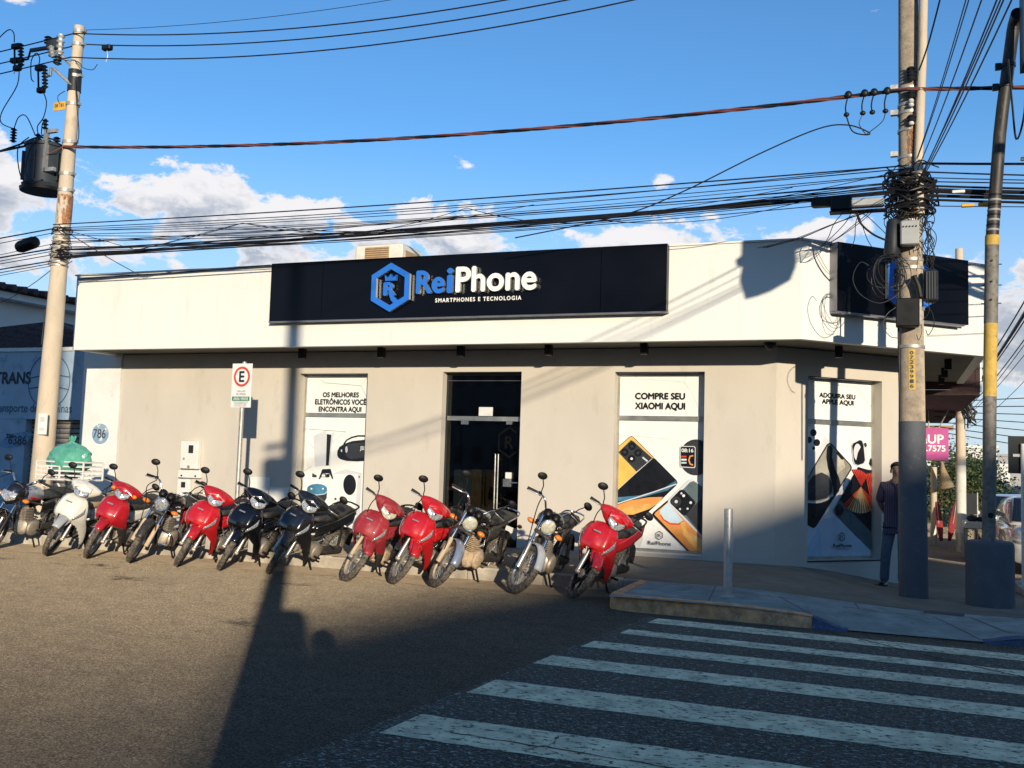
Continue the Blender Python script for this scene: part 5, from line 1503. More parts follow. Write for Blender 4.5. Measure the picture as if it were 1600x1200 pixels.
# transformer
tx, ty = -12.98, 11.93
tr = put('transformer', MB().lathe((tx, ty, 5.62), (0, 0, 1), [(0, .21), (0, .31), (.05, .335), (.06, .30), (.66, .30), (.67, .325), (.72, .325), (.74, .27), (.76, .0)], 26), 'trafo', pl)
put('base_ring', MB().lathe((tx, ty, 5.56), (0, 0, 1), [(0, .30), (0, .35), (.05, .36), (.06, .3)], 26), 'black', tr)
for dx, dy in ((-.12, -.06), (.08, -.1), (.16, .06)):
    put('bushing', insulator(MB(), (tx + dx, ty + dy, 6.36), (0, 0, 1), .17 if dx < 0 else .13, .06, 3), 'black', tr)
for a in range(0, 360, 60):
    c_, s_ = math.cos(R(a)), math.sin(R(a))
    put('cooling_rib', MB().box((-.006, .30, 5.72), (.006, .345, 6.2)).xf(Matrix.Translation((tx, ty, 0)) @ Matrix.Rotation(R(a + 200), 4, 'Z')), 'trafo', tr, smooth=0)
br = MB()
for z in (5.83, 6.46):
    br.box((-12.75, 11.70, z), (-12.55, 11.76, z + .06))
br.box((-12.80, 11.70, 5.83), (-12.73, 11.76, 6.52))
put('transformer_bracket', br, 'galv', pl, smooth=0, kind='stuff')
put('arrester', insulator(MB(), (-13.68, 11.9, 6.45), (0, 0, 1), .24, .055, 5), 'black', pl)
put('arrester', insulator(MB(), (-12.80, 11.72, 6.52), (0, 0, 1), .18, .05, 3), 'black', pl)
def jumper(parent, pts, r=.009, m='cable'):
    return put('jumper_wire', MB().tube(smooth_path(pts), r, 6), m, parent)
jumper(pl, [(-13.63, 11.88, 7.68), (-13.66, 11.88, 7.4), (-13.95, 11.88, 7.0), (-13.95, 11.88, 6.8), (-13.68, 11.9, 6.68)])
jumper(pl, [(-13.08, 11.86, 7.28), (-12.96, 11.86, 7.05), (-13.0, 11.86, 6.8), (-13.12, 11.86, 6.65), (-13.10, 11.88, 6.5)])
jumper(pl, [(-13.68, 11.9, 6.68), (-13.55, 11.86, 6.85), (-13.38, 11.86, 6.85), (-13.16, 11.86, 6.52)])
jumper(pl, [(-13.0, 11.84, 6.5), (-12.95, 11.8, 6.66), (-12.83, 11.76, 6.70), (-12.80, 11.72, 6.62)])
jumper(pl, [(-13.75, 11.85, 8.15), (-13.78, 11.85, 8.32), (-13.92, 11.85, 8.38), (-14.2, 11.85, 8.2)])
jumper(pl, [(-13.18, 11.85, 7.65), (-13.16, 11.85, 7.80), (-13.24, 11.85, 7.9), (-13.34, 11.85, 7.78), (-13.32, 11.85, 7.5), (-13.26, 11.85, 7.42)])
jumper(pl, [(-12.42, 11.9, 7.38), (-12.34, 11.9, 6.9), (-12.27, 11.9, 6.5), (-12.30, 11.9, 6.32), (-12.46, 11.9, 6.26)])
jumper(pl, [(-12.44, 11.9, 7.68), (-12.25, 11.9, 7.55), (-12.06, 11.9, 7.5), (-11.97, 11.9, 7.58)], .006)
jumper(pl, [(-13.9, 11.8, 6.28), (-13.3, 11.7, 6.32), (-12.9, 11.7, 6.40), (-12.55, 11.8, 6.34)], .014)
jumper(pl, [(-13.0, 11.6, 6.38), (-13.2, 11.58, 6.2), (-13.12, 11.6, 5.75), (-12.9, 11.6, 5.62), (-12.75, 11.7, 5.7)])
jumper(pl, [(-12.8, 11.6, 6.35), (-12.95, 11.58, 6.15), (-13.0, 11.58, 5.8), (-12.85, 11.6, 5.66)])
jumper(pl, [(-12.5, 11.86, 6.28), (-12.75, 11.72, 6.1), (-12.95, 11.62, 6.02)], .008, 'cablered')
jumper(pl, [(-12.60, 11.88, 7.2), (-12.72, 11.86, 7.12), (-12.68, 11.86, 7.0), (-12.62, 11.87, 6.98)], .006)
for i in range(16):
    z = rnd.uniform(4.35, 5.0)
    a = rnd.uniform(0, 6.28)
    q = plp(z)
    pts = [q + V((math.cos(a + j * .9) * (plr(z) + rnd.uniform(.01, .07)), math.sin(a + j * .9) * (plr(z) + rnd.uniform(.01, .06)), rnd.uniform(-.06, .06))) for j in range(7)]
    jumper(pl, pts, .005)
pl.location = PLN
pl.scale = (PLK,) * 3
# splice closure hanging on the cables to the left of the pole
o = put('splice_closure', MB().lathe(LP(-13.42, 11.9, 4.66), (1, 0, .22), [(0, .05), (.02, .085), (.08, .105), (.36, .105), (.42, .085), (.44, .04)], 16), 'black')
tag(o, 'black barrel shaped splice closure hanging left of the transformer pole', 'cable splice')

# ---- right pole
PR = V((.20, 12.78, .0))
def prp(z): return V((.20 - .008 * z, 12.78, z))
def prr(z): return .165 - .0068 * z
pr = thing('utility_pole', PR, 'stout grainy concrete utility pole painted grey-blue below with a tangle of cables', 'utility pole')
put('shaft', MB().tube([prp(z) for z in (2.11, 4, 6, 9.2)], [prr(z) for z in (2.11, 4, 6, 9.2)], 28), 'concretegrey', pr)
put('painted_base', MB().tube([prp(z) for z in (-.1, 1, 2.11)], [prr(z) + .002 for z in (-.1, 1, 2.11)], 28), 'poleblue', pr)
put('conduit', MB().tube([(.27, 12.62, 4.6), (.255, 12.62, 5.3), (.30, 12.62, 6.6), (.34, 12.62, 9.0)], .052, 12), 'concrete', pr)
put('conduit', MB().tube([(.05, 12.62, 2.1), (.03, 12.63, 3.2), (.02, 12.65, 4.2)], .012, 8), 'black', pr)
def half_label(z0, z1, m, parent, dz=.0):
    rr = []
    for z in (z0, z1):
        q = prp(z)
        rr.append([q + V((math.sin(a) * (prr(z) + .003 + dz), -math.cos(a) * (prr(z) + .003 + dz), 0)) for a in [R(-14 + k * 6) for k in range(6)]])
    return put('number_strip', MB().loft(rr, cap=False, closed=False), m, parent)
ns = half_label(2.48, 2.97, 'yellow', pr)
for i, ch in enumerate('07239916'):
    z = 2.905 - i * .057
    lettering('digit', ch, .08, 'darkink', ns, prp(z) + V((.0, -prr(z) - .006, 0)), (1, 0, 0), (0, 0, 1), 0, .002, 'CENTER', .042, .044)
for z in (2.99, 3.45, 3.95, 4.05, 4.28, 4.42, 4.52, 5.18, 5.32, 5.66, 5.88, 5.98, 6.18):
    put('clamp_band', band(prp(z), prr(z), .035), 'galv', pr)
for z in (5.92, 6.24, 5.4):
    q = prp(z)
    put('clamp_bolt', MB().box((q.x - prr(z) - .09, q.y - .05, z - .03), (q.x - prr(z) - .005, q.y + .02, z + .03)), 'galv', pr, smooth=0)
for z in (6.38, 6.30, 6.08, 5.78):
    q = prp(z)
    put('insulator', MB().lathe((q.x + .02, q.y - prr(z) - .05, z - .04), (0, 0, 1), [(0, .035), (.02, .055), (.04, .03), (.06, .055), (.08, .035)], 14), 'boxdark', pr)
for z in (5.95, 6.0, 5.72):
    q = prp(z)
    put('insulator', MB().lathe((q.x + .02, q.y - prr(z) - .05, z - .02), (0, 0, 1), [(0, .025), (.02, .035), (.04, .025)], 12), 'porcelain', pr)
put('rust_stain', MB().tube([prp(z) + V((.03, -.012, 0)) for z in (5.0, 5.4, 5.75)], [prr(5.4)] * 3, 20, cap=False), 'rust', pr)
# equipment boxes on the pole
bx1 = put('terminal_box', MB().bbox((.05, 12.46, 4.20), (.26, 12.60, 4.50), .015), 'boxgrey', pr)
for i in range(5):
    put('cable_gland', MB().lathe((.085 + i * .035, 12.458, 4.42), (0, -1, 0), [(0, .009), (.012, .009)], 8), 'boxdark', bx1)
put('terminal_box', MB().tube([(-.05, 12.6, 4.10), (-.045, 12.6, 4.14), (-.03, 12.6, 4.52), (-.03, 12.6, 4.55)], [.075, .095, .075, .05], 12), 'boxdark', pr)
tb = put('terminal_box', MB().bbox((.31, 12.55, 3.52), (.47, 12.70, 3.92), .03), 'boxdark', pr)
for i in range(4):
    put('rib', MB().box((.335 + i * .03, 12.537, 3.56), (.347 + i * .03, 12.549, 3.88)), 'polymer', tb, smooth=0)
put('box_bracket', MB().tube([(.20, 12.56, 3.84), (.25, 12.55, 3.7), (.27, 12.55, 3.58)], .035, 8), 'black', pr)
put('terminal_box', MB().bbox((.0, 12.44, 3.22), (.26, 12.60, 3.56), .012), 'black', pr)
put('box_rail', MB().box((.262, 12.45, 3.24), (.285, 12.55, 3.54)), 'galv', pr, smooth=0)
put('rust_tag', MB().box((.18, 12.595, 4.60), (.25, 12.602, 4.70)), 'rust', pr, smooth=0)
# the tangle where all cables meet the pole
mb = MB()
for i in range(120):
    z = rnd.choice([rnd.gauss(4.88, .09), rnd.gauss(4.75, .12), rnd.gauss(5.02, .06)])
    a = rnd.uniform(2.6, 6.8)
    r0 = prr(z) + rnd.uniform(.0, .16)
    n_ = rnd.randint(5, 9)
    st = rnd.uniform(.25, .7) * rnd.choice((-1, 1))
    pts = [prp(z) + V((math.cos(a + j * st) * (r0 + rnd.uniform(-.03, .05)), math.sin(a + j * st) * (r0 + rnd.uniform(-.03, .05)), rnd.uniform(-.05, .05) + j * rnd.uniform(-.015, .015))) for j in range(n_)]
    mb.tube(smooth_path(pts, 3), rnd.choice((.006, .008, .011)), 5)
put('wire_tangle', mb, 'cable', pr, kind='stuff')
mb = MB()
for i in range(26):
    z0 = rnd.uniform(4.3, 4.85)
    a = rnd.uniform(2.9, 6.4)
    pts = [prp(z0) + V((math.cos(a) * .2, math.sin(a) * .2, 0))]
    for j in range(4):
        pts.append(prp(z0 - .13 * (j + 1)) + V((math.cos(a + rnd.uniform(-.4, .4)) * rnd.uniform(.17, .30), math.sin(a) * .2, rnd.uniform(-.04, .04))))
    mb.tube(smooth_path(pts, 4), .005, 5)
put('hanging_wires', mb, 'cable', pr, kind='stuff')
# coils of spare cable beside the pole
for i in range(6):
    c_ = V((-.08 + rnd.uniform(-.05, .05), 12.50 + rnd.uniform(-.03, .03), 3.86 + rnd.uniform(-.05, .05)))
    a_, b_ = rnd.uniform(.11, .22), rnd.uniform(.16, .30)
    tl = rnd.uniform(-.35, .1)
    pts = [c_ + V((a_ * math.cos(t) * 1.0 + tl * b_ * math.sin(t), .04 * math.sin(t * 2 + i), b_ * math.sin(t))) for t in [k * 2 * math.pi / 24 for k in range(25)]]
    put('cable_coil', MB().tube(pts, .0045, 5), rnd.choice(['cable', 'cable', 'boxdark']), pr)
for pts in ([(.03, 12.45, 3.6), (-.18, 12.42, 3.5), (-.40, 12.42, 3.62), (-.48, 12.42, 3.82), (-.40, 12.42, 4.0), (-.3, 12.42, 3.96)],
            [(.0, 12.45, 3.45), (-.1, 12.42, 3.36), (-.14, 12.42, 3.22), (-.06, 12.42, 3.1), (.02, 12.42, 3.08)],
            [(.27, 12.5, 3.5), (.38, 12.5, 3.42), (.42, 12.5, 3.25), (.36, 12.5, 3.12), (.33, 12.5, 3.18)],
            [(.3, 12.5, 3.55), (.36, 12.5, 3.5), (.36, 12.5, 3.38), (.3, 12.5, 3.3)],
            [(.24, 12.5, 4.4), (.36, 12.5, 4.34), (.38, 12.5, 4.24), (.3, 12.5, 4.2)],
            [(.2, 12.5, 4.75), (.34, 12.5, 4.5), (.36, 12.5, 4.2), (.33, 12.5, 3.95)],
            [(-.55, 12.55, 4.7), (-.35, 12.5, 4.6), (-.2, 12.5, 4.45), (-.1, 12.55, 4.35)]):
    put('loose_wire', MB().tube(smooth_path(pts), .005, 5), 'boxdark', pr)

# ---- painted pipe column standing in a concrete drum
pc = thing('pipe_column', (.95, 11.83, .0), 'tall leaning steel pipe with yellow bands set in a dark concrete drum', 'post')
PPTS = [(.94, 11.83, .74), (.96, 11.83, 2.49), (.99, 11.83, 4.04), (1.08, 11.83, 5.3), (1.22, 11.83, 6.43)]
def ppp(z):
    for a, b in zip(PPTS, PPTS[1:]):
        if z <= b[2] or b is PPTS[-1]:
            t = (z - a[2]) / (b[2] - a[2])
            return V(a).lerp(V(b), t)
def pipe(z0, z1, r, m, name='pipe_section'):
    n = max(2, int((z1 - z0) / .25) + 1)
    zz = [z0 + (z1 - z0) * i / (n - 1) for i in range(n)]
    return put(name, MB().tube([ppp(z) for z in zz], r, 20), m, pc)
pipe(.6, 2.15, .068, 'pipegrey')
pipe(2.151, 2.30, .0685, 'pipegrey')
pipe(2.30, 3.10, .069, 'yellow', 'yellow_band')
pipe(3.10, 3.96, .071, 'pipegrey')
pipe(3.96, 4.07, .073, 'yellow', 'yellow_band')
pipe(4.07, 4.9, .0665, 'pipedark')
pipe(4.9, 6.36, .0660, 'pipedark')
put('pipe_elbow', MB().tube([ppp(6.35), (1.222, 11.81, 6.42), (1.235, 11.74, 6.47), (1.24, 11.66, 6.48)], [.066, .067, .067, .068], 20, cap=False), 'pipedark', pc)
put('pipe_mouth', MB().lathe((1.239, 11.70, 6.478), (.05, -1, .1), [(0, .064), (.02, .064)], 18), 'black', pc)
put('drum', MB().lathe((.95, 11.83, -.12), (0, 0, 1), [(0, .245), (.1, .243), (.80, .240), (.845, .235), (.865, .21), (.86, .0)], 32), 'poleblue', pc)
put('access_hole', MB().lathe((.955, 11.83 - .071, 1.02), (0, 1, 0), [(0, .03), (.004, .03)], 14), 'black', pc)
for z in (3.35, 3.55, 3.78):
    q = ppp(z)
    put('bolt', MB().lathe((q.x - .005, q.y - .07, z), (0, -1, 0), [(0, .011), (.012, .011)], 8), 'black', pc)
    put('bolt', MB().cyl((q.x - .1, q.y, z - .03), (q.x + .1, q.y, z - .03), .006, n=6), 'black', pc)
for z in (5.72, 5.95):
    q = ppp(z)
    put('clamp', MB().lathe((q.x, q.y, z), (0, 0, 1), [(0, .067), (0, .078), (.04, .078), (.04, .067)], 18), 'boxdark', pc)
    put('clamp_bolt', MB().box((q.x - .13, q.y - .03, z - .02), (q.x - .07, q.y + .02, z + .05)), 'boxdark', pc, smooth=0)
for i in range(8):
    z = 4.12 + i * .055
    put('strap', MB().lathe(ppp(z), (0, 0, 1), [(0, .067), (.012, .07), (.024, .067)], 16), 'black' if i % 2 else 'cablegrey', pc)
pc.location = (.99, 12.4, -.02)
pc.scale = (1.048,) * 3
# dark sign back fixed to the pipe's far side, at the frame's right edge
o = thing('dark_sign_board', (1.42, 11.9, 6.0), 'dark board hung high beside the pipe mouth at the right edge', 'sign')
put('board', MB().box((1.31, 11.84, 6.05), (1.36, 12.2, 7.1)), 'boxdark', o, smooth=0)
put('hanger', MB().tube(smooth_path([(1.16, 11.86, 6.1), (1.2, 11.9, 5.6), (1.24, 11.9, 5.2), (1.32, 11.9, 5.5), (1.34, 11.9, 6.06)]), .012, 6), 'black', o)

# ---- cables
def cable(label, group, pts, r=.009, m='cable', name='overhead_cable'):
    o = put(name, MB().tube(pts, r, 5), m)
    tag(o, label, 'cable', group)
    return o
LA, RA = V((-12.56, 11.9, 0)), V((.15, 12.62, 0))
def span(zl, zr, s, r, lab='thin black cable in the sagging bundle between the two poles', grp='bundle of cables between the poles', ly=0.0, ry=0.0, m='cable'):
    cable(lab, grp, sag(LP(LA.x, LA.y + ly, zl), (RA.x, RA.y + ry, zr), s, 30), r, m)
for zl, zr, s, r in [(4.97, 5.22, .05, .010), (4.95, 5.16, .08, .007), (4.86, 5.10, .10, .006), (4.82, 5.02, .12, .006), (4.74, 4.98, .06, .007), (4.70, 4.93, .14, .006), (4.66, 4.93, .04, .006),
                     (4.58, 4.92, .05, .013), (4.57, 4.90, .10, .011), (4.54, 4.88, .13, .007), (4.47, 4.90, .01, .009), (4.46, 4.90, .03, .014), (4.44, 4.89, .08, .010), (4.45, 4.87, .0, .008), (4.60, 5.0, .2, .006), (4.84, 4.92, .2, .006), (4.90, 5.08, .18, .005), (4.78, 5.0, .22, .005), (4.62, 4.97, .15, .006), (4.52, 4.95, .09, .007), (4.50, 4.86, .05, .012), (4.64, 4.90, .2, .005), (4.56, 4.84, .12, .006), (4.92, 5.2, .12, .006)]:
    span(zl, zr, s, r, ly=rnd.uniform(-.12, .12), ry=rnd.uniform(-.1, .1))
# lighter service wires weaving through the bundle
for a, b, s in [(LP(-12.5, 11.9, 4.42), (-5.6, 12.3, 4.86), -.02), ((-10.0, 12.3, 4.95), (-3.4, 12.5, 4.72), .10), ((-11.4, 12.3, 4.64), (-9.3, 12.3, 4.98), 0), ((-9.3, 12.3, 4.98), (-6.2, 12.4, 4.68), .05), ((-8.2, 12.3, 4.70), (-4.6, 12.4, 4.98), .05), ((-5.2, 12.4, 4.72), (-1.2, 12.5, 5.0), .08), ((-3.0, 12.5, 4.76), (.1, 12.6, 5.15), .06), (LP(-12.4, 11.9, 4.9), (-11.3, 12.3, 4.66), .0), ((-9.3, 12.3, 4.98), (-7.2, 12.3, 4.68), .04), ((-9.3, 12.3, 4.98), (-11.6, 12.3, 4.64), .03), ((-5.6, 12.4, 5.0), (-3.6, 12.5, 4.72), .1), ((-5.6, 12.4, 5.0), (-7.6, 12.3, 4.68), .05), ((-3.6, 12.5, 4.72), (-.9, 12.5, 4.86), .14)]:
    cable('fine black wire crossing through the cable bundle over the shop', 'wires weaving through the bundle', sag(a, b, s, 14), .005)
# twisted supply cable
def twisted(a, b, s, lab):
    t = thing('twisted_supply_cable', a, lab, 'cable')
    base = sag(a, b, s, 150)
    for k, m_ in ((0, 'cable'), (1, 'cablered'), (2, 'cablered'), (3, 'cable')):
        pts = []
        for i, p in enumerate(base):
            ph = i / 150 * (V(b) - V(a)).length * 5.2 + k * math.pi / 2
            pts.append(p + V((0, math.cos(ph) * .016, math.sin(ph) * .016)))
        put('strand', MB().tube(pts, .0115, 5), m_, t)
    return t
twisted(LP(-12.56, 11.88, 6.27), (.12, 12.58, 6.14), .22, 'red and black twisted supply cable above the shop between the poles')
twisted((.12, 12.58, 6.14), (14, 13.3, 6.2), .3, 'red and black twisted supply cable running right from the stout pole')
# tap connectors on the supply cable
for x, dz in ((-.55, 'leftmost'), (-.36, 'second from left'), (-.25, 'third from left'), (-.1, 'rightmost')):
    t = thing('tap_connector', (x, 12.56, 6.05), 'black tap connector on the twisted cable, %s of four' % dz, 'connector', 'tap connectors beside the stout pole')
    put('clamp', MB().ell((x, 12.54, 6.13), .045, .03, .05), 'black', t)
    put('drop', MB().tube(smooth_path([(x, 12.54, 6.12), (x - .03, 12.54, 5.98), (x - .02, 12.54, 5.86)]), .009, 5), 'black', t)
    put('end_cap', MB().ell((x - .02, 12.54, 5.88), .035, .025, .03), 'black', t)
cable('black service drop looping from the tap connectors down to the left', 'service drops', smooth_path([(-.57, 12.54, 5.86), (-.5, 12.52, 5.66), (-.36, 12.52, 5.60), (-.30, 12.52, 5.62), (-.55, 12.52, 5.74), (-.9, 12.5, 5.72), (-1.6, 12.45, 5.45), (-2.6, 12.4, 5.0), (-3.4, 12.4, 4.75), (-4.9, 12.5, 4.56)]), .009)
for x in (-.38, -.12):
    cable('thin black tap wire curling down to the service drop', 'tap wires', smooth_path([(x, 12.54, 5.86), (x - .04, 12.52, 5.74), (-.34, 12.52, 5.60)]), .006)
# three power conductors at the top and a thin earth wire
for wh, zl, zr, s, r, yl in [('uppermost', 8.16, 8.60, .55, .011, 11.9), ('middle', 8.04, 8.45, .55, .011, 12.05), ('lowest', 7.74, 8.25, .55, .011, 11.85)]:
    cable(wh + ' of three power conductors high above the shop', 'high conductors right of the transformer pole', sag(LP(-12.5, yl, zl), (.15, 12.7, zr), s, 30), r)
    cable(wh + ' of three power conductors leaving the transformer pole leftwards', 'high conductors left of the transformer pole', sag(LP(-12.5, yl, zl), (-42, yl + .8, zl + .5), .5, 20), r)
cable('hair thin earth wire above the power conductors', None, sag(LP(-12.44, 12.0, 8.25), (.15, 12.7, 8.95), .45, 30), .005)
for x, z in ((-12.42, 8.23), (-14.5, 8.26)):
    t = thing('line_spacer', (x, 11.95, z), 'black spacer block with hanging link on the conductor %s the transformer pole' % ('right of' if x > -13 else 'left of'), 'spacer')
    put('block', MB().bbox((x - .09, 12.5, z - .045), (x + .09, 12.6, z + .045), .015), 'black', t)
    put('link', MB().tube(smooth_path([(x, 12.55, z - .05), (x + .02, 12.55, z - .15), (x - .01, 12.55, z - .24)]), .007, 5), 'galv', t)
# to the left of the transformer pole
for i, (z, s, r) in enumerate([(4.95, .3, .012), (4.88, .4, .007), (4.62, .3, .014), (4.58, .42, .007), (4.52, .34, .008), (4.42, .3, .012), (4.38, .4, .008), (4.34, .45, .006), (4.7, .5, .006)]):
    cable('black cable leaving the transformer pole to the left', 'cables left of the transformer pole', sag(LP(LA.x, LA.y, z), (-44, 12.8, z + .4), s + .4, 24), r)
cable('black supply cable leaving the transformer to the left', None, sag(LP(-12.7, 11.75, 6.34), (-42, 12.5, 6.8), .55, 20), .02)
cable('thin wire dropping left across the grey house', None, sag(LP(-12.6, 12.0, 4.4), (-22.5, 18, 4.9), .35, 14), .007)
cable('thin wire from the transformer pole down to the shop parapet', None, sag(LP(-12.5, 12.0, 4.9), (-12.3, 13.4, 4.53), .02, 8), .007)
cable('dark cable lying along the parapet top at the left end', None, smooth_path([(-13.45, 13.235, 4.44), (-12.2, 13.23, 4.46), (-11, 13.235, 4.475), (-9.4, 13.2, 4.51)]), .009)
# to the right of the stout pole
for i, (z, zr, s, r) in enumerate([(5.22, 5.3, .3, .016), (5.12, 4.9, .3, .010), (5.05, 5.2, .35, .007), (5.0, 4.8, .2, .008), (4.95, 5.0, .3, .014), (4.9, 5.05, .3, .026), (4.88, 5.2, .4, .012), (4.83, 4.9, .25, .022), (4.78, 4.9, .25, .016), (4.7, 5.0, .2, .006), (4.92, 4.6, .2, .007)]):
    cable('black cable running right from the tangle on the stout pole', 'cables right of the stout pole', sag((.2, 12.6, z), (13, 13.0 + .2 * i, zr), s, 20), r)
for x, z in ((.62, 4.83), (.72, 4.66), (.9, 4.66), (1.35, 5.17)):
    o = put('cable_tag', MB().bbox((x, 12.55, z - .02), (x + .14, 12.6, z + .02), .006), 'yellowtag' if z < 4.7 else 'metalwhite')
    tag(o, 'small pale marker sleeve on a cable right of the stout pole', 'cable tag', 'cable markers')
# fan of wires crossing the street towards the viewer
for i, (z0, x1, z1, r) in enumerate([(5.30, .88, 5.05, .005), (5.28, .93, 5.05, .005), (5.14, 1.12, 5.1, .006), (4.97, 1.30, 5.1, .0065), (4.95, 1.40, 5.08, .0065), (4.93, 1.52, 5.05, .0065), (4.99, 1.46, 5.3, .006)]):
    cable('dark wire fanning up from the stout pole across the street', 'wires crossing the street', sag((.24, 12.62, z0), (x1 + .08, -2.65, z1 + .25), .38, 26), r, 'cable' if i % 2 else 'cablered')
cable('twisted black cable rising beside the conduit of the stout pole', None, smooth_path([(.26, 12.55, 6.35), (.36, 12.2, 6.55), (.5, 11.4, 6.9), (.62, 10.6, 7.2), (1.3, 5, 7.3), (1.42, -2.6, 7.4)]), .010)
# cables along the side street
for i, (x, z, r) in enumerate([(2.0, 4.85, .014), (2.05, 4.7, .022), (2.12, 4.72, .014), (1.95, 4.55, .03), (2.2, 4.5, .012), (2.0, 4.1, .008), (2.3, 4.35, .008), (2.4, 3.95, .007)]):
    cable('black cable running down the side street behind the pipe', 'cables along the side street', sag((x + .15, 11.5, z + .25), (x - .1, 44, z - .9), .45, 24), r)
for i in range(7):
    cable('fine wire against the sky over the side street', 'fine wires over the side street', sag((.9, 26.5, 3.2 - i * .12), (30, 38 + 5 * i, 7 - i * 1.0), .4, 12), .012)
# black splice boxes hanging on the bundle left of the stout pole
t = thing('splice_box', (-.6, 12.55, 4.75), 'pair of long black splice boxes with grey case hanging left of the stout pole', 'splice box')
put('long_case', MB().bbox((-.98, 12.48, 4.74), (-.62, 12.62, 4.86), .02), 'black', t)
put('long_case', MB().bbox((-.75, 12.44, 4.66), (-.50, 12.58, 4.85), .02), 'black', t)
put('grey_case', MB().bbox((-.56, 12.46, 4.70), (-.13, 12.60, 4.80), .015), 'boxgrey', t)
put('case_lip', MB().box((-.76, 12.45, 4.645), (-.12, 12.61, 4.659)), 'black', t, smooth=0)
for i in range(9):
    x0, z0 = rnd.uniform(-.6, -.15), 4.66
    x1, z1 = rnd.choice([(-1.5 - rnd.random() * .2, 4.33), (-.25 - rnd.random() * .3, 4.2 + rnd.random() * .2), (-.9, 4.3)])
    cable('loose drop wire hanging below the splice boxes beside the stout pole', 'loose drop wires', smooth_path([(x0, 12.5, z0), ((x0 * 2 + x1) / 3 + rnd.uniform(-.03, .08), 12.55, z0 - .13), ((x0 + 2 * x1) / 3, 12.7, (z0 + 2 * z1) / 3 - .05), (x1, 12.85, z1)]), .005)
cable('stiff black cable curving from splice boxes to the pole equipment', None, smooth_path([(-.45, 12.5, 4.66), (-.40, 12.5, 4.5), (-.25, 12.5, 4.35), (-.08, 12.5, 4.26)]), .013)

# ------------------------------------------------------------------ parking sign, bollard, refuse basket
SP = V((-9.30, 12.5, .15))
t = thing('parking_sign', SP, 'white parking sign with red-ringed E on a galvanised post', 'sign')
put('post', MB().tube([SP, SP + V((.02, 0, 2.72))], .034, 16), 'galv', t)
pl_ = put('plate', MB().box((-9.46, 12.452, 2.17), (-9.10, 12.462, 2.84)), 'signwhite', t, smooth=0)
pz = Pane((-9.46, 12.452, 2.17), (1, 0, 0), pl_)
pz.shape('ring', oval(.18, .47, .148, .155, 32), 'signred')
pz.shape('disc', oval(.18, .47, .112, .118, 32), 'signwhite')
pz.text('E', .18, .385, .2, m='filmblack', width=.10, height=.17, bold=.006)
pz.shape('green_band', [(.02, .10), (.34, .10), (.34, .165), (.02, .165)], 'signgreen')
pz.text('ÁREA VERDE', .18, .112, .06, m='signwhite', width=.27, height=.052, bold=.001)
pz.text('VEÍCULOS', .18, .235, .04, width=.15, height=.03)
pz.text('DE 2 RODAS', .18, .19, .04, width=.17, height=.026)
for i, s_ in enumerate(('TEMPO DE PERMANÊNCIA DE', 'VAGAS DEMARCADAS', 'USO OBRIGATÓRIO')):
    pz.text(s_, .18, .073 - i * .028, .03, width=.27 if i == 0 else .22, height=.017)
t = thing('bollard', (-1.645, 10.62, .15), 'plain galvanised steel bollard on the concrete corner', 'bollard')
put('post', MB().lathe((-1.645, 10.62, .10), (0, 0, 1), [(0, .046), (.96, .046), (.965, .044), (.966, .036)], 20), 'galv', t)
put('foot_weld', MB().lathe((-1.645, 10.62, .149), (0, 0, 1), [(0, .09), (.012, .075), (.025, .048)], 16), 'kerbplain', t)
BX0, BX1, BY0, BY1, BZ0, BZ1 = -12.50, -11.56, 11.72, 12.12, .985, 1.26
t = thing('refuse_basket', (-12.03, 11.95, .15), 'white metal refuse basket on a post beside the transformer pole', 'basket')
put('post', MB().tube([(-12.03, 11.95, .1), (-12.03, 11.95, .99)], .04, 14), 'metalwhite', t)
for sx in (-1, 1):
    put('brace', MB().tube([(-12.03 + sx * .03, 11.95, .66), (-12.03 + sx * .32, 11.95, .985)], .014, 8), 'metalwhite', t)
fm = MB()
for z in (BZ0, BZ1):
    fm.tube([(BX0, BY0, z), (BX1, BY0, z), (BX1, BY1, z), (BX0, BY1, z), (BX0, BY0, z)], .014, 6)
put('frame', fm, 'metalwhite', t, kind='stuff')
for x in (BX0, (BX0 + BX1) / 2, BX1):
    for y in (BY0, BY1):
        put('upright', MB().box((x - .014, y - .008, BZ0), (x + .014, y + .008, BZ1)), 'metalwhite', t, smooth=0)
for k in range(1, 4):
    z = BZ0 + (BZ1 - BZ0) * k / 4
    for y in (BY0, BY1):
        put('slat', MB().box((BX0, y - .004, z - .012), (BX1, y + .004, z + .012)), 'metalwhite', t, smooth=0)
    for x in (BX0, BX1):
        put('slat', MB().box((x - .004, BY0, z - .012), (x + .004, BY1, z + .012)), 'metalwhite', t, smooth=0)
for k in range(7):
    y = BY0 + .03 + k * .055
    put('floor_slat', MB().box((BX0, y - .008, BZ0 - .006), (BX1, y + .008, BZ0 + .004)), 'metalwhite', t, smooth=0)
put('letters', MB().box((0, 0, 0), (.001, .001, .001)), 'metalwhite', t, smooth=0) if False else None
lettering('letters', 'TIM', .12, 'metalwhite', t, (-12.30, BY0 - .012, 1.085), (1, 0, 0), (0, 0, 1), .003, .003, 'CENTER', .26, .10)
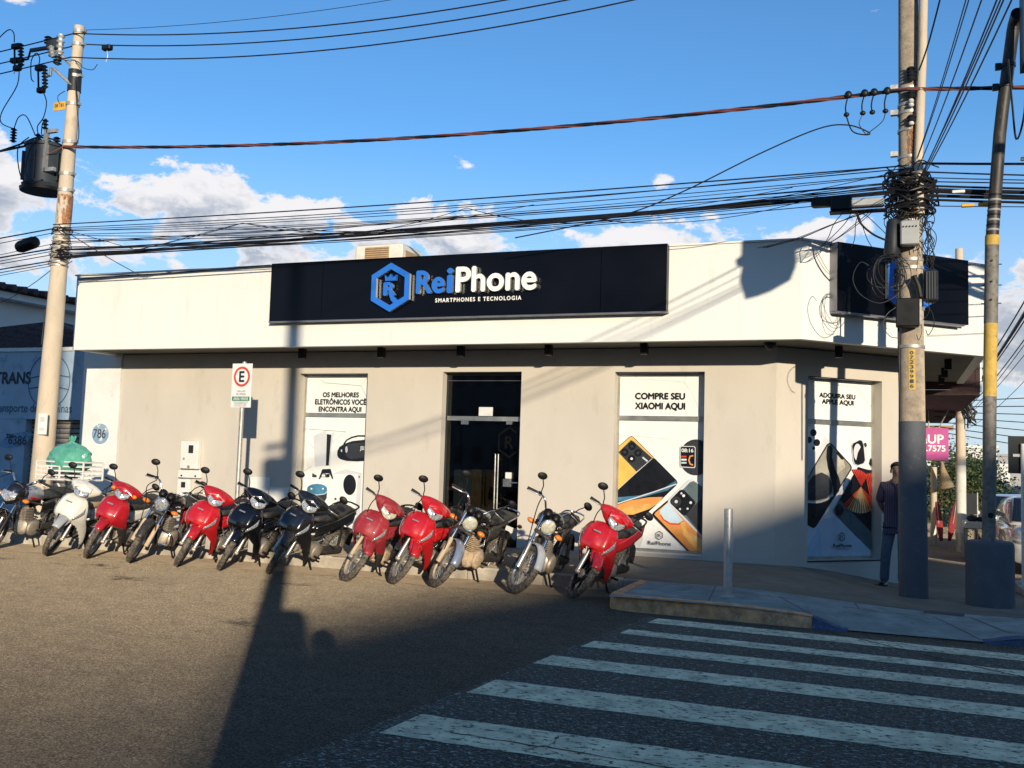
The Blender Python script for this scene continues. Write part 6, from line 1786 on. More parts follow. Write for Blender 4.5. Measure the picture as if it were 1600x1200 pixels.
# bulging plastic bag in the basket
from mathutils import noise as mnoise
def bagpt(u, v):
    a = u * 2 * math.pi
    prof = [(0, .0), (.0, .26), (.09, .38), (.20, .40), (.30, .38), (.385, .28), (.43, .14), (.455, .055), (.48, .035), (.52, .055), (.56, .07)]
    q = v * (len(prof) - 1)
    i = min(len(prof) - 2, int(q))
    f_ = q - i
    z = prof[i][0] + (prof[i + 1][0] - prof[i][0]) * f_
    r = prof[i][1] + (prof[i + 1][1] - prof[i][1]) * f_
    w = 1 + .05 * math.sin(4 * a + 7 * v) + .20 * (abs(mnoise.noise((3.1 * math.cos(a), 3.1 * math.sin(a), 6 * v))) - .2) + .10 * (abs(mnoise.noise((7 * math.cos(a), 7 * math.sin(a), 13 * v + 5))) - .2)
    return (-12.06 + r * w * math.cos(a) * 1.0 + .05 * v, 11.92 + r * w * math.sin(a) * .52, 1.10 + z + .012 * math.sin(7 * a + 4 * v))
o = put('rubbish_bag', MB().grid(bagpt, 72, 40), 'bag', smooth=24)
tag(o, 'knotted green plastic rubbish bag bulging over the white basket', 'bag')

# ------------------------------------------------------------------ unseen surroundings: casters inferred from shadows, and shapes added for the light
E_ = V((math.cos(SUN_AZ), math.sin(SUN_AZ), 0))
D_ = V((-math.sin(SUN_AZ), math.cos(SUN_AZ), 0))
def UW(u, w, z=0): return E_ * u + D_ * w + V((0, 0, z))
def block(label, cat, u0, u1, w0, w1, h, m, storeys):
    t = thing('house', UW((u0 + u1) / 2, w1), label, cat)
    put('wall', MB().prism([UW(u0, w0), UW(u1, w0), UW(u1, w1), UW(u0, w1)], (0, 0, h)), m, t, smooth=0)
    put('roof', MB().prism([UW(u0 - .3, w0 - .3, h), UW(u1 + (.0 if u1 < 0 else .3), w0 - .3, h), UW(u1 + (.0 if u1 < 0 else .3), w1 + .3, h), UW(u0 - (.0 if u0 > 0 else .3), w1 + .3, h)], (0, 0, .25)), 'roofslab', t, smooth=0)
    n = int((u1 - u0) / 2.6)
    for s_ in range(storeys):
        for k in range(n):
            uc = u0 + (k + .5) * (u1 - u0) / n
            z = .9 + s_ * 3.1
            put('window', MB().prism([UW(uc - .6, w1 + .002, z), UW(uc + .6, w1 + .002, z), UW(uc + .6, w1 + .002, z + 1.3), UW(uc - .6, w1 + .002, z + 1.3)], D_ * .03), 'farwin', t, smooth=0)
    return t
block('tall tan block across the street behind the viewer, left of the sun gap', 'building', -26, -4.55, -34, -17, 17.5, 'bldC', 5)
block('added tall grey block behind the viewer at far left, blocking sky light', 'building', -60, -27, -40, -20, 15, 'bldB', 4)  # added to screen low sky light off the facade
block('added tan block behind the viewer at far right, blocking sky light', 'building', 53, 75, -32, -12, 14, 'bldC', 4)  # another added sky blocker, widening the screen
block('added tall grey block behind the viewer, far right of the sun gap, blocking sky light', 'building', 30, 52, -32, -13, 16, 'bldB', 5)  # added for the same screening of sky light
block('added low grey house behind the viewer, right of the sun gap, blocking sky light', 'building', 13.5, 29, -30, -14, 5.8, 'bldB', 1)  # added low, so it cuts ambient light but lets the sun pass
t = thing('house', UW(6, -60), 'long building with sloping roof line far behind the viewer', 'building')
sil = [(-.40, 0), (-.40, 1.78), (.1, 1.86), (.6, 1.98), (1.45, 2.2), (2.23, 2.32), (2.9, 2.48), (5.2, 3.2), (6.8, 3.75), (9, 4.15), (13, 4.8), (13, 0)]
put('wall', MB().prism([UW(u, -60, (v + 60 * math.tan(SUN_EL)) if v else 0) for u, v in sil], -D_ * 12), 'bldC', t, smooth=0)
pp = UW(-.27, -3.0)
t = thing('utility_pole', (pp.x, pp.y, .13), 'concrete utility pole on the opposite pavement behind the viewer', 'utility pole')
put('shaft', MB().tube([(pp.x, pp.y, .1), (pp.x, pp.y, 9.5)], [.14, .10], 20), 'concrete', t)
q = UW(-.5, -3.0, 5.28)
put('cabinet', MB().bbox((q.x - .2, q.y - .15, 4.95), (q.x + .16, q.y + .15, 5.55), .03), 'boxdark', t)
q = UW(-.06, -3.0)
put('shadow_case', MB().lathe((q.x, q.y, 2.18), (0, 0, 1), [(0, .02), (.02, .13), (.36, .14), (.44, .10), (.47, .02)], 18), 'boxdark', t)  # added case that gives the pole's shadow on the road a second bump
q = UW(-.62, -3.0)
put('arm', MB().tube([(pp.x, pp.y, 5.75), (q.x - .1, q.y, 5.72)], .06, 8), 'galv', t)
# added shape on a mast arm out of frame, cut to cast the fascia shadow
t = thing('shadow_caster', (10.4, 9.0, 0), 'added box on a mast arm out of frame at right, shaped to cast the fascia shadow', 'shadow caster')
put('mast', MB().tube(smooth_path([(10.4, 9.0, -.1), (10.4, 9.0, 4.8), (9.6, 8.95, 5.9), (6, 8.6, 6.2), (1.7, 8.1, 6.2)], 5), .06, 10), 'pipegrey', t)
sgx = V((1.80, 8.2, 5.38))
put('head', MB().prism([(sgx.x - .30, sgx.y, 4.98 + .30), (sgx.x - .22, sgx.y, 5.02), (sgx.x - .05, sgx.y, 5.06), (sgx.x + .2, sgx.y, 5.2), (sgx.x + .27, sgx.y, 5.38), (sgx.x + .27, sgx.y, 5.62), (sgx.x + .46, sgx.y, 5.66), (sgx.x + .48, sgx.y, 6.1), (sgx.x - .28, sgx.y, 6.1), (sgx.x - .28, sgx.y, 5.62), (sgx.x - .36, sgx.y, 5.56), (sgx.x - .34, sgx.y, 5.48), (sgx.x - .27, sgx.y, 5.46)], (0, -.25, 0)), 'black', t, smooth=0)
for k, (z, m_) in enumerate(((5.95, 'signred'), (5.68, 'yellow'), (5.41, 'signgreen'))):
    put('added_disc', MB().lathe((sgx.x - .02, sgx.y - .25, z), (0, -1, 0), [(0, .1), (.05, .09), (.06, .0)], 16), m_, t)
# ------------------------------------------------------------------ motorcycles and scooters
# bike space: x forward, y to the rider's left, z up, origin where the front tyre meets the road
def steer_matrix(ang, ax):
    p = V((-ax * .5 + .10, 0, ax))     # a point on the steering axis
    d = V((-.45, 0, .893)).normalized()
    return Matrix.Translation(p) @ Matrix.Rotation(R(ang), 4, d) @ Matrix.Translation(-p)
def ellring(c, u, v, n=16, p=2.0):
    c, u, v = V(c), V(u), V(v)
    out = []
    for j in range(n):
        t = 2 * math.pi * j / n
        cc, ss = math.cos(t), math.sin(t)
        out.append(c + u * math.copysign(abs(cc) ** (2 / p), cc) + v * math.copysign(abs(ss) ** (2 / p), ss))
    return out
def wheel(root, c, r, w, T, rimm='alloy', spoked=True, disc=False, pre='front'):
    ax = (0, 1, 0)
    tread = MB().torus(c, ax, r - w * .5, w * .5, w * .5, 40, 10).xf(T)
    ty = put('tyre', tread, 'rubber', root, smooth=60)
    # tread blocks
    blk = MB()
    for i in range(46):
        a = 2 * math.pi * i / 46
        for s in (-1, 1):
            q = V((math.cos(a) * (r - .004), s * w * .17, math.sin(a) * (r - .004)))
            e = V((math.cos(a), 0, math.sin(a)))
            t_ = V((-math.sin(a), 0, math.cos(a)))
            y = V((0, 1, 0))
            o = V(c) + q
            blk.prism([o - t_ * .010 - y * .012, o + t_ * .010 - y * .012 * .4, o + t_ * .010 + y * .012, o - t_ * .010 + y * .012 * .4], e * .006)
    put('tread_blocks', blk.xf(T), 'rubber', ty, smooth=0, kind='stuff')
    rr = r - w * 1.02
    rim = put('rim', MB().torus(c, ax, rr, .012, w * .30, 40, 8).xf(T), rimm, root)
    hub = put('hub', MB().lathe(V(c) + V((0, -.055, 0)), ax, [(0, .03), (.01, .055), (.03, .05), (.08, .05), (.10, .062), (.11, .03)], 20).xf(T), 'engine', root)
    if spoked:
        sp = MB()
        for i in range(18):
            a = 2 * math.pi * i / 18
            for s in (-1, 1):
                a2 = a + s * .30
                sp.tube([V(c) + V((math.cos(a2) * .05, s * .035, math.sin(a2) * .05)), V(c) + V((math.cos(a) * rr, s * .006, math.sin(a) * rr))], .0032, 4)
        put('spokes', sp.xf(T), 'galv', rim, smooth=0, kind='stuff')
    else:
        for i in range(6):
            a = 2 * math.pi * i / 6
            put('wheel_spoke', MB().tube([V(c) + V((math.cos(a) * .05, 0, math.sin(a) * .05)), V(c) + V((math.cos(a + .18) * rr * .6, 0, math.sin(a + .18) * rr * .6)), V(c) + V((math.cos(a) * rr, 0, math.sin(a) * rr))], [.022, .014, .016], 8).xf(T), rimm, rim)
    if disc:
        put('brake_disc', MB().lathe(V(c) + V((0, .06, 0)), ax, [(0, .07), (0, .115), (.004, .115), (.004, .07)], 26).xf(T), 'chrome', root)
    return ty
def mirror(root, base, elbow, head, T, tilt):
    st = MB().tube(smooth_path([base, V(base).lerp(V(elbow), .6), elbow, head], 4), .0065, 7).xf(T)
    m_ = put('mirror', st, 'black', root)
    h = V(head) + V((0, math.copysign(.02, head[1]), .02))
    rot = Matrix.Rotation(tilt, 3, 'X')
    put('mirror_head', MB().ell(h, .020, .062, .044, 16, 8, rot).xf(T), 'black', m_)
    rings = [ellring(h + V((-.018, 0, 0)), rot @ V((0, .056, 0)), rot @ V((0, 0, .038)), 16)]
    put('mirror_glass', MB().poly(rings[0]).xf(T), 'chrome', m_, smooth=0)
def scooter(pos, heading, lean, steer, P, label, group):
    """step-through motorcycle with leg shields, as parked in the row"""
    root = thing('scooter', pos, label, 'scooter', group, rot=(-R(lean), 0, -(math.pi / 2 + R(heading))), worldspace=False)
    T = steer_matrix(steer, .28)
    I = Matrix.Identity(4)
    paint, shade, dirt = P['paint'], P.get('fender', P['paint']), P.get('dirty', False)
    fork, eng = ('alloydust', 'enginedust') if dirt else ('alloy', P.get('engine', 'engine'))
    wheel(root, (0, 0, .285), .285, .076, T, 'alloydust' if dirt else P.get('rim', 'alloy'), P.get('spoked', True), P.get('disc', False))
    for s in (-1, 1):
        put('fork_leg', MB().tube([(.0, s * .085, .27), (-.035, s * .085, .36), (-.10, s * .08, .50), (-.20, s * .075, .70)], [.026, .024, .020, .018], 12).xf(T), fork, root)
        put('axle_nut', MB().lathe((0, s * .07, .285), (0, s, 0), [(0, .03), (.035, .026), (.045, .014)], 12).xf(T), 'engine', root)
    # front mudguard: a curved shell hugging the tyre
    def fend(u, v):
        a = R(38 + 100 * u)
        w_ = .066 * (1 - .35 * (abs(u - .45) * 1.7) ** 2)
        s = (v - .5) * 2
        rad = .305 - .028 * abs(s) ** 2.4 + .006 * math.sin(u * 3.14)
        return (rad * math.cos(a) * 1.0, w_ * s, .285 + rad * math.sin(a))
    put('front_mudguard', MB().grid(fend, 16, 10).xf(T), shade, root, solid=.005, smooth=60)
    # valance: the painted nose of the mudguard between the fork legs
    rings = []
    for z, xc, hw, d in ((.70, -.14, .075, .06), (.62, -.075, .095, .085), (.56, -.02, .090, .095), (.50, .04, .070, .08), (.445, .085, .034, .04)):
        rings.append([(xc + d * .35 * math.cos(t) + .02, hw * math.sin(t), z + .02 * math.cos(t)) for t in [math.pi * (k / 12 - .5) * 1.25 for k in range(13)]])
    put('mudguard_nose', MB().loft(rings, cap=False, closed=False).xf(T), shade, root, solid=.005, smooth=60)
    # leg shield: nose panel above, two wings below
    LV = [(.885, -.175, .105, .03), (.855, -.115, .165, .075), (.80, -.055, .200, .13), (.73, -.005, .222, .185), (.66, .030, .230, .225), (.60, .035, .228, .250), (.55, .010, .225, .262), (.49, -.045, .218, .262), (.41, -.115, .206, .245), (.33, -.185, .190, .215), (.25, -.255, .168, .18), (.19, -.31, .140, .14)]
    def shield(u, v):
        q = u * (len(LV) - 1)
        i = min(len(LV) - 2, int(q))
        f_ = q - i
        z, xf_, w_, d = [LV[i][k] + (LV[i + 1][k] - LV[i][k]) * f_ for k in range(4)]
        s = (v - .5) * 2
        y = w_ * math.sin(s * math.pi / 2 * .96)
        ridge = .022 * math.exp(-((abs(s) - .45) / .14) ** 2) * (1 if z > .55 else .4)
        x = xf_ - d * (1 - math.cos(s * math.pi / 2 * .98)) ** .9 + ridge
        return (x, y, z - .02 * abs(s))
    def keep(u, v):
        q = u * (len(LV) - 1)
        i = min(len(LV) - 2, int(q))
        z = LV[i][0] + (LV[i + 1][0] - LV[i][0]) * (q - i)
        s = abs(v - .5) * 2
        if z < .60:
            return s > min(.80, .16 + (.60 - z) * 2.6 if z > .45 else .55 + (.45 - z) * .9)
        return True
    ls = put('leg_shield', MB().grid(shield, 33, 40, keep), paint, root, solid=.006, smooth=60)
    if P.get('lower'):
        def lowkeep(u, v):
            q = u * (len(LV) - 1)
            i = min(len(LV) - 2, int(q))
            z = LV[i][0] + (LV[i + 1][0] - LV[i][0]) * (q - i)
            return z < P.get('lowz', .40) and keep(u, v)
        put('shield_lower', MB().grid(lambda u, v: V(shield(u, v)) + V((.009, math.copysign(.006, v - .5), 0)), 33, 40, lowkeep), P['lower'], ls, solid=.003, smooth=60)
    if P.get('flash'):
        for s in (-1, 1):
            pts = [(-.035, .186, .50), (-.15, .212, .42), (-.225, .20, .30), (-.145, .175, .31)]
            put('side_flash', MB().poly([(x + .012, s * (y + .014), z) for x, y, z in pts]), P['flash'], ls, smooth=0)
    if P.get('lens', True):
        for s in (-1, 1):
            # long swept indicator lens lying on the nose panel
            def lens(u, v):
                vv = .5 + s * (.20 + .20 * u)
                uu = .50 - .22 * u + (v - .5) * (.045 + .055 * u)
                q = V(shield(uu, vv))
                return q + V((.010, s * .006, .004))
            put('indicator_lens', MB().grid(lens, 10, 4), 'lens', ls, solid=.006, smooth=60)
    put('inner_shield', MB().grid(lambda u, v: V(shield(.05 + u * .9, .06 + v * .88)) + V((-.05, 0, 0)), 20, 16, keep=lambda u, v: keep(.05 + u * .9, .06 + v * .88)), 'blackdust', root, smooth=60)
    put('badge', MB().poly([(.012, -.045, .785), (.012, .045, .785), (.004, .045, .80), (.004, -.045, .80)]).xf(Matrix.Translation((-.018, 0, 0))), 'alloy', ls, smooth=0)
    # handlebar cowl with headlight, turns with the bars
    secs = []
    for y, rx, rz, xc, zc in ((-.215, .028, .026, -.27, 1.0), (-.19, .045, .04, -.262, .995), (-.14, .075, .072, -.245, .985), (-.07, .105, .10, -.225, .972), (0, .115, .115, -.215, .965), (.07, .105, .10, -.225, .972), (.14, .075, .072, -.245, .985), (.19, .045, .04, -.262, .995), (.215, .028, .026, -.27, 1.0)):
        secs.append(ellring((xc, y, zc), (rx * .8, 0, -rx * .35), (rz * .30, 0, rz * .95), 18, 2.3))
    hc = put('headlight_cowl', MB().loft(secs).xf(T), P.get('cowl', paint), root, smooth=60)
    put('cowl_crest', MB().loft([ellring((-.175, y, 1.045 - abs(y) * .35), (.06, 0, -.02), (.01, 0, .028), 10) for y in (-.12, -.06, 0, .06, .12)]).xf(T), P.get('cowl', paint), hc, smooth=60)
    def hl(u, v):
        y = (u - .5) * .205
        e = 1 - (abs(u - .5) * 2) ** 2.2 * .55
        ear = .034 * max(0, (abs(u - .5) * 2 - .35)) ** 1.1
        z = .928 + (v - .5) * .108 * e + ear * (1.6 if v > .5 else 1.0)
        x = -.118 - .62 * abs(y) ** 1.5 - (z - .925) * .42 + .012 * math.sin(v * math.pi)
        return (x, y, z)
    h = put('headlight', MB().grid(hl, 14, 8).xf(T), P.get('head', 'lens'), hc, solid=.008, smooth=60)
    put('reflector', MB().ell((-.126, 0, .926), .022, .038, .034).xf(T), 'chrome', h)
    if P.get('cowlind'):
        for s in (-1, 1):
            put('cowl_indicator', MB().ell((-.175, s * .155, .965), .032, .035, .028).xf(T), 'orange', hc)
    for s in (-1, 1):
        put('handlebar', MB().tube([(-.275, s * .17, .995), (-.30, s * .24, 1.0), (-.335, s * .335, .995)], .012, 10).xf(T), 'black', root)
        put('grip', MB().tube([(-.302, s * .245, 1.0), (-.34, s * .355, .995)], .0185, 12).xf(T), 'black', root)
        put('lever', MB().tube(smooth_path([(-.275, s * .215, 1.0), (-.248, s * .27, .998), (-.285, s * .36, .985)], 4), .006, 6).xf(T), 'alloy', root)
        mirror(root, (-.30, s * .20, 1.01), (-.30, s * .235, 1.09), (-.315, s * .30, 1.165), T, -s * .25)
    put('brake_cable', MB().tube(smooth_path([(-.26, -.2, .99), (-.19, -.23, .9), (-.2, -.18, .74), (-.12, -.09, .5)], 5), .006, 6).xf(T), 'black', root)
    # body
    put('frame_tube', MB().tube(smooth_path([(-.24, 0, .80), (-.33, 0, .62), (-.48, 0, .46), (-.70, 0, .42), (-.92, 0, .52)], 5), .04, 10), 'blackdust', root)
    rings = []
    for x, zc, hw, hh in ((-.52, .56, .045, .05), (-.60, .60, .075, .085), (-.74, .635, .105, .11), (-.92, .66, .120, .11), (-1.10, .69, .115, .09), (-1.28, .73, .085, .07), (-1.42, .775, .05, .045), (-1.47, .79, .03, .03)):
        rings.append(ellring((x, 0, zc), (0, hw, 0), (0, 0, hh), 18, 2.6))
    body = put('body_panel', MB().loft(rings), P.get('body', paint), root, smooth=60)
    for s in (-1, 1):
        put('side_panel', MB().grid(lambda u, v: (-.56 - .78 * u, s * (.055 + .078 * math.sin(min(1, u * 1.6 + .12) * 1.57) * (1 - .35 * max(0, u - .6)) + .004 - .012 * (v - .5)), .50 + .12 * v + u * (.20 + .05 * v)), 12, 4), P.get('panel', paint), body, solid=.004, smooth=60)
    rings = []
    for x, zc, hw, hh in ((-.50, .715, .055, .02), (-.54, .725, .085, .045), (-.66, .735, .115, .055), (-.84, .745, .135, .060), (-.98, .775, .140, .062), (-1.14, .805, .130, .055), (-1.28, .825, .10, .045), (-1.34, .83, .06, .025)):
        rings.append(ellring((x, 0, zc), (0, hw, 0), (0, 0, hh), 18, 2.8))
    put('seat', MB().loft(rings), P.get('seat', 'seat'), root, smooth=60)
    put('grab_rail', MB().tube(smooth_path([(-1.05, .12, .78), (-1.25, .135, .85), (-1.43, .09, .875), (-1.45, 0, .88), (-1.43, -.09, .875), (-1.25, -.135, .85), (-1.05, -.12, .78)], 5), .012, 8), P.get('rail', 'black'), root)
    put('tail_light', MB().ell((-1.47, 0, .755), .035, .07, .035), 'tail', root)
    put('rear_mudguard', MB().grid(lambda u, v: (-1.26 + .31 * math.cos(R(60 + 115 * u)), (v - .5) * .15, .265 + .31 * math.sin(R(60 + 115 * u))), 12, 4), 'blackdust', root, solid=.005)
    if P.get('flap'):
        put('mud_flap', MB().box((-1.60, -.07, .28), (-1.585, .07, .52)), 'blackdust', root, smooth=0)
    # engine, exhaust, rear wheel
    en = put('engine', MB().loft([ellring((x, .0, z), (0, w_, 0), (0, 0, h_), 14, 3.2) for x, z, w_, h_ in ((-.48, .30, .10, .07), (-.52, .30, .125, .105), (-.64, .29, .13, .115), (-.78, .28, .125, .10), (-.84, .28, .09, .07))]), eng, root)
    put('cylinder', MB().tube([(-.50, 0, .33), (-.42, 0, .335), (-.30, 0, .345)], [.07, .072, .06], 14), eng, en)
    for k in range(5):
        put('fin', MB().lathe((-.49 + k * .028, 0, .332 + k * .002), (1, 0, .05), [(0, .088), (.010, .088)], 18), eng, en)
    for s in (-1, 1):
        put('crankcase_cover', MB().lathe((-.66, s * .12, .285), (0, s, 0), [(0, .10), (.022, .095), (.035, .07), (.038, .0)], 20), eng, en)
        put('footpeg', MB().tube([(-.60, s * .10, .245), (-.60, s * .24, .25)], .014, 8), 'black', root)
        put('rear_shock', MB().tube([(-1.22, s * .10, .30), (-1.14, s * .11, .62)], [.022, .018], 10), 'chrome', root)
        put('swing_arm', MB().tube([(-.84, s * .08, .31), (-1.26, s * .085, .262)], .022, 8), 'blackdust', root)
        put('rear_peg', MB().tube([(-.95, s * .1, .36), (-.97, s * .2, .35)], .011, 8), 'black', root)
    put('chain_case', MB().loft([ellring((x, .105, z), (0, .018, 0), (0, 0, h_), 10, 3) for x, z, h_ in ((-.80, .30, .05), (-1.02, .285, .055), (-1.28, .265, .05), (-1.33, .262, .03))]), 'blackdust', root)
    put('exhaust', MB().tube(smooth_path([(-.36, -.05, .28), (-.40, -.10, .20), (-.62, -.135, .185), (-.86, -.15, .22), (-.95, -.155, .25), (-1.38, -.165, .345)], 4), [.018] * 16 + [.045] * 3 + [.048, .042], 12), 'chrome', root)
    wheel(root, (-1.26, 0, .262), .262, .082, I, 'alloydust' if dirt else 'alloy', P.get('spoked', True))
    tl = math.tan(R(lean))
    put('side_stand', MB().tube([(-.58, .08, .24), (-.62, .155, .155 * tl + .02), (-.585, .185, .185 * tl + .012)], .012, 8), 'black', root)
    put('plate', MB().box((-1.565, -.09, .52), (-1.56, .09, .65)), 'metalwhite', root, smooth=0)
    return root
def motorcycle(pos, heading, lean, steer, P, label, group):
    """small naked motorcycle with round headlight and high bars"""
    root = thing('motorcycle', pos, label, 'motorcycle', group, rot=(-R(lean), 0, -(math.pi / 2 + R(heading))), worldspace=False)
    T = steer_matrix(steer, .30)
    I = Matrix.Identity(4)
    dirt = P.get('dirty', False)
    eng = 'enginedust' if dirt else 'engine'
    lower = P.get('forklow', 'alloy')
    wheel(root, (0, 0, .30), .30, .084, T, 'alloydust' if dirt else 'alloy', P.get('spoked', True), P.get('disc', False))
    for s in (-1, 1):
        put('fork_leg', MB().tube([(.01, s * .095, .28), (-.01, s * .095, .34), (-.10, s * .09, .54), (-.115, s * .09, .57)], [.030, .031, .029, .026], 12).xf(T), lower, root)
        put('fork_tube', MB().tube([(-.11, s * .09, .56), (-.29, s * .085, .93)], .017, 12).xf(T), 'chrome', root)
        put('axle_nut', MB().lathe((0, s * .08, .30), (0, s, 0), [(0, .03), (.035, .026), (.045, .014)], 12).xf(T), 'engine', root)
        put('indicator', MB().ell((-.20, s * .205, .775), .042, .052, .030).xf(T), 'orange', root)
        put('indicator_stalk', MB().tube([(-.21, s * .09, .775), (-.205, s * .17, .775)], .010, 7).xf(T), 'black', root)
        put('handlebar', MB().tube(smooth_path([(-.29, s * .02, .955), (-.29, s * .09, .96), (-.31, s * .17, 1.05), (-.36, s * .24, 1.065), (-.415, s * .36, 1.04)], 4), .012, 10).xf(T), 'chrome', root)
        put('grip', MB().tube([(-.372, s * .265, 1.06), (-.425, s * .385, 1.035)], .0195, 12).xf(T), 'black', root)
        put('switch_block', MB().bbox((-.385, min(s * .225, s * .262), 1.045), (-.33, max(s * .225, s * .262), 1.09), .006).xf(T), 'black', root)
        put('lever', MB().tube(smooth_path([(-.33, s * .23, 1.06), (-.305, s * .28, 1.055), (-.355, s * .39, 1.03)], 4), .0065, 6).xf(T), 'alloy', root)
        mirror(root, (-.35, s * .24, 1.08), (-.34, s * .275, 1.17), (-.35, s * .33, 1.235), T, -s * .25)
        put('gauge', MB().lathe((-.275, s * .058, .955), (-.75, 0, .65), [(-.075, .035), (-.055, .052), (.0, .056), (.012, .05), (.013, .0)], 16).xf(T), 'black', root)
    put('triple_clamp', MB().bbox((-.32, -.11, .895), (-.26, .11, .935), .008).xf(T), 'blackdust', root)
    put('triple_clamp', MB().bbox((-.20, -.11, .695), (-.14, .11, .735), .008).xf(T), 'blackdust', root)
    put('brake_cable', MB().tube(smooth_path([(-.30, -.22, 1.05), (-.14, -.27, .96), (-.14, -.2, .78), (-.05, -.12, .5), (0, -.1, .33)], 5), .0065, 6).xf(T), 'black', root)
    put('clutch_cable', MB().tube(smooth_path([(-.30, .22, 1.05), (-.16, .16, .98), (-.22, .08, .84), (-.4, .06, .6)], 5), .0065, 6).xf(T), 'black', root)
    if P.get('fairing'):
        rings = []
        for y, rx, rz, xc, zc in ((-.15, .03, .05, -.22, .86), (-.12, .07, .10, -.20, .845), (-.06, .10, .145, -.165, .835), (0, .11, .16, -.15, .83), (.06, .10, .145, -.165, .835), (.12, .07, .10, -.20, .845), (.15, .03, .05, -.22, .86)):
            rings.append(ellring((xc, y, zc), (rx * .8, 0, 0), (-rz * .25, 0, rz), 16, 2.4))
        hf = put('headlight_fairing', MB().loft(rings).xf(T), P.get('fairingp', 'black'), root, smooth=60)
        put('headlight', MB().grid(lambda u, v: (-.055 - .9 * abs((u - .5) * .23) ** 1.5 - (v - .5) * .03 + .01 * math.sin(3.14 * v), (u - .5) * .23, .80 + (v - .5) * (.15 - .1 * abs(u - .5) * 1.2) + .05 * abs(u - .5)), 12, 8).xf(T), 'lens', hf, solid=.008, smooth=60)
    else:
        hs = put('headlight_shell', MB().lathe((-.29, 0, .83), (1, 0, -.06), [(0, .02), (.015, .06), (.06, .088), (.12, .094), (.135, .094)], 26).xf(T), 'black', root)
        put('headlight', MB().lathe((-.155, 0, .822), (1, 0, -.06), [(0, .086), (.012, .080), (.024, .055), (.03, .0)], 26).xf(T), P.get('head', 'lens'), hs, smooth=60)
        put('headlight_ring', MB().torus((-.155, 0, .822), (1, 0, -.06), .09, .008, .014, 30, 8).xf(T), 'chrome', hs)
    def fend(u, v):
        a = R(22 + 135 * u)
        s = (v - .5) * 2
        rad = .325 - .03 * abs(s) ** 2.4
        return (rad * math.cos(a), .062 * s * (1 - .3 * abs(u - .5)), .30 + rad * math.sin(a))
    put('front_mudguard', MB().grid(fend, 18, 10).xf(T), P.get('fender', 'blackdust'), root, solid=.005, smooth=60)
    put('mudguard_stay', MB().tube([(-.05, .1, .5), (.02, .07, .62)], .008, 6).xf(T), 'chrome', root)
    # tank, seat, tail
    rings = []
    for x, zc, hw, hh in ((-.31, .84, .04, .04), (-.34, .84, .095, .075), (-.42, .835, .14, .105), (-.54, .83, .155, .115), (-.66, .815, .135, .10), (-.76, .79, .10, .07), (-.80, .775, .07, .035)):
        rings.append(ellring((x, 0, zc), (0, hw, 0), (0, 0, hh), 20, 2.5))
    tk = put('tank', MB().loft(rings), P['paint'], root, smooth=60)
    put('tank_cap', MB().lathe((-.50, 0, .935), (0, 0, 1), [(0, .035), (.015, .033), (.016, 0)], 16), 'chrome', tk)
    for s in (-1, 1):
        put('tank_stripe', MB().grid(lambda u, v: (-.40 - .32 * u, s * (.142 + .018 * math.sin(u * 3.0) - .04 * u), .79 + (v - .5) * .045 - .03 * u), 8, 2), P.get('stripe', 'chrome'), tk, solid=.006)
        put('side_cover', MB().grid(lambda u, v: (-.70 - .30 * u, s * (.125 + .012 * math.sin(v * 3.1)), .53 + .18 * v + .06 * u), 6, 5), P.get('panel', P['paint']), root, solid=.006, smooth=60)
    rings = []
    for x, zc, hw, hh in ((-.66, .80, .06, .02), (-.70, .795, .10, .045), (-.82, .785, .125, .05), (-1.0, .795, .135, .055), (-1.15, .82, .13, .06), (-1.32, .835, .11, .05), (-1.40, .845, .07, .025)):
        rings.append(ellring((x, 0, zc), (0, hw, 0), (0, 0, hh), 18, 2.8))
    put('seat', MB().loft(rings), 'seat', root, smooth=60)
    rings = [ellring((x, 0, z), (0, hw, 0), (0, 0, hh), 14, 2.5) for x, z, hw, hh in ((-.95, .71, .11, .05), (-1.2, .745, .10, .05), (-1.42, .79, .075, .045), (-1.54, .82, .045, .03))]
    put('tail_cowl', MB().loft(rings), P.get('panel', P['paint']), root, smooth=60)
    put('tail_light', MB().ell((-1.55, 0, .79), .04, .06, .04), 'tail', root)
    put('grab_rail', MB().tube(smooth_path([(-1.15, .13, .78), (-1.38, .14, .86), (-1.50, .08, .885), (-1.50, -.08, .885), (-1.38, -.14, .86), (-1.15, -.13, .78)], 5), .011, 8), 'chrome', root)
    put('rear_mudguard', MB().grid(lambda u, v: (-1.29 + .34 * math.cos(R(55 + 110 * u)), (v - .5) * .14, .30 + .34 * math.sin(R(55 + 110 * u))), 12, 4), 'blackdust', root, solid=.005)
    put('plate', MB().box((-1.625, -.09, .50), (-1.62, .09, .64)), 'metalwhite', root, smooth=0)
    for s in (-1, 1):
        put('rear_indicator', MB().ell((-1.48, s * .16, .72), .032, .035, .026), 'orange', root)
    # frame and engine
    put('down_tube', MB().tube([(-.27, 0, .74), (-.40, 0, .34), (-.48, 0, .20)], .022, 10), 'blackdust', root)
    for s in (-1, 1):
        put('frame_tube', MB().tube(smooth_path([(-.30, 0, .80), (-.55, s * .06, .70), (-.82, s * .10, .62), (-.86, s * .10, .40)], 4), .018, 8), 'blackdust', root)
        put('rear_shock', MB().tube([(-1.24, s * .115, .34), (-1.12, s * .12, .66)], [.03, .024], 10), 'chrome', root)
        put('swing_arm', MB().tube([(-.84, s * .09, .36), (-1.29, s * .095, .30)], .022, 8), 'blackdust', root)
        put('footpeg', MB().tube([(-.68, s * .10, .29), (-.68, s * .25, .295)], .015, 8), 'black', root)
        put('rear_peg', MB().tube([(-.98, s * .1, .40), (-1.0, s * .22, .39)], .012, 8), 'black', root)
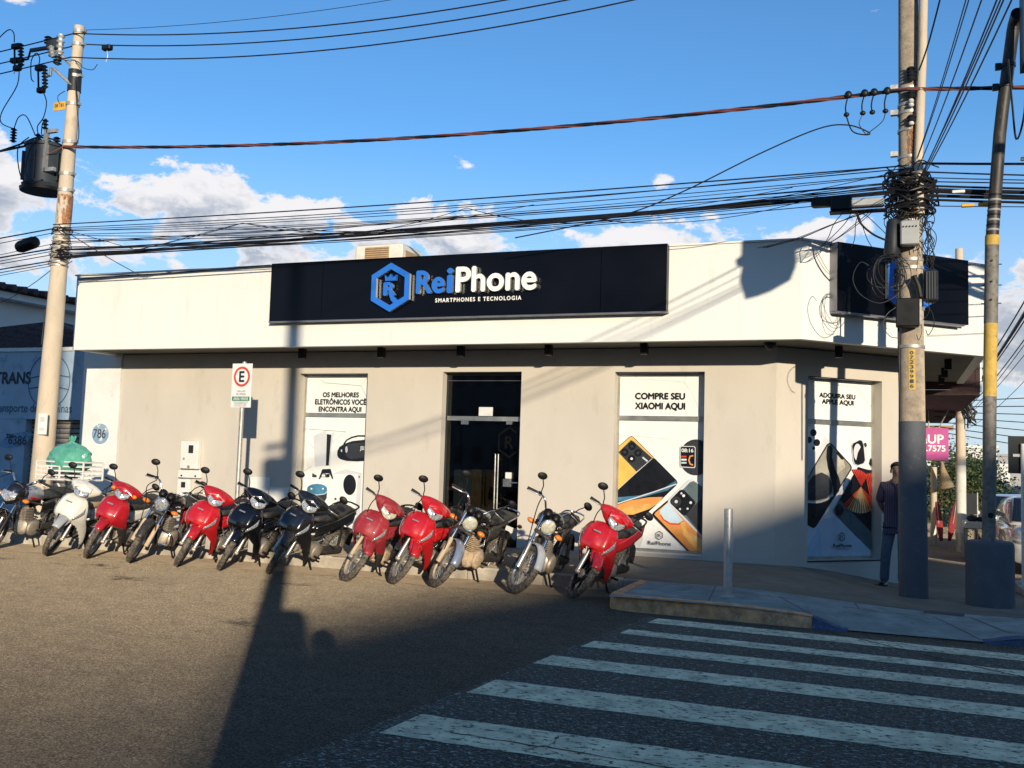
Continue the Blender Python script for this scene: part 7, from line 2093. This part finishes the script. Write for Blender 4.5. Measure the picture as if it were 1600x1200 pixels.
    en = put('engine', MB().loft([ellring((x, 0, z), (0, w_, 0), (0, 0, h_), 14, 3.2) for x, z, w_, h_ in ((-.47, .31, .08, .07), (-.50, .32, .12, .11), (-.62, .32, .13, .12), (-.76, .33, .125, .11), (-.82, .33, .08, .07))]), eng, root)
    put('cylinder', MB().tube([(-.56, 0, .40), (-.535, 0, .52), (-.515, 0, .62)], [.075, .075, .065], 4), eng, en)
    for k in range(8):
        z = .43 + k * .024
        x = -.553 + k * .0055
        put('fin', MB().bbox((x - .095, -.10, z), (x + .095, .10, z + .010), .003), eng, en)
    for s in (-1, 1):
        put('crankcase_cover', MB().lathe((-.63, s * .12, .32), (0, s, 0), [(0, .115), (.025, .108), (.042, .075), (.045, .0)], 22), eng, en)
    put('carburettor', MB().tube([(-.62, 0, .52), (-.75, 0, .54)], .04, 12), eng, en)
    put('crash_bar', MB().tube(smooth_path([(-.36, 0, .46), (-.36, .19, .44), (-.38, .23, .36), (-.42, .20, .27), (-.46, .05, .24)], 4), .011, 8), 'chrome' if not dirt else 'alloydust', root) if P.get('crash') else None
    put('crash_bar', MB().tube(smooth_path([(-.36, 0, .46), (-.36, -.19, .44), (-.38, -.23, .36), (-.42, -.20, .27), (-.46, -.05, .24)], 4), .011, 8), 'chrome' if not dirt else 'alloydust', root) if P.get('crash') else None
    put('exhaust', MB().tube(smooth_path([(-.46, -.04, .52), (-.37, -.08, .44), (-.40, -.11, .26), (-.60, -.15, .22), (-.92, -.16, .26), (-1.0, -.165, .28), (-1.50, -.18, .36)], 4), [.02] * 19 + [.048] * 4 + [.05, .04], 12), 'chrome', root)
    put('chain_case', MB().loft([ellring((x, .11, z), (0, .016, 0), (0, 0, h_), 10, 3) for x, z, h_ in ((-.80, .345, .05), (-1.05, .325, .055), (-1.30, .30, .05), (-1.36, .298, .03))]), 'blackdust', root)
    wheel(root, (-1.29, 0, .295), .295, .09, I, 'alloydust' if dirt else 'alloy', P.get('spoked', True))
    tl = math.tan(R(lean))
    put('side_stand', MB().tube([(-.66, .09, .26), (-.70, .175, .175 * tl + .02), (-.665, .205, .205 * tl + .012)], .013, 8), 'black', root)
    return root
GRP = 'motorbikes parked in a row at the kerb'
ROW = [
    ('m', (-11.95, 10.45), -8, 13, 8, dict(paint='silverp', panel='blackp', stripe='redC', fairing=True, fairingp='blackp', spoked=False, fender='blackp', forklow='black'), 'black motorcycle with grey tank and red stripes at the left edge of the row'),
    ('s', (-10.80, 10.42), -13, 18, 14, dict(paint='whitep', fender='greyp', lens=True, seat='tan', rim='black', body='whitep', engine='blackdust'), 'white scooter with tan seat next to the refuse basket'),
    ('s', (-10.17, 10.50), -14, 19, 14, dict(paint='redC', lens=False, cowlind=True, lower='blackdust', lowz=.52, panel='whitep', body='whitep'), 'deep red scooter with black lower leg shields beside the white scooter'),
    ('m', (-9.38, 10.44), -11, 17, 20, dict(paint='blackp', panel='redC', fender='blackdust', forklow='alloydust', crash=True), 'black motorcycle with red side covers and crash bar between two red scooters'),
    ('s', (-8.62, 10.45), -9, 19, 22, dict(paint='redA', flash='whitep', lens=True, body='redA'), 'bright red scooter with pale flash on its leg shield by the parking sign'),
    ('s', (-7.94, 10.44), -5, 18, 26, dict(paint='navyp', flash='whitep', lens=True), 'glossy black scooter with pale flash right of the parking sign'),
    ('s', (-7.24, 10.50), 0, 20, 26, dict(paint='blackp', lens=True, fender='blackdust', rim='black', flap=True), 'dull black scooter in front of the console poster, last before the gap'),
    ('s', (-6.15, 10.46), -5, 20, 40, dict(paint='redB', lens=True, lower='blackdust', lowz=.40, dirty=True, head='lensyellow'), 'faded dusty red scooter, first right of the gap'),
    ('s', (-5.55, 10.56), -1, 18, 40, dict(paint='redA', lens=True), 'shiny red scooter touching the dusty motorcycle'),
    ('m', (-5.02, 10.58), 5, 17, 46, dict(paint='blackp', fender='silverp', dirty=True, forklow='alloydust', head='lensyellow', panel='blackdust'), 'mud-coated motorcycle with orange indicators in front of the glass door'),
    ('m', (-4.03, 10.60), 0, 16, 44, dict(paint='blackp', fender='greyp', head='lensyellow', forklow='alloy', panel='blackdust'), 'black motorcycle with grey mudguard right of the glass door'),
    ('s', (-3.33, 10.60), 4, 19, 36, dict(paint='redA', lens=True, rim='black', spoked=False, engine='engine'), 'bright red scooter at the right end of the row by the kerb'),
]
for kind, (x, y), hd, ln, stz, P, lab in ROW:
    (motorcycle if kind == 'm' else scooter)((x, y, .006), hd, ln, stz, P, lab, GRP)
# ------------------------------------------------------------------ people
def skin_mesh(name, verts, edges, m, parent, root=0, sub=2):
    me = bpy.data.meshes.new(name)
    me.from_pydata([v[:3] for v in verts], edges, [])
    me.materials.append(M[m])
    o = bpy.data.objects.new(name, me)
    COL.objects.link(o)
    if parent:
        o.parent = parent
    md = o.modifiers.new('Skin', 'SKIN')
    md.use_smooth_shade = True
    for i, v in enumerate(verts):
        sv = me.skin_vertices[0].data[i]
        sv.radius = (v[3], v[4] if len(v) > 4 else v[3])
        sv.use_root = (i == root)
    sb = o.modifiers.new('Subdivision', 'SUBSURF')
    sb.levels = sub
    sb.render_levels = sub
    return o
def person(pos, rz, label, k=1.0):
    BV = [(0, 0, .94, .14, .10), (0, .01, 1.10, .135, .095), (0, 0, 1.28, .16, .105), (0, 0, 1.40, .10, .075), (0, -.012, 1.47, .054, .056), (0, -.025, 1.53, .060, .072), (0, -.03, 1.60, .074, .092), (0, -.02, 1.655, .058, .072),
          (-.17, .0, 1.375, .062), (-.225, .06, 1.13, .044), (-.13, .16, .97, .034), (-.05, .185, .95, .036, .02),
          (.17, .0, 1.375, .062), (.225, .06, 1.13, .044), (.13, .16, .97, .034), (.05, .185, .93, .036, .02),
          (-.09, 0, .86, .088), (-.135, -.05, .49, .058), (-.165, .01, .10, .042), (-.185, -.04, .04, .026, .022), (-.22, -.10, .03, .018, .012),
          (.09, 0, .86, .088), (.075, -.01, .49, .058), (.065, .02, .10, .042), (.07, -.04, .04, .026, .022), (.085, -.11, .03, .018, .012)]
    BE = [(0, 1), (1, 2), (2, 3), (3, 4), (4, 5), (5, 6), (6, 7), (3, 8), (8, 9), (9, 10), (10, 11), (3, 12), (12, 13), (13, 14), (14, 15), (0, 16), (16, 17), (17, 18), (18, 19), (19, 20), (0, 21), (21, 22), (22, 23), (23, 24), (24, 25)]
    b = skin_mesh('person', BV, BE, 'skin', None)
    b.location = pos
    b.rotation_euler = (0, 0, rz)
    b.scale = (k, k, k)
    tag(b, label, 'person')
    SV = [(0, 0, .90, .185, .135), (0, .01, 1.08, .175, .13), (0, 0, 1.27, .185, .13), (0, 0, 1.385, .13, .095), (0, -.005, 1.425, .07, .07), (-.165, .0, 1.37, .083), (-.20, .03, 1.24, .075), (-.225, .055, 1.13, .07), (.165, .0, 1.37, .083), (.20, .03, 1.24, .075), (.225, .055, 1.13, .07), (0, 0, .83, .19, .14)]
    skin_mesh('shirt', SV, [(0, 1), (1, 2), (2, 3), (3, 4), (3, 5), (5, 6), (6, 7), (3, 8), (8, 9), (9, 10), (0, 11)], 'shirt', b)
    put('collar', MB().tube([(-.075, -.02, 1.455), (-.06, -.085, 1.43), (0, -.125, 1.37), (.06, -.085, 1.43), (.075, -.02, 1.455)], .014, 6), 'shirt', b)
    put('placket', MB().tube([(0, -.128, 1.37), (0, -.142, 1.2), (0, -.146, 1.0)], .008, 6), 'hair', b)
    TV = [(0, 0, .93, .15, .115), (-.09, 0, .84, .098), (-.135, -.05, .49, .072), (-.155, -.01, .25, .066), (-.165, .005, .075, .068), (.09, 0, .84, .098), (.075, -.01, .49, .072), (.07, .01, .25, .066), (.066, .015, .075, .068)]
    skin_mesh('trousers', TV, [(0, 1), (1, 2), (2, 3), (3, 4), (0, 5), (5, 6), (6, 7), (7, 8)], 'denim', b)
    for sx, x, tx, ty in ((-1, -.165, -.245, -.16), (1, .066, .098, -.175)):
        mb = MB().loft([ellring((x, .06, .04), (.038, 0, 0), (0, 0, .038), 12, 2.6), ellring((x, .02, .045), (.046, 0, 0), (0, 0, .05), 12, 2.6), ellring(((x + tx) / 2, -.06, .036), (.05, 0, 0), (0, 0, .04), 12, 2.6), ellring((tx, ty + .03, .026), (.043, 0, 0), (0, 0, .028), 12, 2.6), ellring((tx, ty, .02), (.022, 0, 0), (0, 0, .016), 12, 2.6)])
        put('shoe', mb, 'shoe', b, smooth=60)
    # hair as a cap set on the skull, ears, brows, eyes, nose and mouth
    mb = MB().grid(lambda u, v: (.082 * math.sin(v * math.pi * .62) * math.cos(u * 2 * math.pi), -.022 + (.102 if math.sin(u * 2 * math.pi) > 0 else .088) * math.sin(v * math.pi * .62) * math.sin(u * 2 * math.pi), 1.625 + .075 * math.cos(v * math.pi * .62)), 24, 10, keep=lambda u, v: not (.5 < u < 1.0 and v > .52) and not (v > .8 and (u < .06 or .44 < u)))
    put('hair', mb, 'hair', b, solid=.012, smooth=60)
    for s in (-1, 1):
        put('ear', MB().ell((s * .078, -.012, 1.575), .012, .02, .032), 'skin', b)
        put('eye', MB().ell((s * .031, -.104, 1.598), .010, .006, .005), 'hair', b)
        put('eyebrow', MB().tube([(s * .014, -.112, 1.617), (s * .034, -.112, 1.622), (s * .05, -.10, 1.616)], .0045, 6), 'hair', b)
    put('nose', MB().loft([ellring((0, -.105, 1.60), (.009, 0, 0), (0, .012, .0), 8), ellring((0, -.118, 1.575), (.012, 0, 0), (0, .018, 0), 8), ellring((0, -.124, 1.558), (.018, 0, 0), (0, .016, .0), 8), ellring((0, -.112, 1.548), (.012, 0, 0), (0, .012, .0), 8)]), 'skin', b, smooth=60)
    put('mouth', MB().ell((0, -.100, 1.522), .024, .010, .007), 'redB', b)
    return b
person((.02, 14.40, zs(.02, 14.4) - .005), R(-4), 'man in purple striped shirt and jeans standing half behind the stout pole', 1.0)
q = UW(.20, -.45)
person((q.x, q.y, .0), math.pi + R(30), 'person standing behind the viewer whose head shadow falls on the road', 1.12)

# ------------------------------------------------------------------ down the side street
t = thing('side_shop', (-.5, 27, -.5), 'side street shop with a dark maroon canopy beyond the phone shop', 'shop')
put('wall', MB().box((-8, 20.7, -1.4), (.1, 34, 3.4)), 'bldC', t, smooth=0)
put('canopy', MB().box((.101, 20.72, 2.98), (1.50, 33.6, 3.08)).box((1.42, 20.72, 3.081), (1.50, 33.6, 3.75)), 'canopydark', t, smooth=0, kind='stuff')
put('canopy_end', MB().box((.102, 20.70, 3.085), (1.41, 20.76, 3.7)), 'canopydark', t, smooth=0)
put('canopy_edge', MB().box((1.501, 20.70, 3.05), (1.53, 20.9, 3.6)), 'fascia', t, smooth=0)
put('beam', MB().box((.102, 29.0, 2.6), (1.45, 29.15, 2.72)), 'rust' if False else 'acgrille', t, smooth=0)
put('door_shutter', MB().box((.101, 22.5, -.6), (.13, 26, 2.1)), 'shutter', t, smooth=0)
t = thing('pink_sign', (.7, 26, 1.75), 'pink hanging shop sign with white phone number, partly behind the pole', 'sign')
put('board', MB().box((-.25, 26.0, 1.76), (1.19, 26.12, 2.54)), 'pink', t, smooth=0)
lettering('letters', 'naUP', .3, 'letterwhite', t, (1.08, 25.995, 2.17), (1, 0, 0), (0, 0, 1), .002, .008, 'RIGHT')
lettering('number', '3050.7575', .2, 'letterwhite', t, (1.13, 25.995, 1.98), (1, 0, 0), (0, 0, 1), .002, .006, 'RIGHT')
put('bracket', MB().tube([(.75, 26.06, 2.5), (.75, 26.06, 3.0)], .015, 6), 'galv', t)
put('bracket', MB().tube([(.95, 26.06, 2.5), (1.2, 26.06, 3.0)], .015, 6), 'galv', t)
t = thing('far_utility_pole', (1.49, 26.4, -.45), 'far concrete pole painted white on the side street pavement', 'utility pole')
put('shaft', MB().tube([(1.48, 26.4, 1.75), (1.46, 26.4, 7)], [.115, .09], 14), 'concrete', t)
put('white_band', MB().tube([(1.485, 26.4, .03), (1.48, 26.4, 1.751)], .118, 14), 'polewhite', t)
put('grey_base', MB().tube([(1.485, 26.4, -.5), (1.485, 26.4, .031)], .13, 14), 'galv', t)
mb = MB()
for i in range(14):
    mb.tube(smooth_path([(1.5 + rnd.uniform(-.1, .15), 26.3, 3.1 + rnd.uniform(-.1, .3)), (1.6 + rnd.uniform(0, .25), 26.25, 3.0 + rnd.uniform(-.3, .2)), (1.62 + rnd.uniform(0, .2), 26.25, 2.75 + rnd.uniform(-.2, .2))], 4), .02, 5)
put('wire_tangle', mb, 'cable', t, kind='stuff')
t = thing('awning_post', (.96, 29, -.5), 'slim tan post of an awning beside the red banners', 'post')
put('post', MB().tube([(.96, 29, -.55), (.96, 29, 1.6)], .08, 12), 'concrete', t)
put('post_base', MB().tube([(.96, 29, -.55), (.96, 29, .0)], .09, 12), 'galv', t)
o = put('folded_parasol', MB().tube([(1.14, 28.5, 1.75), (1.16, 28.5, 1.55), (1.26, 28.5, 1.06), (1.27, 28.5, 1.03)], [.03, .07, .20, .15], 12), 'tan')
tag(o, 'folded beige parasol hanging below the pink sign', 'parasol')
for i, (x0, x1) in enumerate(((1.0, 1.10), (1.47, 1.30))):
    t = thing('banner', (x1, 28 + .2 * i, -.5), ['red feather banner left of the far white pole', 'red feather banner leaning toward the far white pole'][i], 'banner')
    put('cloth', MB().grid(lambda u, v: (x0 + (x1 - x0) * u + (v - .5) * .17 * math.sin(.5 + u * 2.2), 28 + .2 * i + .03 * math.sin(6 * u), .70 - 1.0 * u), 10, 4), 'redfab', t, solid=.01, smooth=60)
    put('rod', MB().tube([(x1, 28 + .2 * i, -.55), (x0, 28 + .2 * i, .72)], .012, 6), 'galv', t)
t = thing('street_stall', (1.6, 23.6, -.37), 'small cream topped stall table beside the pipe column', 'table')
put('top', MB().bbox((1.38, 23.4, .30), (1.86, 24.2, .44), .01), 'acbeige', t)
for x, y in ((1.42, 23.45), (1.82, 23.45), (1.42, 24.15), (1.82, 24.15)):
    put('leg', MB().tube([(x, y, -.38), (x, y, .30)], .025, 8), 'boxgrey', t)
put('goods', MB().ell((1.55, 23.7, .50), .12, .1, .07).ell((1.72, 23.8, .49), .1, .1, .06), 'boxdark', t, kind='stuff')
t = thing('chalk_board', (1.75, 27, -.45), 'dark board standing on legs behind the far white pole', 'board')
put('panel', MB().box((1.64, 27.0, .46), (1.88, 27.05, .97)), 'boxdark', t, smooth=0)
put('frame', MB().box((1.875, 26.99, -.5), (1.90, 27.05, 1.0)), 'galv', t, smooth=0)
t = thing('road_sign', (1.70, 16.0, -.2), 'road sign seen from its dark back on a pale post at the right edge', 'sign')
put('board', MB().box((1.52, 15.95, 1.52), (1.98, 15.965, 2.06)), 'boxdark', t, smooth=0)
put('post', MB().tube([(1.705, 15.92, -.3), (1.705, 15.92, 1.95)], .027, 12), 'metalwhite', t)
put('clip', MB().box((1.58, 15.93, 1.76), (1.74, 15.948, 1.80)), 'metalwhite', t, smooth=0)
# cars at the kerb
def car(loc, m, label, h=1.5, L=4.2, W=1.74):
    root = thing('parked_car', loc, label, 'car', 'cars parked down the side street', worldspace=False)
    hw = W / 2
    # car space: y towards the rear, origin at front centre on the road
    def ring(y, z0, z1, w0, w1, n=20, p=4.0):
        zc, hz = (z0 + z1) / 2, (z1 - z0) / 2
        out = []
        for j in range(n):
            t = 2 * math.pi * j / n
            c, s = math.cos(t), math.sin(t)
            w_ = w0 if s < 0 else w0 + (w1 - w0) * abs(s)
            out.append((math.copysign(abs(c) ** (2 / p), c) * w_, y, zc + math.copysign(abs(s) ** (2 / p), s) * hz))
        return out
    k = h / 1.5
    body = [ring(0, .30, .62 * k, hw * .80, hw * .72), ring(.06, .22, .74 * k, hw * .92, hw * .82), ring(.35, .2, .86 * k, hw * .98, hw * .88), ring(1.0, .2, .98 * k, hw, hw * .92), ring(1.6, .2, 1.0 * k, hw, hw * .95), ring(3.0, .2, 1.02 * k, hw, hw * .95), ring(L - .35, .22, 1.02 * k, hw * .98, hw * .9), ring(L - .05, .3, .95 * k, hw * .9, hw * .8), ring(L, .4, .8 * k, hw * .8, hw * .7)]
    b = put('body', MB().loft(body), m, root, smooth=50)
    cab = [ring(.95, .93 * k, .99 * k, hw * .86, hw * .84), ring(1.30, .95 * k, 1.20 * k, hw * .87, hw * .78), ring(1.70, .95 * k, 1.44 * k, hw * .88, hw * .70), ring(2.1, .95 * k, h, hw * .88, hw * .68), ring(3.1, .95 * k, h * .985, hw * .88, hw * .68), ring(L - .45, .95 * k, 1.28 * k, hw * .85, hw * .68), ring(L - .15, .95 * k, 1.0 * k, hw * .8, hw * .7)]
    put('cabin', MB().loft(cab), m, root, smooth=50)
    ws = lambda u, v: ((u - .5) * 2 * hw * (.80 - .13 * v), .97 + .80 * v - .012 - .10 * (1 - ((u - .5) * 2) ** 2), 1.0 * k + (h * .955 - 1.0 * k) * v + .015)
    put('windscreen', MB().grid(ws, 8, 4), 'carglass', root, smooth=60)
    for s in (-1, 1):
        put('side_window', MB().poly([(s * hw * .895, 1.45, 1.04 * k), (s * hw * .895, 3.35, 1.05 * k), (s * hw * .76, 3.1, 1.40 * k), (s * hw * .755, 1.95, 1.40 * k)]), 'carglass', root, smooth=0)
        put('headlight', MB().ell((s * hw * .68, .10, .68 * k), .19, .12, .085), 'lens', root)
        put('fog_lamp', MB().ell((s * hw * .68, .05, .40), .10, .05, .05), 'black', root)
        put('door_mirror', MB().ell((s * (hw + .12), 1.42, 1.03 * k), .11, .07, .075), m, root)
        for y in (.78, L - .80):
            w_ = put('wheel', MB().lathe((s * (hw - .18), y, .31), (s, 0, 0), [(0, .30), (.02, .315), (.17, .315), (.19, .29), (.19, .20)], 26), 'rubber', root)
            put('hubcap', MB().lathe((s * (hw + .0), y, .31), (s, 0, 0), [(0, .20), (.012, .19), (.02, .06), (.022, 0)], 20), 'alloy', w_)
    put('grille', MB().bbox((-hw * .45, -.012, .48), (hw * .45, .05, .66 * k), .02), 'black', root)
    put('lower_intake', MB().bbox((-hw * .6, -.005, .28), (hw * .6, .07, .42), .02), 'black', root)
    put('number_plate', MB().box((-.2, -.022, .50), (.2, -.013, .60)), 'metalwhite', root, smooth=0)
    return root
car((2.85, 21.0, interp(SROAD, 22)), 'carsilver', 'silver hatchback parked nearest on the side street at the right edge', 1.5)
car((2.90, 26.6, interp(SROAD, 28)), 'carwhite', 'white car parked behind the silver hatchback beyond the pipe', 1.55)
# tree on the pavement
def leafy(name, base, trunk_h, centre, rad, n, label, cat='tree', group=None, leaf=.11, clumps=26):
    t = thing(name, base, label, cat, group)
    b = V(base)
    c = V(centre)
    put('trunk', MB().tube(smooth_path([b, b + V((.05, .03, trunk_h * .5)), b + V((-.02, 0, trunk_h)), c], 4), [.11, .105, .1, .095, .09, .085, .08, .075, .07, .06, .05, .04, .03], 10), 'bark', t)
    rr = random.Random(hash(label) % 1000 if False else len(label))
    cl = []
    for i in range(clumps):
        while True:
            p = V((rr.uniform(-1, 1), rr.uniform(-1, 1), rr.uniform(-1, 1)))
            if .35 < p.length < 1:
                break
        cl.append(V((c.x + p.x * rad[0], c.y + p.y * rad[1], c.z + p.z * rad[2])))
    br = MB()
    for p in cl[:12]:
        br.tube(smooth_path([b + V((0, 0, trunk_h)), c.lerp(p, .45), p], 3), [.035, .033, .03, .025, .02, .015, .01], 5)
    put('limbs', br, 'bark', t, kind='stuff')
    for part, m_, frac in (('leaves_light', 'leafA', .6), ('leaves_dark', 'leafB', .4)):
        mb = MB()
        for i in range(int(n * frac)):
            p = rr.choice(cl)
            s = rad[0] * .30
            d = V((rr.gauss(0, s), rr.gauss(0, s), rr.gauss(0, s * .8)))
            o = p + d
            a = V((rr.gauss(0, 1), rr.gauss(0, 1), rr.gauss(0, .6))).normalized()
            w = a.cross(V((rr.gauss(0, 1), rr.gauss(0, 1), rr.gauss(0, 1)))).normalized()
            L_ = leaf * rr.uniform(.7, 1.3)
            mb.poly([o, o + a * L_ * .5 + w * L_ * .28, o + a * L_, o + a * L_ * .5 - w * L_ * .28])
        put('crown' if m_ == 'leafA' else 'crown_dark', mb, m_, t, smooth=0, recalc=False, kind='stuff')  # darker leaves scattered at random through the same crown
    return t
leafy('street_tree', (1.3, 38.0, -.75), 1.0, (1.9, 38.2, .95), (1.5, 1.6, 1.35), 9000, 'leafy green tree on the side street pavement behind the pink sign', clumps=34)
leafy('street_tree', (3.4, 52.0, -1.1), 1.2, (3.6, 52, .6), (1.6, 1.6, 1.2), 3500, 'smaller round tree further down the side street', leaf=.16)
for i, x in enumerate((4.9, 6.4)):
    leafy('hedge', (x, 47, -1.0), .3, (x, 47, -.35), (1.0, .8, .62), 2600, ['clipped green hedge beyond the parked cars', 'second clipped hedge at the far right edge'][i], 'hedge', leaf=.13)
# far town
def far_house(x0, x1, y, z0, z1, m, label, wins, depth=8, roof=None):
    t = thing('far_building', ((x0 + x1) / 2, y, z0), label, 'building', 'far buildings down the side street')
    put('wall', MB().box((x0, y, z0 - 1), (x1, y + depth, z1)), m, t, smooth=0)
    put('parapet', MB().box((x0 - .1, y - .12, z1 + .002), (x1 + .1, y + depth, z1 + .25)), roof or m, t, smooth=0)
    for (a, b, c, d) in wins:
        put('window', MB().box((x0 + a, y - .02, z0 + c), (x0 + b, y - .003, z0 + d)), 'farwin', t, smooth=0)
    return t
far_house(3.6, 6.0, 70, -1.6, 2.0, 'bldB', 'grey building half hidden by the street tree', [(.3, 1.0, .8, 1.7), (1.4, 2.1, .8, 1.7)])
far_house(5.2, 7.6, 88, -2.0, 3.3, 'bldA', 'plain white far building left of the road sign post', [(.5, .9, 3.0, 3.5), (1.2, 1.6, 3.0, 3.5), (1.3, 2.2, .2, 1.4)])
far_house(7.7, 9.2, 95, -2.2, 1.9, 'bldA', 'low white far building behind the hedges', [(.2, 1.2, 1.2, 2.0)])
far_house(6.2, 9.5, 62, -1.6, .35, 'bldC', 'low tan far building beyond the hedges at right', [(.4, .9, .5, 1.2), (1.4, 1.9, .5, 1.2), (2.3, 2.8, .5, 1.2)])
far_house(9.3, 14, 110, -2.5, 3.0, 'bldB', 'grey far block behind the dark road sign', [(.5, 1.4, 1.5, 2.6), (2, 3, 1.5, 2.6)])
far_house(1.9, 4.6, 120, -2.6, 3.6, 'bldA', 'pale far block rising above the street tree', [(.4, 1.0, 3.5, 4.5), (1.4, 2.0, 3.5, 4.5)])
far_house(-6, 1.0, 60, -1.4, 2.6, 'bldC', 'tan far building at the end of the side street pavement', [(5.2, 6.2, 1.2, 2.4)])
far_house(10, 20, 70, -1.8, 4.5, 'bldA', 'long white building on the far side of the side street', [(1, 2, 2, 3), (3, 4, 2, 3)])
mb = MB()
prev = None
n = 60
for i in range(n + 1):
    a = R(-60 + 120 * i / n)
    r = 2400
    hgt = 26 + 14 * math.sin(i * .55) + 8 * math.sin(i * 1.3 + 1)
    p = (r * math.sin(a), r * math.cos(a), -20)
    q = (r * math.sin(a), r * math.cos(a), hgt)
    q2 = ((r + 300) * math.sin(a), (r + 300) * math.cos(a), hgt * .4)
    if prev:
        mb.poly([prev[0], p, q, prev[1]])
        mb.poly([prev[1], q, q2, prev[2]])
    prev = (p, q, q2)
struct('hills', mb, 'hill', smooth=60)
